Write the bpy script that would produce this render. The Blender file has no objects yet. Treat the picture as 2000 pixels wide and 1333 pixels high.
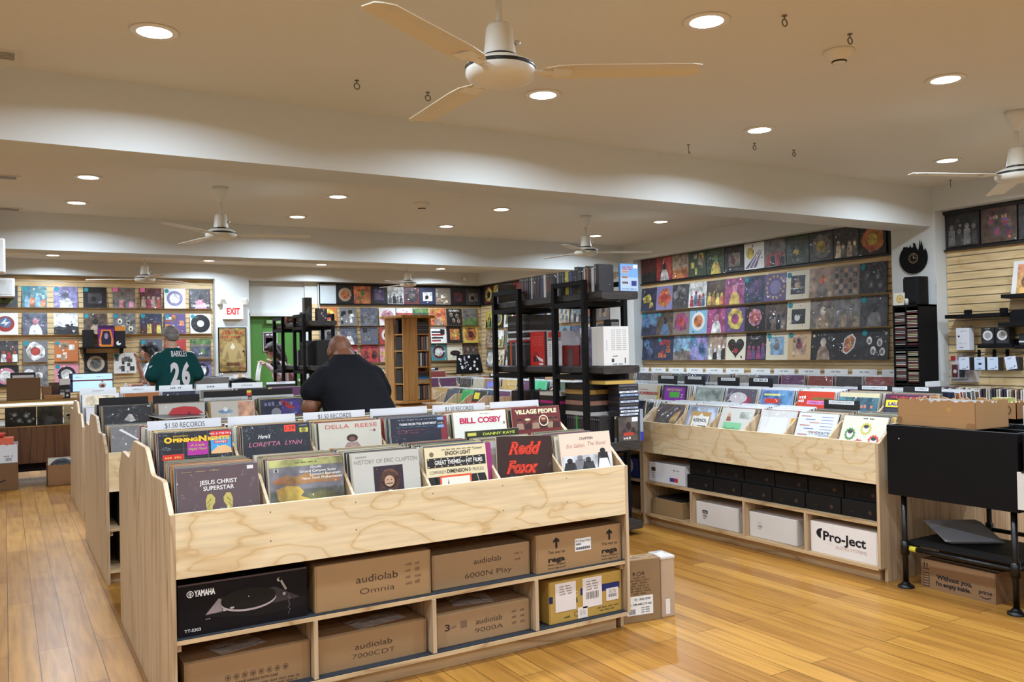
import bpy, bmesh, math, random
from mathutils import Vector, Matrix, Euler
random.seed(7)
S = bpy.context.scene
COL = S.collection
PI = math.pi
# ---------------------------------------------------------------- camera
EYE = 1.42
cam_d = bpy.data.cameras.new('camera'); cam = bpy.data.objects.new('camera', cam_d); COL.objects.link(cam)
cam_d.sensor_width = 36.0; cam_d.lens = 1663.2 / 2000 * 36.0; cam_d.clip_start = 0.05; cam_d.clip_end = 100
_P, _R, _Y = 0.01224726, -0.02104238, 0.53792013
_f = Vector((math.sin(_Y)*math.cos(_P), math.cos(_Y)*math.cos(_P), math.sin(_P)))
_r = Vector((math.cos(_Y), -math.sin(_Y), 0)); _u = _r.cross(_f)
_r2 = math.cos(_R)*_r + math.sin(_R)*_u; _u2 = -math.sin(_R)*_r + math.cos(_R)*_u
m = Matrix((_r2, _u2, -_f)).transposed().to_4x4(); m.translation = (0, 0, EYE)
cam.matrix_world = m
S.camera = cam
# ---------------------------------------------------------------- world, exposure
w = bpy.data.worlds.new('world'); S.world = w; w.use_nodes = True
w.node_tree.nodes['Background'].inputs[0].default_value = (1.0, 0.93, 0.85, 1)
w.node_tree.nodes['Background'].inputs[1].default_value = 0.02
S.view_settings.view_transform = 'Standard'; S.view_settings.look = 'None'
S.view_settings.exposure = 0.0; S.view_settings.gamma = 1.0; S.view_settings.use_curve_mapping = False
S.cycles.use_denoising = True
S.cycles.max_bounces = 8; S.cycles.diffuse_bounces = 5; S.cycles.glossy_bounces = 3
S.cycles.sample_clamp_indirect = 6.0
LAMP_W = 26.0            # power of one recessed downlight
LAMP_COL = (0.81, 0.985, 1.21)
CEIL = 2.90
LAMPS = [(x, y) for y in (-2.2, -0.9, 1.55, 2.83) for x in (-1.5, 0.6, 2.75, 4.56, 6.7)] + \
        [(x, y) for y in (4.1, 7.62, 8.9, 12.25, 13.45) for x in (-1.5, 0.6, 2.69, 4.45, 6.6)]
for i, (x, y) in enumerate(LAMPS):
    ld = bpy.data.lights.new('downlight', 'AREA'); ld.shape = 'DISK'; ld.size = 0.15
    ld.energy = LAMP_W; ld.color = LAMP_COL; ld.spread = math.radians(160)
    lo = bpy.data.objects.new('downlight', ld); COL.objects.link(lo); lo.location = (x, y, CEIL - 0.012)
# ---------------------------------------------------------------- colour and materials
def lin(c):
    if isinstance(c, str): c = tuple(int(c[i:i+2], 16) for i in (0, 2, 4))
    return tuple(((v/255)/12.92 if v <= 10 else (((v/255)+0.055)/1.055)**2.4) for v in c)
class NT:
    def __init__(s, name):
        s.m = bpy.data.materials.new(name); s.m.use_nodes = True; s.t = s.m.node_tree
        s.b = s.t.nodes['Principled BSDF']
    def n(s, typ, **kw):
        nd = s.t.nodes.new(typ)
        for k, v in kw.items():
            if hasattr(nd, k): setattr(nd, k, v)
            else: nd.inputs[k].default_value = v
        return nd
    def l(s, a, ao, b, bi): s.t.links.new(a.outputs[ao], b.inputs[bi])
    def set(s, **kw):
        for k, v in kw.items(): s.b.inputs[k.replace('_', ' ')].default_value = v
    def coords(s, sc=(1, 1, 1), obj=True, rnd=False):
        tc = s.n('ShaderNodeTexCoord'); mp = s.n('ShaderNodeMapping'); mp.inputs['Scale'].default_value = sc
        s.l(tc, 'Object' if obj else 'Generated', mp, 'Vector')
        if rnd:
            oi = s.n('ShaderNodeObjectInfo'); vm = s.n('ShaderNodeVectorMath', operation='SCALE'); vm.inputs[0].default_value = (17., 31., 11.)
            s.l(oi, 'Random', vm, 'Scale'); s.l(vm, 0, mp, 'Location')
        return mp
    def ramp(s, stops):
        r = s.n('ShaderNodeValToRGB'); e = r.color_ramp.elements
        while len(e) < len(stops): e.new(0.5)
        for el, (p, c) in zip(e, stops): el.position = p; el.color = (*lin(c), 1)
        return r
    def mix(s, typ, fac, a=None, b=None):
        x = s.n('ShaderNodeMix', data_type='RGBA', blend_type=typ); x.inputs[0].default_value = fac
        return x
M = {}
def mat_col(name, rough=.6, coat=0., spec=.5, metal=0., nscale=9., namt=.10, art=0., bump=0., fold=0.):
    t = NT(name); at = t.n('ShaderNodeAttribute', attribute_name='Col')
    mp = t.coords((1, 1, 1), rnd=True); nz = t.n('ShaderNodeTexNoise', Scale=nscale, Detail=4.0); t.l(mp, 0, nz, 'Vector')
    src = (at, 'Color')
    if art:
        hs = t.n('ShaderNodeHueSaturation'); mr = t.n('ShaderNodeMapRange'); t.l(nz, 'Fac', mr, 'Value')
        mr.inputs[1].default_value = .33; mr.inputs[2].default_value = .67; mr.inputs[3].default_value = 1-art; mr.inputs[4].default_value = 1+art
        t.l(mr, 0, hs, 'Value'); n2 = t.n('ShaderNodeTexNoise', Scale=nscale*.55, Detail=2.0); t.l(mp, 0, n2, 'Vector')
        m2 = t.n('ShaderNodeMapRange'); t.l(n2, 'Fac', m2, 'Value'); m2.inputs[1].default_value = .3; m2.inputs[2].default_value = .7
        m2.inputs[3].default_value = .5-.05*art; m2.inputs[4].default_value = .5+.05*art; t.l(m2, 0, hs, 'Hue'); t.l(*src, hs, 'Color'); src = (hs, 'Color')
    elif namt:
        mr = t.n('ShaderNodeMapRange'); t.l(nz, 'Fac', mr, 'Value'); mr.inputs[3].default_value = 1-namt; mr.inputs[4].default_value = 1+namt
        hs = t.n('ShaderNodeHueSaturation'); t.l(mr, 0, hs, 'Value'); t.l(*src, hs, 'Color'); src = (hs, 'Color')
    t.l(*src, t.b, 'Base Color')
    t.set(Roughness=rough, Metallic=metal, Coat_Weight=coat, Coat_Roughness=.06)
    t.b.inputs['Specular IOR Level'].default_value = spec
    if fold:
        bp = t.n('ShaderNodeBump', Strength=fold, Distance=.02); n3 = t.n('ShaderNodeTexNoise', Scale=9.0, Detail=3.0, Distortion=.8); t.l(mp, 0, n3, 'Vector'); t.l(n3, 'Fac', bp, 'Height'); t.l(bp, 0, t.b, 'Normal')
    if bump:
        bp = t.n('ShaderNodeBump', Strength=min(1., bump*1.6), Distance=.06); n3 = t.n('ShaderNodeTexNoise', Scale=6.5, Detail=2.0, Distortion=1.5); t.l(mp, 0, n3, 'Vector')
        t.l(n3, 'Fac', bp, 'Height'); t.l(bp, 0, t.b, 'Coat Normal')
    M[name] = t.m
mat_col('paper', .62, namt=.07)
mat_col('gloss', .45, coat=.3, namt=.06, bump=.25)
mat_col('art', .5, coat=.5, nscale=13, art=.55, bump=.55)
mat_col('plastic', .45, coat=1.0, namt=.05, bump=.9)
mat_col('card', .78, nscale=5, namt=.06, spec=.3)
mat_col('satin', .38, namt=.03)
mat_col('metal', .33, namt=.05, metal=.85)
mat_col('black', .6, namt=.12, spec=.16)
mat_col('cloth', .9, nscale=35, namt=.14, spec=.15, fold=.5)
mat_col('felt', .95, nscale=220, namt=.55, spec=.1)
mat_col('skin', .5, nscale=14, namt=.06, spec=.35)
mat_col('hair', .55, nscale=60, namt=.4, fold=.9)
mat_col('paint', .75, nscale=1.2, namt=.02, spec=.25)
def mat_emit(name, col, st):
    t = NT(name); t.b.inputs['Emission Color'].default_value = (*lin(col), 1); t.b.inputs['Emission Strength'].default_value = st
    t.b.inputs['Base Color'].default_value = (*lin(col), 1); M[name] = t.m
mat_emit('lamp', (255, 246, 230), 9.0)
mat_emit('screen', (178, 214, 232), 0.95)
mat_emit('tube', (250, 250, 240), 1.3)
def mat_wood(name, sc, light, mid, dark, rings=7.0, streak=(60, 60, 3), rough=.5, thr=.2, nsc=1.0, coat=0., blotch=None, smul=.8):
    t = NT(name); mp = t.coords(sc, rnd=True)
    nz = t.n('ShaderNodeTexNoise', Scale=nsc, Detail=3.4 if blotch else 2.2, Roughness=.42, Distortion=.35); t.l(mp, 0, nz, 'Vector')
    mu = t.n('ShaderNodeMath', operation='MULTIPLY'); mu.inputs[1].default_value = rings; t.l(nz, 'Fac', mu, 0)
    fr = t.n('ShaderNodeMath', operation='FRACT'); t.l(mu, 0, fr, 0)
    rp = t.ramp([(0, mid), (.06, dark), (.13, mid), (.13+thr, light), (.86, light), (1, mid)]); t.l(fr, 0, rp, 'Fac')
    if blotch:
        mb_ = t.coords(tuple(v*.9 for v in sc), rnd=True); nb_ = t.n('ShaderNodeTexNoise', Scale=nsc*1.3, Detail=3.5, Roughness=.5, Distortion=.6); t.l(mb_, 0, nb_, 'Vector')
        rb = t.ramp([(.0, (0, 0, 0)), (.56, (0, 0, 0)), (.66, (200, 200, 200)), (1, (255, 255, 255))]); t.l(nb_, 'Fac', rb, 'Fac')
        mxb = t.mix('MIX', .5); t.l(rb, 'Color', mxb, 0); t.l(rp, 'Color', mxb, 6); mxb.inputs[7].default_value = (*lin(blotch), 1); rp = mxb
    m2 = t.coords(streak, rnd=True); n2 = t.n('ShaderNodeTexNoise', Scale=1.0, Detail=3.0); t.l(m2, 0, n2, 'Vector')
    r2 = t.ramp([(.25, (205, 205, 205)), (.7, (255, 255, 255))]); t.l(n2, 'Fac', r2, 'Fac')
    mx = t.mix('MULTIPLY', smul); t.l(rp, 2 if blotch else 'Color', mx, 6); t.l(r2, 'Color', mx, 7); t.l(mx, 2, t.b, 'Base Color')
    t.set(Roughness=rough, Coat_Weight=coat); M[name] = t.m
mat_wood('ply', (1.5, 3.2, 3.4), (236, 212, 168), (231, 204, 156), (214, 180, 128), rings=11, streak=(3, 60, 60), nsc=.95, thr=.16, blotch=(208, 170, 116), smul=.5)
mat_wood('ply_end', (7, 7, .55), (205, 176, 138), (194, 163, 124), (168, 136, 98), rings=5, streak=(60, 60, 2.5), nsc=1.0)
mat_wood('ply_shelf', (.8, 5, 5), (214, 182, 136), (202, 168, 120), (176, 138, 92), rings=5, streak=(3, 60, 60))
mat_wood('oak', (6, 6, .7), (206, 152, 86), (196, 140, 74), (168, 112, 54), rings=6, streak=(80, 80, 4), rough=.4, coat=.2)
mat_wood('walnut', (7, 7, .6), (112, 70, 36), (98, 58, 28), (70, 40, 20), rings=6, streak=(70, 70, 3), rough=.45)
mat_wood('slat', (1.2, 6, 6), (228, 198, 146), (223, 190, 137), (212, 178, 124), rings=4, streak=(3, 50, 50), rough=.4)
mat_wood('stained', (2, 2, 9), (58, 51, 44), (48, 42, 36), (34, 30, 27), rings=7, streak=(6, 6, 60), rough=.55)
def mat_floor():
    t = NT('floor'); tc = t.n('ShaderNodeTexCoord'); sx = t.n('ShaderNodeSeparateXYZ'); cb = t.n('ShaderNodeCombineXYZ')
    t.l(tc, 'Object', sx, 0); t.l(sx, 'Y', cb, 'X'); t.l(sx, 'X', cb, 'Y')
    br = t.n('ShaderNodeTexBrick'); t.l(cb, 0, br, 'Vector'); br.offset = .37; br.offset_frequency = 2; br.squash = 1
    br.inputs['Scale'].default_value = 1; br.inputs['Brick Width'].default_value = 1.6; br.inputs['Row Height'].default_value = .128
    br.inputs['Mortar Size'].default_value = .0020; br.inputs['Mortar Smooth'].default_value = .3; br.inputs['Bias'].default_value = -.2
    br.inputs['Color1'].default_value = (*lin((178, 127, 56)), 1); br.inputs['Color2'].default_value = (*lin((140, 90, 34)), 1)
    br.inputs['Mortar'].default_value = (*lin((84, 52, 22)), 1)
    mp = t.n('ShaderNodeMapping'); mp.inputs['Scale'].default_value = (2.2, 34, 1); t.l(cb, 0, mp, 0)
    nz = t.n('ShaderNodeTexNoise', Scale=1.0, Detail=4.0, Distortion=.4); t.l(mp, 0, nz, 'Vector')
    rp = t.ramp([(.25, (198, 192, 184)), (.62, (255, 255, 255))]); t.l(nz, 'Fac', rp, 'Fac')
    mx = t.mix('MULTIPLY', .85); t.l(br, 'Color', mx, 6); t.l(rp, 'Color', mx, 7); t.l(mx, 2, t.b, 'Base Color')
    n2 = t.n('ShaderNodeTexNoise', Scale=3.0, Detail=3.0); t.l(cb, 0, n2, 'Vector'); mr = t.n('ShaderNodeMapRange'); t.l(n2, 'Fac', mr, 0)
    mr.inputs[3].default_value = .22; mr.inputs[4].default_value = .40; t.l(mr, 0, t.b, 'Roughness')
    bp = t.n('ShaderNodeBump', Strength=.08, Distance=.01); n4 = t.n('ShaderNodeTexNoise', Scale=7.0); t.l(cb, 0, n4, 'Vector'); t.l(n4, 'Fac', bp, 'Height'); t.l(bp, 0, t.b, 'Normal')
    t.set(Coat_Weight=.0); t.b.inputs['Specular IOR Level'].default_value = .27; M['floor'] = t.m
mat_floor()
# ---------------------------------------------------------------- mesh builder
_txt = {}
def text_geo(s, bold=0., shear=0., space=1.):
    k = (s, bold, shear, space)
    if k not in _txt:
        cu = bpy.data.curves.new('t', 'FONT'); cu.body = s; cu.size = 1; cu.offset = bold; cu.shear = shear; cu.space_character = space
        cu.resolution_u = 4; cu.fill_mode = 'FRONT'
        o = bpy.data.objects.new('t', cu); me = bpy.data.meshes.new_from_object(o)
        V = [tuple(v.co) for v in me.vertices]; Fs = [tuple(p.vertices) for p in me.polygons]
        bpy.data.objects.remove(o); bpy.data.curves.remove(cu); bpy.data.meshes.remove(me)
        if V:
            x0, x1 = min(v[0] for v in V), max(v[0] for v in V); y0, y1 = min(v[1] for v in V), max(v[1] for v in V)
        else: x0 = x1 = y0 = y1 = 0
        _txt[k] = (V, Fs, x0, x1, y0, y1)
    return _txt[k]
class MB:
    def __init__(s, mat='paper', col=(200, 200, 200)):
        s.v = []; s.f = []; s.fm = []; s.fc = []; s.mats = []; s.mat = mat; s.col = col; s.T = None; s.smooth = False; s.fs = []
    def add(s, vs, fs, col=None, mat=None, smooth=None):
        b = len(s.v); T = s.T
        s.v += [tuple(T @ Vector(v)) if T else tuple(v) for v in vs]
        mt = mat or s.mat
        if mt not in s.mats: s.mats.append(mt)
        mi = s.mats.index(mt); c = lin(col if col is not None else s.col); sm = s.smooth if smooth is None else smooth
        for f in fs:
            s.f.append([b+i for i in f]); s.fm.append(mi); s.fc.append(c); s.fs.append(sm)
        return s
    def box(s, x0, x1, y0, y1, z0, z1, col=None, mat=None, T=None):
        vs = [(x, y, z) for x in (x0, x1) for y in (y0, y1) for z in (z0, z1)]
        if T: vs = [T @ Vector(v) for v in vs]
        return s.add(vs, [(0, 1, 3, 2), (4, 6, 7, 5), (0, 4, 5, 1), (2, 3, 7, 6), (0, 2, 6, 4), (1, 5, 7, 3)], col, mat, False)
    def prism(s, poly, axis, a, b, col=None, mat=None):
        def mk(p, t): return (t, p[0], p[1]) if axis == 'x' else ((p[0], t, p[1]) if axis == 'y' else (p[0], p[1], t))
        n = len(poly); vs = [mk(p, a) for p in poly] + [mk(p, b) for p in poly]
        fs = [tuple(range(n-1, -1, -1)), tuple(range(n, 2*n))] + [(i, (i+1) % n, n+(i+1) % n, n+i) for i in range(n)]
        return s.add(vs, fs, col, mat, False)
    def loft(s, rings, col=None, mat=None, caps=True, smooth=True, closed=False):
        n = len(rings[0]); vs = [p for r in rings for p in r]; fs = []
        for k in range(len(rings)-1 + (1 if closed else 0)):
            a = k*n; b = ((k+1) % len(rings))*n
            fs += [(a+i, a+(i+1) % n, b+(i+1) % n, b+i) for i in range(n)]
        if caps and not closed: fs += [tuple(range(n-1, -1, -1)), tuple(range((len(rings)-1)*n, len(rings)*n))]
        return s.add(vs, fs, col, mat, smooth)
    def tube(s, pts, r, seg=10, col=None, mat=None, caps=True, smooth=True):
        pts = [Vector(p) for p in pts]; rs = r if isinstance(r, (list, tuple)) else [r]*len(pts)
        rings = []; up = None
        for i, p in enumerate(pts):
            d = (pts[min(i+1, len(pts)-1)] - pts[max(i-1, 0)]).normalized()
            if up is None: up = d.orthogonal().normalized()
            else: up = (up - d*up.dot(d)).normalized()
            sd = d.cross(up)
            rings.append([p + rs[i]*(math.cos(2*PI*k/seg)*up + math.sin(2*PI*k/seg)*sd) for k in range(seg)])
        return s.loft(rings, col, mat, caps, smooth)
    def chain(s, pts, rs, seg=12, col=None, mat=None):
        s.tube(pts, rs, seg, col, mat)
        for p, r in zip(pts, rs): s.ell(p, (r, r, r), seg=seg, col=col, mat=mat)
        return s
    def lathe(s, prof, c=(0, 0, 0), seg=24, col=None, mat=None, smooth=True, caps=False):
        rings = [[(c[0]+r*math.cos(2*PI*k/seg), c[1]+r*math.sin(2*PI*k/seg), c[2]+z) for k in range(seg)] for r, z in prof]
        return s.loft(rings, col, mat, caps, smooth)
    def ell(s, c, r, seg=14, col=None, mat=None, R=None, rows=8):
        c = Vector(c); rings = []
        for j in range(1, rows):
            a = PI*j/rows
            ring = [Vector((r[0]*math.sin(a)*math.cos(2*PI*k/seg), r[1]*math.sin(a)*math.sin(2*PI*k/seg), -r[2]*math.cos(a))) for k in range(seg)]
            rings.append([c + (R @ q if R else q) for q in ring])
        return s.loft(rings, col, mat, True, True)
    def torus(s, c, R, r, axis=Vector((0, 0, 1)), seg=20, sec=8, a0=0., a1=2*PI, col=None, mat=None):
        axis = Vector(axis).normalized(); u = axis.orthogonal().normalized(); v = axis.cross(u); c = Vector(c)
        full = abs(a1-a0-2*PI) < 1e-6; n = seg if full else seg+1; rings = []
        for i in range(n):
            a = a0+(a1-a0)*i/seg; d = math.cos(a)*u+math.sin(a)*v
            rings.append([c+d*R+r*(math.cos(2*PI*k/sec)*d+math.sin(2*PI*k/sec)*axis) for k in range(sec)])
        return s.loft(rings, col, mat, not full, True, full)
    # flat marks on a face: frame = origin, x dir, y dir
    def frame(s, o, ux, uy, w=1., h=1.):
        s.o = Vector(o); s.ux = Vector(ux); s.uy = Vector(uy); s.un = s.ux.cross(s.uy).normalized(); s.W = w; s.Hh = h; s.lv = 1
        return s
    def _p(s, x, y, lv): return s.o + s.ux*(x*s.W) + s.uy*(y*s.Hh) + s.un*(lv*.00035)
    def poly(s, pts, col, lv=None, mat=None):
        lv = lv or s.lv
        return s.add([s._p(x, y, lv) for x, y in pts], [tuple(range(len(pts)))], col, mat, False)
    def rect(s, x0, y0, x1, y1, col, lv=None, mat=None): return s.poly([(x0, y0), (x1, y0), (x1, y1), (x0, y1)], col, lv, mat)
    def disc(s, x, y, r, col, lv=None, ry=None, n=20, mat=None):
        k = s.W/s.Hh; ry = ry if ry else r*k
        return s.poly([(x+r*math.cos(2*PI*i/n), y+ry*math.sin(2*PI*i/n)) for i in range(n)], col, lv, mat)
    def ring(s, x, y, r, t, col, lv=None, n=24):
        k = s.W/s.Hh; lv = lv or s.lv
        vs = [s._p(x+q*math.cos(2*PI*i/n), y+q*k*math.sin(2*PI*i/n), lv) for q in (r, r-t) for i in range(n)]
        return s.add(vs, [(i, (i+1) % n, n+(i+1) % n, n+i) for i in range(n)], col, None, False)
    def text(s, t, x, y, h, col, w=None, bold=0., shear=0., al='c', lv=None, space=1., mat=None, fn=None):
        if t.startswith('~'):
            n = len(t); W_ = w or .5; x0 = x - {'c': W_/2, 'l': 0, 'r': W_}[al]
            for i in range(n):
                if i % 5 != 3: s.rect(x0+W_*i/n, y, x0+W_*(i+.72)/n, y+h*(.75+.25*((i*7) % 3)/2), col, lv or 3, mat)
            return s
        V, Fs, x0, x1, y0, y1 = text_geo(t, bold, shear, space)
        if not V: return s
        lv = lv or 3; k = h*s.Hh/.7; tw = (x1-x0)*k; kx = k if w is None else k*(w*s.W)/tw
        tw = (x1-x0)*kx; ox = {'c': -tw/2, 'l': 0, 'r': -tw}[al]
        X = s.o + s.ux*(x*s.W+ox) + s.uy*(y*s.Hh) + s.un*(lv*.00035)
        vs = [X + s.ux*((v[0]-x0)*kx) + s.uy*(v[1]*k) for v in V]
        if fn:
            bm = bmesh.new(); bv_ = [bm.verts.new(v) for v in vs]
            for f in Fs:
                try: bm.faces.new([bv_[i] for i in f])
                except ValueError: pass
            for _ in range(4):
                bmesh.ops.triangulate(bm, faces=bm.faces[:]); lg = [e for e in bm.edges if e.calc_length() > .014]
                if not lg: break
                bmesh.ops.subdivide_edges(bm, edges=lg, cuts=1)
            bmesh.ops.triangulate(bm, faces=bm.faces[:]); bm.verts.index_update(); vs = [fn(v.co.copy()) for v in bm.verts]; Fs = [tuple(v.index for v in f.verts) for f in bm.faces]; bm.free()
        return s.add(vs, Fs, col, mat, False)
    def build(s, name, parent=None, loc=(0, 0, 0), rot=(0, 0, 0), bevel=0., label=None, link=True):
        me = bpy.data.meshes.new(name); me.from_pydata(s.v, [], s.f)
        for mt in s.mats: me.materials.append(M[mt])
        me.polygons.foreach_set('material_index', s.fm); me.polygons.foreach_set('use_smooth', s.fs)
        a = me.attributes.new('Col', 'FLOAT_COLOR', 'CORNER'); buf = []
        for p, c in zip(s.f, s.fc): buf += [c[0], c[1], c[2], 1.0]*len(p)
        a.data.foreach_set('color', buf); me.update()
        o = bpy.data.objects.new(name, me)
        if link: COL.objects.link(o)
        o.location = loc; o.rotation_euler = rot
        if parent: o.parent = parent
        if bevel:
            b = o.modifiers.new('bevel', 'BEVEL'); b.width = bevel; b.segments = 2; b.limit_method = 'ANGLE'; b.harden_normals = False
        if label: o['label'] = label
        return o
    def solid(s, name, voxel, mat, col, parent=None, smooth=3, label=None):
        """merge the overlapping volumes into one continuous skin"""
        o = s.build(name, None)
        r = o.modifiers.new('r', 'REMESH'); r.mode = 'VOXEL'; r.voxel_size = voxel
        q = o.modifiers.new('s', 'SMOOTH'); q.iterations = smooth; q.factor = .5
        bpy.context.view_layer.update(); dg = bpy.context.evaluated_depsgraph_get()
        me = bpy.data.meshes.new_from_object(o.evaluated_get(dg)); o.modifiers.clear(); o.data = me
        me.materials.clear(); me.materials.append(M[mat])
        me.polygons.foreach_set('use_smooth', [True]*len(me.polygons)); me.polygons.foreach_set('material_index', [0]*len(me.polygons))
        if 'Col' in me.attributes: me.attributes.remove(me.attributes['Col'])
        a = me.attributes.new('Col', 'FLOAT_COLOR', 'POINT'); c = lin(col); a.data.foreach_set('color', [c[0], c[1], c[2], 1.0]*len(me.vertices))
        if parent: o.parent = parent
        if label: o['label'] = label
        return o
def tag(o, label, cat, group=None, kind=None):
    o['label'] = label; o['category'] = cat
    if group: o['group'] = group
    if kind: o['kind'] = kind
    return o
def thing(name, label, cat, loc=(0, 0, 0), rz=0., group=None):
    o = bpy.data.objects.new(name, None); COL.objects.link(o); o.empty_display_size = .1
    o.location = loc; o.rotation_euler = (0, 0, rz); return tag(o, label, cat, group)
def struct(name, mb, **k):
    o = mb.build(name, **k); o['kind'] = 'structure'; return o
def dup(root, loc, rz, label, group=None):
    r = root.copy(); COL.objects.link(r); r.location = loc; r.rotation_euler = (0, 0, rz); r['label'] = label
    if group: r['group'] = group
    for ch in root.children:
        c = ch.copy(); COL.objects.link(c); c.parent = r
        for g in ch.children:
            d = g.copy(); COL.objects.link(d); d.parent = c
    return r
ORD = ['first', 'second', 'third', 'fourth', 'fifth', 'sixth', 'seventh', 'eighth', 'ninth', 'tenth', 'eleventh', 'twelfth', 'thirteenth']
# ================================================================= the room
WALL = (212, 213, 207); XF, XP, YF, YP = 7.63, 7.79, 14.03, 14.2; HDR = 2.675
b = MB('floor'); b.box(-3.3, 8.2, -4.3, 14.8, -.06, 0); struct('floor', b)
b = MB('paint', (217, 212, 199)); b.box(-3.3, 8.2, -4.3, 14.8, CEIL, CEIL+.1); struct('ceiling', b)
b = MB('paint', WALL); b.box(-3.3, -3.2, -4.3, 14.8, 0, CEIL); struct('wall_left', b)
b = MB('paint', WALL); b.box(-3.2, 8.2, -4.3, -4.2, 0, CEIL); struct('wall_front', b)
b = MB('paint', WALL)
b.box(XP+.02, 8.1, -4.2, 14.7, 0, CEIL); b.box(XF, XP+.03, -4.2, YF, HDR, CEIL)
b.box(XF, XP+.03, 4.88, 5.35, 0, HDR); b.box(XF, XP+.03, 9.42, 9.97, 0, HDR); struct('wall_right', b)
b = MB('paint', WALL)
b.box(-3.2, XP+.02, YF, YP+.03, HDR, CEIL); b.box(2.89, 3.42, YF, YP+.03, 0, HDR)
b.box(-3.2, 2.89, YP+.02, 14.7, 0, HDR+.02); b.box(4.40, XP+.02, YP+.02, 14.7, 0, HDR+.02); b.box(3.42, 4.42, YP+.06, 14.7, 2.14, HDR+.02)
b.box(2.89, 3.46, YP+.02, 14.7, 0, HDR); b.box(3.46, 4.42, 14.42, 14.7, 0, 2.2); struct('wall_back', b)
b = MB('paint', WALL); b.box(-3.2, XF, 4.92, 5.27, 2.53, CEIL); struct('trim_1', b)
b = MB('paint', WALL); b.box(-3.2, XF, 9.66, 10.0, 2.53, CEIL); struct('trim_2', b)
b = MB('satin', (214, 213, 206)); b.box(3.42, 3.47, YP-.02, YP+.07, 0, 2.14); b.box(4.36, 4.41, YP-.02, YP+.07, 0, 2.14); b.box(3.42, 4.41, YP-.02, YP+.07, 2.09, 2.15); struct('trim_3', b)
# green back door
b = MB('satin', (84, 136, 62)); b.box(3.47, 4.36, 14.3, 14.345, .01, 2.09); d1 = struct('door_1', b)
b = MB('metal', (150, 150, 140)); b.box(3.75, 4.03, 14.235, 14.3, 1.97, 2.03, (132, 160, 104), 'satin'); b.tube([(3.88, 14.25, 2.04), (4.28, 14.22, 2.065)], .009); b.box(3.86, 3.90, 14.23, 14.27, 2.03, 2.06); b.build('door_closer', d1)
b = MB('metal', (186, 182, 170)); b.lathe([(0, 0), (.028, 0), (.028, .02), (.012, .03), (.012, .05), (.03, .06), (.03, .09), (0, .1)], seg=16)
o = b.build('door_knob', d1, (4.29, 14.3, 1.0), (PI/2, 0, 0))
b = MB('metal', (160, 160, 150)); b.box(3.468, 3.482, 14.28, 14.30, 1.60, 1.72); b.box(3.468, 3.482, 14.28, 14.30, .3, .42); b.build('hinge', d1)
b = MB('paper', (62, 50, 52)); b.box(3.70, 3.94, 14.288, 14.299, 1.50, 1.83); b.frame((3.70, 14.288, 1.50), (1, 0, 0), (0, 0, 1), .24, .33)
b.rect(.06, .05, .94, .95, (80, 62, 66)); b.rect(0, 0, 1, .03, (210, 205, 200), 2); b.rect(0, .97, 1, 1, (210, 205, 200), 2); b.rect(0, 0, .04, 1, (210, 205, 200), 2); b.rect(.96, 0, 1, 1, (210, 205, 200), 2)
b.text('~~~~~~~', .5, .83, .07, (235, 235, 235), w=.6, bold=.02); b.rect(.2, .3, .8, .7, (104, 84, 92))
tag(b.build('door_poster'), 'small dark framed notice fixed on the green door', 'poster')
# slatwall panels: strips with metal grooves
def slatwall(name, x0, x1, z0, z1, loc, rz, pitch=.0762):
    b = MB('slat'); b.box(x0, x1, .010, .018, z0, z1, (120, 92, 56), 'satin'); z = z1
    while z > z0+.01:
        zb = max(z-pitch+.009, z0); b.box(x0, x1, 0, .011, zb, z)
        if zb > z0: b.box(x0, x1, .0045, .0105, zb-.0055, zb-.0022, (196, 188, 172), 'metal')
        z -= pitch
    o = b.build(name, None, loc, (0, 0, rz)); o['kind'] = 'structure'; return o
slatwall('wall_back_panel', -3.2, 2.885, .6, 2.66, (0, YP, 0), 0); slatwall('wall_back_panel', 4.45, 7.785, .6, 2.30, (0, YP, 0), 0)
R90 = -PI/2
slatwall('wall_right_panel', -14.19, -9.975, .6, 2.31, (XP, 0, 0), R90); slatwall('wall_right_panel', -9.415, -5.355, .6, 2.335, (XP, 0, 0), R90); slatwall('wall_right_panel', -4.875, 4.1, .6, 2.305, (XP, 0, 0), R90)
b = MB('satin', (26, 24, 23)); b.box(4.64, 7.785, YP-.005, YP+.015, 2.30, 2.66)
b.box(XP-.005, XP+.015, 9.98, 14.19, 2.31, 2.67); b.box(XP-.005, XP+.015, 5.355, 9.415, 2.335, 2.70); b.box(XP-.005, XP+.015, -4.1, 4.875, 2.305, 2.665)
for (a, c, z) in ((9.98, 14.19, 2.31), (5.355, 9.415, 2.335), (-4.1, 4.875, 2.305)): b.box(XP-.04, XP, a, c, z-.015, z); b.box(XP-.04, XP, a, c, z+.335, z+.36)
b.box(4.64, 7.785, YP-.04, YP, 2.285, 2.30); b.box(4.64, 7.785, YP-.04, YP, 2.64, 2.66); struct('trim_4', b)
b = MB('satin', (198, 194, 184)); b.tube([(4.62, 14.17, 2.66), (4.62, 14.165, 2.3), (4.66, 14.165, 2.1), (4.69, 14.165, 1.63)], .012); struct('trim_5', b)
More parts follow.
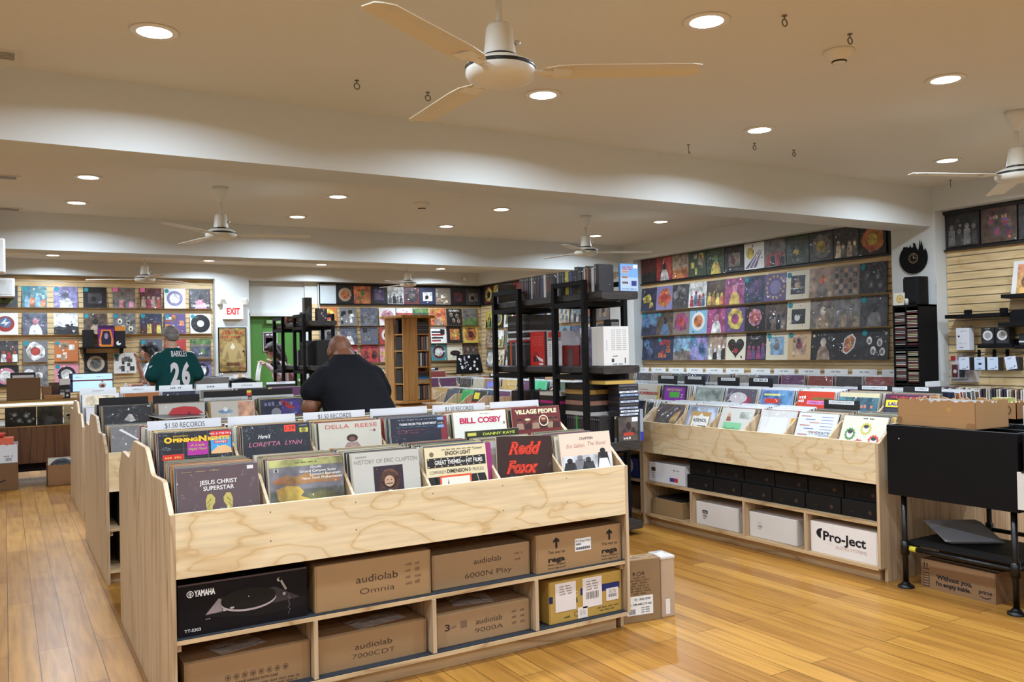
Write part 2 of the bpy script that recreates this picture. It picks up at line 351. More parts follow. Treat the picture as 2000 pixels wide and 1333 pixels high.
# ----------------------------------------------------------------- ceiling fittings
SEEN = {(0.6, 4.1): 'near ceiling bay, by the closest beam above the sales aisle', (2.75, 2.83): 0}
def lampname(x, y):
    row = {2.83: 'before near beam, outer row', 4.1: 'before near beam, row beside it', 7.62: 'between beams, nearer row', 8.9: 'between beams, farther row', 13.45: 'beyond the far beam'}.get(y, 'behind the camera')
    col = {-1.5: 'second column from side wall', .6: 'over the counter aisle', 2.69: 'over the bin ends', 2.75: 'over the bin ends', 4.45: 'over the wide aisle', 4.56: 'over the wide aisle', 6.6: 'by the display wall', 6.7: 'by the display wall'}[x]
    return 'ceiling light ' + row + ', ' + col
lights = [o for o in COL.objects if o.type == 'LIGHT']
for o in lights:
    x, y = round(o.location.x, 2), round(o.location.y, 2)
    if y < 2 or x < 0 or y == 12.25: continue
    t = thing('recessed_light', lampname(x, y), 'ceiling light', (x, y, CEIL), 0, 'recessed ceiling lights')
    b = MB('satin', (226, 220, 208)); b.lathe([(.076, 0), (.105, 0), (.108, -.004), (.098, -.009), (.076, -.007)]); b.build('trim_ring', t)
    b = MB('lamp', (255, 250, 240)); b.lathe([(.0, -.002), (.077, -.002), (.077, -.005), (0, -.007)]); b.build('lens', t)
    o.parent = t; o.location = (0, 0, -.012)
def fan(name, label, x, y, z, a0, cream):
    t = thing(name, label, 'ceiling fan', (x, y, z), 0, 'white three blade ceiling fans')
    W = (222, 218, 204)
    b = MB('satin', W); b.lathe([(0, CEIL-z), (.065, CEIL-z), (.06, CEIL-z-.03), (.03, CEIL-z-.11), (.014, CEIL-z-.13), (0, CEIL-z-.13)]); b.build('ceiling_canopy', t)
    b = MB('satin', W); b.tube([(0, 0, CEIL-z-.12), (0, 0, .15)], .012, caps=True); b.build('downrod', t)
    b = MB('satin', W); b.lathe([(0, .19), (.042, .19), (.05, .175), (.062, .07), (.066, .055), (0, .055)], seg=28)
    b.lathe([(.0665, .056), (.0675, .062), (.0675, .068), (.0655, .07)], seg=28, col=(24, 24, 22))
    b.lathe([(0, .06), (.09, .055), (.128, .035), (.132, .02), (.132, .0), (.122, -.018), (.09, -.028), (0, -.03)], seg=32)
    b.lathe([(.1325, .016), (.134, .02), (.134, .027), (.131, .03)], seg=32, col=(24, 24, 22)); b.build('motor', t)
    b = MB('metal', (205, 200, 190)); b.ell((.06, -.03, .12), (.012, .012, .012), 8); b.build('screw', t)
    for k in range(3):
        a = a0 + k*2*PI/3; c = (214, 202, 172) if cream else W
        b = MB('satin', c); pts = []
        for r, w0, w1, zz in ((.16, -.03, .035, 0), (.22, -.062, .062, 0), (.30, -.068, .066, .001), (.72, -.062, .055, .0), (.755, -.05, .035, 0)):
            pts.append([(r, w0, zz+.004), (r, 0, zz+.006), (r, w1, zz-.004), (r, w1, zz-.0005), (r, 0, zz+.0105), (r, w0, zz+.0075)])
        b.loft(pts, smooth=False); b.build('blade', t, (0, 0, .005), (0, 0, a))
        b = MB('satin', W); b.box(.10, .27, -.018, .018, -.004, .004); b.box(.2, .27, -.04, .04, -.005, .003); b.build('blade_iron', t, (0, 0, .008), (0, 0, a))
fan('ceiling_fan', 'big white three blade ceiling fan nearest to the viewer, cream tinted blades', 1.62, 2.76, 2.465, math.radians(90), True)
fan('ceiling_fan', 'white ceiling fan between the two beams, above the man in green jersey', 1.63, 7.62, 2.475, math.radians(-15), False)
fan('ceiling_fan', 'white ceiling fan between the two beams, behind the tall black shelf', 5.53, 7.63, 2.49, math.radians(-22), False)
fan('ceiling_fan', 'white ceiling fan beyond the far beam, before the wall of hung albums', 1.66, 12.5, 2.50, math.radians(37), False)
fan('ceiling_fan', 'white ceiling fan beyond the far beam, above the oak tower', 5.55, 12.5, 2.52, math.radians(-18), False)
fan('ceiling_fan', 'white ceiling fan cut by the picture edge, beside the vinyl record clock', 5.62, 3.02, 2.475, math.radians(40), False)
def hook(x, y, label, eye=True):
    b = MB('metal', (120, 118, 112)); b.tube([(0, 0, 0), (0, 0, -.018)], .003, 8); b.lathe([(0, 0), (.012, 0), (.012, -.004), (0, -.005)], seg=12)
    if eye: b.torus((0, 0, -.033), .0155, .0034, (math.sin(.5), math.cos(.5), 0), 18, 6)
    else: b.tube([(0, 0, -.01), (0, 0, -.048), (.005, 0, -.058), (.014, 0, -.063), (.024, 0, -.057), (.027, 0, -.046)], .003, 8)
    tag(b.build('ceiling_hook', None, (x, y, CEIL), (0, 0, .5)), label, 'hook', 'hooks in the ceiling')
for x, y, l, e in ((1.65, 4.34, 'metal ceiling eye hook by the beam, first below the fan blade tip', 1), (2.08, 4.36, 'metal ceiling eye hook by the beam, touching the lower fan blade in view', 1), (3.02, 2.62, 'metal eye hook beside the brightest ceiling light of the near bay', 1),
                   (3.48, 2.63, 'metal eye hook just above the large smoke detector', 1), (4.3, 4.64, 'dark open J hook in the ceiling close to the near beam', 0), (4.71, 4.39, 'small eye hook right under the ceiling light over the wide aisle', 1), (5.15, 4.41, 'small eye hook alone in the ceiling, past the light over the wide aisle', 1), (7.43, 4.59, 'thin J hook in the ceiling beside the column with the clock', 0)):
    hook(x, y, l, e)
for x, y, l in ((3.63, 2.81, 'white smoke detector on the near ceiling under two eye hooks'), (3.55, 7.63, 'white smoke detector between the two ceiling beams')):
    t = thing('smoke_detector', l, 'smoke detector', (x, y, CEIL), 0, 'smoke detectors')
    b = MB('satin', (226, 218, 200)); b.lathe([(0, 0), (.075, 0), (.075, -.012), (.066, -.02), (.062, -.035), (.035, -.052), (.033, -.06), (0, -.062)], seg=28); b.build('housing', t)
    b = MB('black', (60, 54, 48)); b.lathe([(.0345, -.051), (.037, -.053), (.036, -.059), (.033, -.06)], seg=28); b.build('sensor_slot', t)
for x, y, l in ((-.14, 4.73, 'white ceiling air vent of the near bay, cut by picture edge'), (-.1, 7.87, 'white ceiling air vent between the beams, nearer one'), (-.06, 9.5, 'white ceiling air vent tight against the far beam')):
    t = thing('ceiling_vent', l, 'air vent', (x, y, CEIL), 0, 'ceiling air vents')
    b = MB('satin', (212, 206, 194)); b.box(-.23, .23, -.075, .075, -.008, 0); b.build('frame', t)
    b = MB('satin', (150, 145, 134))
    for k in range(5): b.box(-.20, .20, -.058+.024*k, -.046+.024*k, -.011, -.007)
    b.build('slat', t)
# exit sign with two lamp heads on the white pillar
t = thing('exit_sign', 'white EXIT sign with red letters on the white pillar', 'exit sign', (3.155, YF, 2.16), 0)
b = MB('satin', (236, 230, 214)); b.box(-.155, .155, -.07, 0, -.13, .11); b.frame((-.155, -.07, -.13), (1, 0, 0), (0, 0, 1), .31, .24); b.text('EXIT', .5, .32, .42, (226, 38, 26), w=.66, bold=.035); b.build('housing', t, bevel=.008)
for s in (-1, 1):
    b = MB('satin', (228, 224, 212)); b.tube([(s*.12, -.03, .1), (s*.15, -.04, .14)], .012); T = Matrix.Translation((s*.18, -.05, .16)) @ Euler((.5, 0, -s*.5)).to_matrix().to_4x4()
    b.box(-.05, .05, -.03, .03, -.05, .05, T=T); h = b.build('lamp_head', t, bevel=.006)
    b = MB('gloss', (250, 248, 240)); b.box(-.042, .042, -.034, -.031, -.042, .042, T=T); b.build('lamp_lens', h)
t = thing('framed_poster', 'brown vintage concert poster in a thin black frame under the exit sign', 'poster', (3.145, YF, 1.54), 0)
b = MB('black', (26, 22, 20)); b.box(-.22, .22, -.02, 0, -.36, .36); b.build('frame', t)
b = MB('art', (164, 132, 80)); b.box(-.205, .205, -.023, -.019, -.345, .345, (152, 122, 72)); b.frame((-.205, -.023, -.345), (1, 0, 0), (0, 0, 1), .41, .69)
b.text('~~~~~~~', .5, .86, .08, (168, 70, 30), w=.8, bold=.02); b.text('~~~~~~~~~', .5, .77, .06, (150, 60, 28), w=.8)
b.poly([(.06, .3), (.2, .62), (.45, .7), (.8, .64), (.95, .5), (.9, .26), (.5, .2)], (180, 156, 100), 2, 'paper'); b.poly([(.4, .55), (.5, .66), (.6, .56), (.5, .5)], (222, 212, 186), 3, 'paper'); b.poly([(.16, .26), (.3, .5), (.36, .28)], (150, 122, 74), 3, 'paper'); b.poly([(.62, .28), (.72, .5), (.86, .3)], (156, 128, 78), 3, 'paper'); b.disc(.92, .46, .05, (70, 54, 32), 3)
b.rect(.25, .13, .75, .2, (96, 60, 34), 2); b.rect(0, 0, 1, .1, (128, 100, 52), 1); b.build('print', t)
b = MB('satin', (232, 230, 224)); b.box(-.09, .09, -.005, 0, -.11, -.02); b.frame((-.09, -.005, -.11), (1, 0, 0), (0, 0, 1), .18, .09); b.disc(.6, .6, .16, (238, 164, 96)); tag(b.build('wall_note', None, (3.24, YF, 1.17)), 'small white paper with an orange spot taped below the brown poster', 'note')
b = MB('satin', (218, 212, 200)); b.lathe([(0, 0), (.04, 0), (.04, .05), (.03, .08), (0, .09)]); tag(b.build('motion_sensor', None, (7.35, YF, 2.79), (PI/2, 0, 0)), 'small white motion sensor high on the far header corner', 'sensor')
# white boxes at the picture edge
t = thing('wall_speaker', 'white loudspeaker hung from the ceiling, mostly cut by the picture edge', 'speaker', (-.11, 9.2, 2.4))
b = MB('satin', (226, 224, 218)); b.box(-.13, .13, -.1, .1, -.16, .16); b.build('cabinet', t, bevel=.015)
b = MB('metal', (170, 168, 160)); b.tube([(0, .1, .1), (0, .12, .5)], .012); b.build('bracket', t)

t = thing('wall_speaker', 'white box shaped loudspeaker high on the counter wall, cut by the picture edge', 'speaker', (-.08, 14.0, 2.34))
b = MB('satin', (222, 220, 214)); b.box(-.22, .22, -.14, .16, 0, .26); b.build('cabinet', t, bevel=.012)
b = MB('cloth', (196, 194, 188)); b.box(-.19, .19, -.146, -.14, .03, .23); b.build('grille', t)
# ================================================================= album covers hung on the walls
def rx(c):
    return {'k': (26, 24, 24), 'w': (226, 222, 210), 'g': (116, 112, 108), 'dg': (62, 60, 60), 'n': (38, 42, 74), 'b': (74, 112, 158), 'lb': (120, 170, 196), 't': (58, 128, 134), 'r': (190, 44, 36), 'dr': (104, 30, 28), 'o': (214, 108, 42),
            'y': (222, 190, 60), 'gr': (92, 132, 60), 'dgr': (52, 74, 46), 'p': (92, 66, 120), 'v': (126, 116, 168), 'm': (160, 52, 106), 'pk': (226, 130, 150), 'br': (92, 66, 48), 'tan': (172, 140, 106), 'c': (222, 208, 172), 'gb': (126, 108, 92), 'sl': (84, 88, 104)}[c] if isinstance(c, str) else c
NAMES = {'k': 'black', 'w': 'white', 'g': 'grey', 'dg': 'dark grey', 'n': 'navy', 'b': 'blue', 'lb': 'light blue', 't': 'teal', 'r': 'red', 'dr': 'dark red', 'o': 'orange', 'y': 'yellow', 'gr': 'green', 'dgr': 'dark green', 'p': 'purple', 'v': 'lilac', 'm': 'magenta', 'pk': 'pink', 'br': 'brown', 'tan': 'tan', 'c': 'cream', 'gb': 'grey brown', 'sl': 'slate'}
def mute(c, k=.26, g=.94): m = sum(c)/3; return tuple((v*(1-k)+m*k)*g for v in c)
def art(b, d, c, rnd, txt=None):
    c = [mute(rx(q)) for q in c] + [mute(rx(c[-1]))]*3; A = 'art'
    R = rnd.random
    if d == 'plain':
        for _ in range(4): b.disc(.2+.6*R(), .2+.6*R(), .08+.12*R(), c[1], 1, mat=A)
    elif d == 'frame': b.rect(.2, .18, .82, .84, c[1], 1, A); b.disc(.5, .5, .14, c[2], 2, mat=A); b.disc(.48, .68, .08, c[2], 2, mat=A)
    elif d == 'square': b.rect(.2, .2, .8, .72, c[1], 1, A); b.disc(.45, .42, .12, c[2], 2)
    elif d == 'circle': b.disc(.5, .5, .38, c[1], 1, n=28); b.disc(.5, .5, .25, c[2], 2, n=24, mat=A); b.disc(.5, .5, .09, c[3], 3)
    elif d == 'disc': b.disc(.5, .5, .46, c[1], 1, n=36); b.disc(.5, .5, .44, c[1], 2, n=36, mat='gloss'); b.disc(.5, .5, .17, c[2], 3, n=28); b.disc(.5, .5, .02, c[0], 4, n=12)
    elif d == 'emblem':
        b.disc(.5, .5, .36, c[1], 1, n=30); b.disc(.5, .56, .24, c[2], 2, n=26)
        b.poly([(.3, .5), (.55, .78), (.5, .58), (.7, .6), (.45, .36), (.5, .5)], c[0], 3)
    elif d == 'band': b.rect(0, .72, 1, 1, c[1], 1, A); b.rect(.05, .1, .95, .62, c[2], 1, A); b.disc(.6, .35, .14, c[1], 2, mat=A)
    elif d == 'land': b.rect(0, .35, 1, 1, c[1], 1, A); b.poly([(0, 0), (1, 0), (1, .36), (.7, .42), (.4, .33), (.2, .4), (0, .3)], c[2], 2, A); b.disc(.55, .42, .1, c[2], 3, .06, mat=A)
    elif d == 'figure':
        b.rect(.02, .02, .98, .98, c[0], 1, A); b.poly([(.25, 0), (.8, 0), (.74, .3), (.62, .48), (.42, .48), (.3, .3)], c[1], 2, A); b.disc(.52, .6, .12, c[2], 3, .15, mat=A)
    elif d == 'group':
        b.rect(.02, .02, .98, .98, c[0], 1, A)
        for k in range(4): x = .16+.22*k+.04*R(); h = .3+.2*R(); b.poly([(x-.11, .03), (x+.11, .03), (x+.09, h), (x-.09, h)], c[1] if k % 2 else c[2], 2, A); b.disc(x, h+.08, .065, c[2], 3, .08, mat=A)
    elif d == 'faces':
        b.rect(.02, .02, .98, .98, c[0], 1, A)
        for x, y in ((.3, .62), (.68, .55), (.45, .3), (.78, .26)): b.disc(x, y, .1, c[1], 2, .13, mat=A); b.disc(x, y-.02, .05, c[2], 3, .07)
    elif d == 'stars':
        for k in range(14):
            a = 2*PI*k/14; x, y, r = .5+.40*math.cos(a), .5+.40*math.sin(a), .065
            b.poly([(x+(r if i % 2 == 0 else r*.42)*math.sin(PI*i/5), y+(r if i % 2 == 0 else r*.42)*math.cos(PI*i/5)) for i in range(10)], c[1], 2)
        b.disc(.5, .5, .25, c[2], 1, n=26); b.ring(.5, .5, .24, .03, c[3], 2); b.disc(.5, .5, .12, c[3], 2, .06)
    elif d == 'collage':
        for _ in range(9):
            x, y, w, h = .02+.7*R(), .02+.7*R(), .12+.16*R(), .12+.16*R(); b.rect(x, y, min(x+w, .98), min(y+h, .98), c[1+int(R()*3)], 1+int(R()*3), A)
    elif d == 'grid':
        for i in range(5):
            for j in range(5): b.rect(.06+.18*i, .06+.18*j, .19+.18*i, .20+.18*j, c[1] if (i+j) % 2 else c[2], 1, A)
    elif d == 'flower':
        for k in range(7): a = 2*PI*k/7; b.disc(.5+.17*math.cos(a), .52+.17*math.sin(a), .16, c[1], 1, mat=A)
        b.disc(.5, .52, .17, c[2], 2, mat=A); b.disc(.5, .52, .07, c[1], 3)
    elif d == 'burst':
        b.poly([(.5+(.34+.12*R())*math.cos(2*PI*k/18), .5+(.34+.12*R())*math.sin(2*PI*k/18)) for k in range(18)], c[1], 1, A); b.disc(.5, .5, .2, c[2], 2, mat=A)
    elif d == 'patch':
        q = [(.3, .25), (.45, .18), (.62, .3), (.74, .42), (.8, .7), (.66, .86), (.5, .8), (.36, .7), (.3, .5)]
        b.poly(q, c[1], 1); b.poly([(.53+(x-.53)*.84, .52+(y-.52)*.84) for x, y in q], c[2], 2, A)
    elif d == 'heart':
        b.poly([(.5+.42*math.sin(t)**3, .5+.026*(13*math.cos(t)-5*math.cos(2*t)-2*math.cos(3*t)-math.cos(4*t))) for t in [2*PI*k/30 for k in range(30)]], c[1], 1, A); b.disc(.5, .36, .12, c[2], 2, .1)
    elif d == 'stripes':
        for k in range(4): b.rect(.05, .1+.17*k, .6+.3*R(), .2+.17*k, c[1+k % 2], 1)
        b.rect(.62, .5, .9, .82, c[2], 1, A)
    elif d == 'lips': b.disc(.52, .42, .34, c[1], 1, .16, n=26); b.poly([(.2, .43), (.5, .46), (.84, .43), (.5, .39)], c[2], 2)
    elif d == 'tracks':
        for k in range(3): b.poly([(.05+.2*k, .05), (.2+.2*k, .05), (.75+.07*k, .7), (.72+.07*k, .7)], c[1], 1, A)
        b.disc(.3, .62, .2, c[2], 1, .22, mat=A)
    mn = tuple(sum(q[i] for q in c[:4])/4 for i in range(3))
    if d not in ('disc', 'emblem'):
        for _ in range(12):
            x, y, r = .08+.84*R(), .08+.84*R(), .015+.05*R()*R(); a0 = 6*R(); q = c[int(R()*4)]; k = .55+.9*R(); q = tuple(max(0, min(255, (v*.55+mn[i]*.45)*k)) for i, v in enumerate(q))
            b.poly([(min(.97, max(.03, x+r*(.6+.8*R())*math.cos(a0+j))), min(.97, max(.03, y+r*(.6+.9*R())*math.sin(a0+j)))) for j in range(6)], q, 4, A)
    if txt: b.text(txt[0], .5, txt[2] if len(txt) > 2 else .8, .1, rx(txt[1]), w=txt[3] if len(txt) > 3 else .7, bold=.03, lv=5)
PHR = {'plain': 'with smudged picture', 'frame': 'with framed picture', 'square': 'with inset square', 'circle': 'with round centre', 'disc': 'showing a record disc', 'emblem': 'with round bolt emblem', 'band': 'with top stripe', 'land': 'with landscape', 'figure': 'with single figure', 'group': 'with standing group', 'faces': 'with faces', 'stars': 'with star ring',
       'collage': 'with picture collage', 'grid': 'with picture grid', 'flower': 'with big flower', 'burst': 'with burst shape', 'patch': 'with ragged patch', 'heart': 'with heart', 'stripes': 'with stripes', 'lips': 'with dark lips', 'tracks': 'with slanted rails'}
_rn = random.Random(11)
def hung(x, y, z, rz, d, c, place, dot=None, txt=None, tilt=-.10, sz=.315, cat='album cover', group=None, plastic=True):
    """one album cover in its clear sleeve; x, y, z is the foot of the cover's middle"""
    b = MB('art' if d in ('figure', 'group', 'plain', 'faces', 'land') else 'gloss', mute(rx(c[0]), .22, 1.0)); h = sz/2
    b.box(-h, h, -.003, .003, 0, sz); b.box(-h+.001, h-.001, -.0028, .0028, -.0003, sz+.0005, (186, 176, 158), 'paper')
    b.frame((-h, -.0032, 0), (1, 0, 0), (0, 0, 1), sz, sz); art(b, d, c, _rn, txt)
    o = b.build('displayed_album', None, (x, y, z), (tilt, 0, rz))
    n = NAMES[c[0]] if isinstance(c[0], str) else 'dim'; n2 = NAMES.get(c[1]) if isinstance(c[1], str) else None
    ph = PHR[d] if not n2 or n2 == n else PHR[d].replace('with ', 'with ' + n2 + ' ', 1) if PHR[d].startswith('with ') and d not in ('group', 'faces', 'collage', 'grid', 'stripes', 'tracks') else PHR[d]
    tag(o, n + ' cover ' + ph + ', ' + place, cat, group)
    if dot:
        q = MB('paper', (30, 136, 146) if dot == 't' else (236, 116, 158)); q.frame((-h, -.0032, 0), (1, 0, 0), (0, 0, 1), sz, sz)
        if dot == 't': q.disc(.13, .87, .1, q.col, 8)
        else: q.rect(.02, .8, .24, 1.0, q.col, 8)
        k = q.build('price_sticker', o); k['label'] = ('teal round sticker' if dot == 't' else 'pink square sticker')
    return o
def ledge(name, label, x0, x1, y, z, rz, org):
    b = MB('plastic', (168, 134, 86)); b.box(x0, x1, -.062, -.001, -.007, -.0045)
    return tag(b.build(name, None, (org[0], org[1], z), (0, 0, rz)), label, 'display ledge', 'clear display ledges on the slat walls')
# display wall between the clock column and the far column (x = XP), order: far -> near
W1 = [[('plain', 'n y y', ''), ('burst', 'v o r', ''), ('plain', 'dg g k', ''), ('group', 'w b r', ''), ('group', 'br o y', ''), ('figure', 'm y pk', ''), ('plain', 'n p k', 't'), ('stars', 'p y v', ''), ('frame', 'c k tan', 't'), ('figure', 'tan gb o', ''), ('grid', 'gb dg tan', ''), ('faces', 'k dg g', 't')],
      [('land', 't b n', 't'), ('figure', 'br b k', 't'), ('burst', 'gb m r', ''), ('circle', 'lb w o', ''), ('figure', 'm w pk', ''), ('burst', 'p y m', ''), ('flower', 'k pk r', ''), ('group', 'br gb k', ''), ('square', 'c k w', 't'), ('figure', 'gb tan c', ''), ('group', 'g tan gb', ''), ('figure', 'dg g k', 't')],
      [('plain', 'n b n', ''), ('collage', 'n o r', 't'), ('land', 'b lb gb', ''), ('plain', 'v b w', 't'), ('group', 'tan k w', ''), ('heart', 'c k r', ''), ('group', 'k p m', ''), ('frame', 'c lb g', 't'), ('frame', (214, 168, 110), 0, 0), ('figure', 'k tan c', ''), ('patch', 'k w o', ''), ('faces', 'k w g', 't')]]
PIT = .3255
for r, row in enumerate(W1):
    zb = (1.945, 1.60, 1.255)[r]
    for k, it in enumerate(row):
        d, c, dot = it[0], it[1], it[2]
        if c == (214, 168, 110): d, c, dot = 'frame', [(214, 168, 110), (200, 160, 120), (150, 54, 60)], 't'
        else: c = c.split()
        yy = 9.405 - PIT*(k+.5)
        hung(XP-.045, yy, zb, R90, d, c, 'clock wall %s row, %s from far column' % (('top', 'middle', 'bottom')[r], ORD[k]), dot, sz=.325)
    ledge('display_ledge', 'clear ledge under the %s album row of the clock wall' % ('top', 'middle', 'bottom')[r], -9.41, -5.36, 0, zb, R90, (XP, 0))
BAND1 = ['br dr k:land', 'r w k:figure', 'dg tan o:land', 'dgr y tan:collage', 'dgr y gr:figure', 'k gb dr:square', 'w v y:tracks', 'g k r:group', 'dgr dgr y:square', 'dg g y:burst', 'dg g c:group', 'k o y:burst']
for k, s in enumerate(BAND1):
    c, d = s.split(':'); hung(XP-.022, 9.405-PIT*(k+.5), 2.35, R90, d, c.split(), 'strip above clock wall, %s from far column' % ORD[k], sz=.318, tilt=-.02)
# short display wall beyond the far column, seen through the shelf
W3 = ['y gr k', 'k y g', 'w gr r', 'r o y', 'gr tan k', 'br b o', 'lb w t', 'c b t', 'lb k w', 'b br o', 'g tan k'], ['tan dg c', 'w y gr', 'g gr c', 'v o w', 'k r y', 't w b', 'gr b w', 'lb g w', 'b dg o', 'c pk k', 'n lb w'], ['g w c', 'c k y', 'dg tan w', 'o k y', 'b w g', 'tan r k', 'w lb t', 'v pk k', 'c g k', 'br y o', 'g w n']
DS = ['group', 'figure', 'burst', 'circle', 'land', 'faces', 'frame', 'plain']
for r, row in enumerate(W3):
    for k, s in enumerate(row):
        hung(XP-.045, 13.98-.35*(k+.5), (1.86, 1.50, 1.14)[r], R90, DS[(k*3+r*5) % 8], s.split(), 'far side wall %s row, %s from corner' % (('top', 'middle', 'bottom')[r], ORD[k]), sz=.315)
for k, s in enumerate(['dr y k:burst', 'y v w:figure', 'g k w:group', 'k r o:land', 'br tan k:faces', 'dg w k:circle', 'n b w:plain', 'r k w:square']):
    c, d = s.split(':'); hung(XP-.022, 14.0-.34*(k+.5), 2.325, R90, d, c.split(), 'strip of far side wall, %s from corner' % ORD[k], sz=.318, tilt=-.02)
# back wall, panel with the orange and red covers
XB = [4.79, 5.15, 5.53, 5.88, 6.21, 6.53, 6.88, 7.21, 7.55]
WB = [['o y r:burst', 'g k w:collage', 'sl g k:plain', 'w pk pk:circle', 'r w r:band', 'dgr gr k:band:~~~~~~~|gr', 'o tan r:figure', 'k tan br:faces:QUEEN|w', 'o g gr:land'],
      ['g dg k:figure', 'sl w g:figure', 'sl k g:collage', 'r w k:circle', 'gb k r:frame', 'k gb o:group', 'w r k:stripes', 'k o y:frame', 'y o dr:burst:LOVE|dr'],
      ['dr r m:square', 'pk r k:band', 'r dr o:plain', 'pk gr y:collage', 'o gr t:figure', 'c tan k:figure', 't dr w:circle', 'c k dr:lips', 'br g tan:faces']]
for r, row in enumerate(WB):
    for k, s in enumerate(row):
        q = s.split(':'); tx = None
        if len(q) > 2: a, bb = q[2].split('|'); tx = (a, bb, .82)
        hung(XB[k], YP-.045, (1.93, 1.60, 1.28)[r], 0, q[1], q[0].split(), 'back wall %s row, %s from grey conduit' % (('top', 'middle', 'bottom')[r], ORD[k]), None, tx)
    ledge('display_ledge', 'clear ledge under the %s album row of the back wall' % ('top', 'middle', 'bottom')[r], 4.6, 7.75, 0, (1.93, 1.60, 1.28)[r], 0, (0, YP))
b = MB('paper', (196, 202, 200)); b.box(-.14, .14, -.008, 0, 0, .33); tag(b.build('blank_panel', None, (4.80, YP-.006, 2.31)), 'plain pale grey panel at the start of the black strip on the back wall', 'panel')
XB2 = [5.10+.3155*k for k in range(9)]
for k, s in enumerate(['k tan o:circle', 'o o gr:figure:~~~~~~~~~~|dr', 'k p g:square:~~~~~~~~~~|v', 'w k g:group', 'dr k br:burst', 'n w k:square', 'gb tan c:collage', 'k dr n:square', 'dg gb k:square']):
    q = s.split(':'); tx = None
    if len(q) > 2: a, bb = q[2].split('|'); tx = (a, bb, .72, .6)
    hung(XB2[k], YP-.022, 2.315, 0, q[1], q[0].split(), 'strip on back wall, %s after blank panel' % ORD[k], None, tx, tilt=-.02, sz=.31)
# back wall behind the counter
XL = [.02, .39, .79, 1.18, 1.58, 1.96, 2.31, 2.69]
WL = [['dg gr k:square', 't o lb:group:|', 'v w sl:figure:|', 'k dg k:square:|', 'gb pk g:group:|', 'dr r tan:group:|', 'w v w:circle:|', 'dg pk k:figure:TAYLOR SWIFT|w'],
      ['w r b:emblem', 'sl w pk:figure:|', 'g w k:land:|', 'br tan k:figure:|', 'g c dgr:faces:|', 'n y dr:group:|', 'p w o:collage:|', 'w k w:disc'],
      ['dg w r:group', 'g w r:burst:|', 'o w tan:collage:|', None, None, 'sl y r:collage:|', 'r w dr:collage', 'gb gr sl:band'],
      ['k pk w:circle', 'g w sl:plain', 'pk k w:circle:|', 'k c g:circle', 'w dg g:collage', 'g w sl:plain', None, 'v n w:circle']]
DOT = {(0, 1): 't', (0, 2): 't', (0, 3): 't', (0, 4): 'p', (0, 5): 'p', (0, 6): 't', (1, 3): 't', (1, 4): 't', (1, 5): 't', (1, 6): 't', (1, 7): 't', (2, 1): 't', (2, 2): 't', (2, 5): 't', (3, 2): 't', (3, 4): 't'}
for r, row in enumerate(WL):
    for k, s in enumerate(row):
        if not s: continue
        q = s.split(':'); tx = None
        if len(q) > 2 and q[2] not in ('', '|'): a, bb = q[2].split('|'); tx = (a, bb, .1, .9)
        z = (2.205, 1.81, 1.41, 1.06)[r] + (.15 if r == 3 and k in (3, 4) else 0)
        hung(XL[k], YP-.04, z, 0, q[1], q[0].split(), 'behind counter %s row, %s from pillar' % (('top', 'second', 'third', 'bottom')[r], ORD[7-k]), DOT.get((r, k)), tx, sz=.315)
for r in range(3): ledge('display_ledge', 'clear ledge under the %s album row behind the counter' % ('top', 'second', 'third')[r], -.3 if r < 2 else 1.79, 2.87, 0, (2.205, 1.81, 1.41)[r], 0, (0, YP))

for k, (d, c, tx) in enumerate((('group', 'k dg g', None), ('faces', 'br p r', ('~~~~~~', 'tan', .66, .5)), ('figure', 'dg k r', None), ('land', 'k dr o', None), ('group', 'n g k', None))):
    hung(XP-.022, 4.695-.34*k, 2.325, R90, d, c.split(), 'strip above near slat wall, %s from column' % ORD[k], None, tx, tilt=-.02, sz=.322)
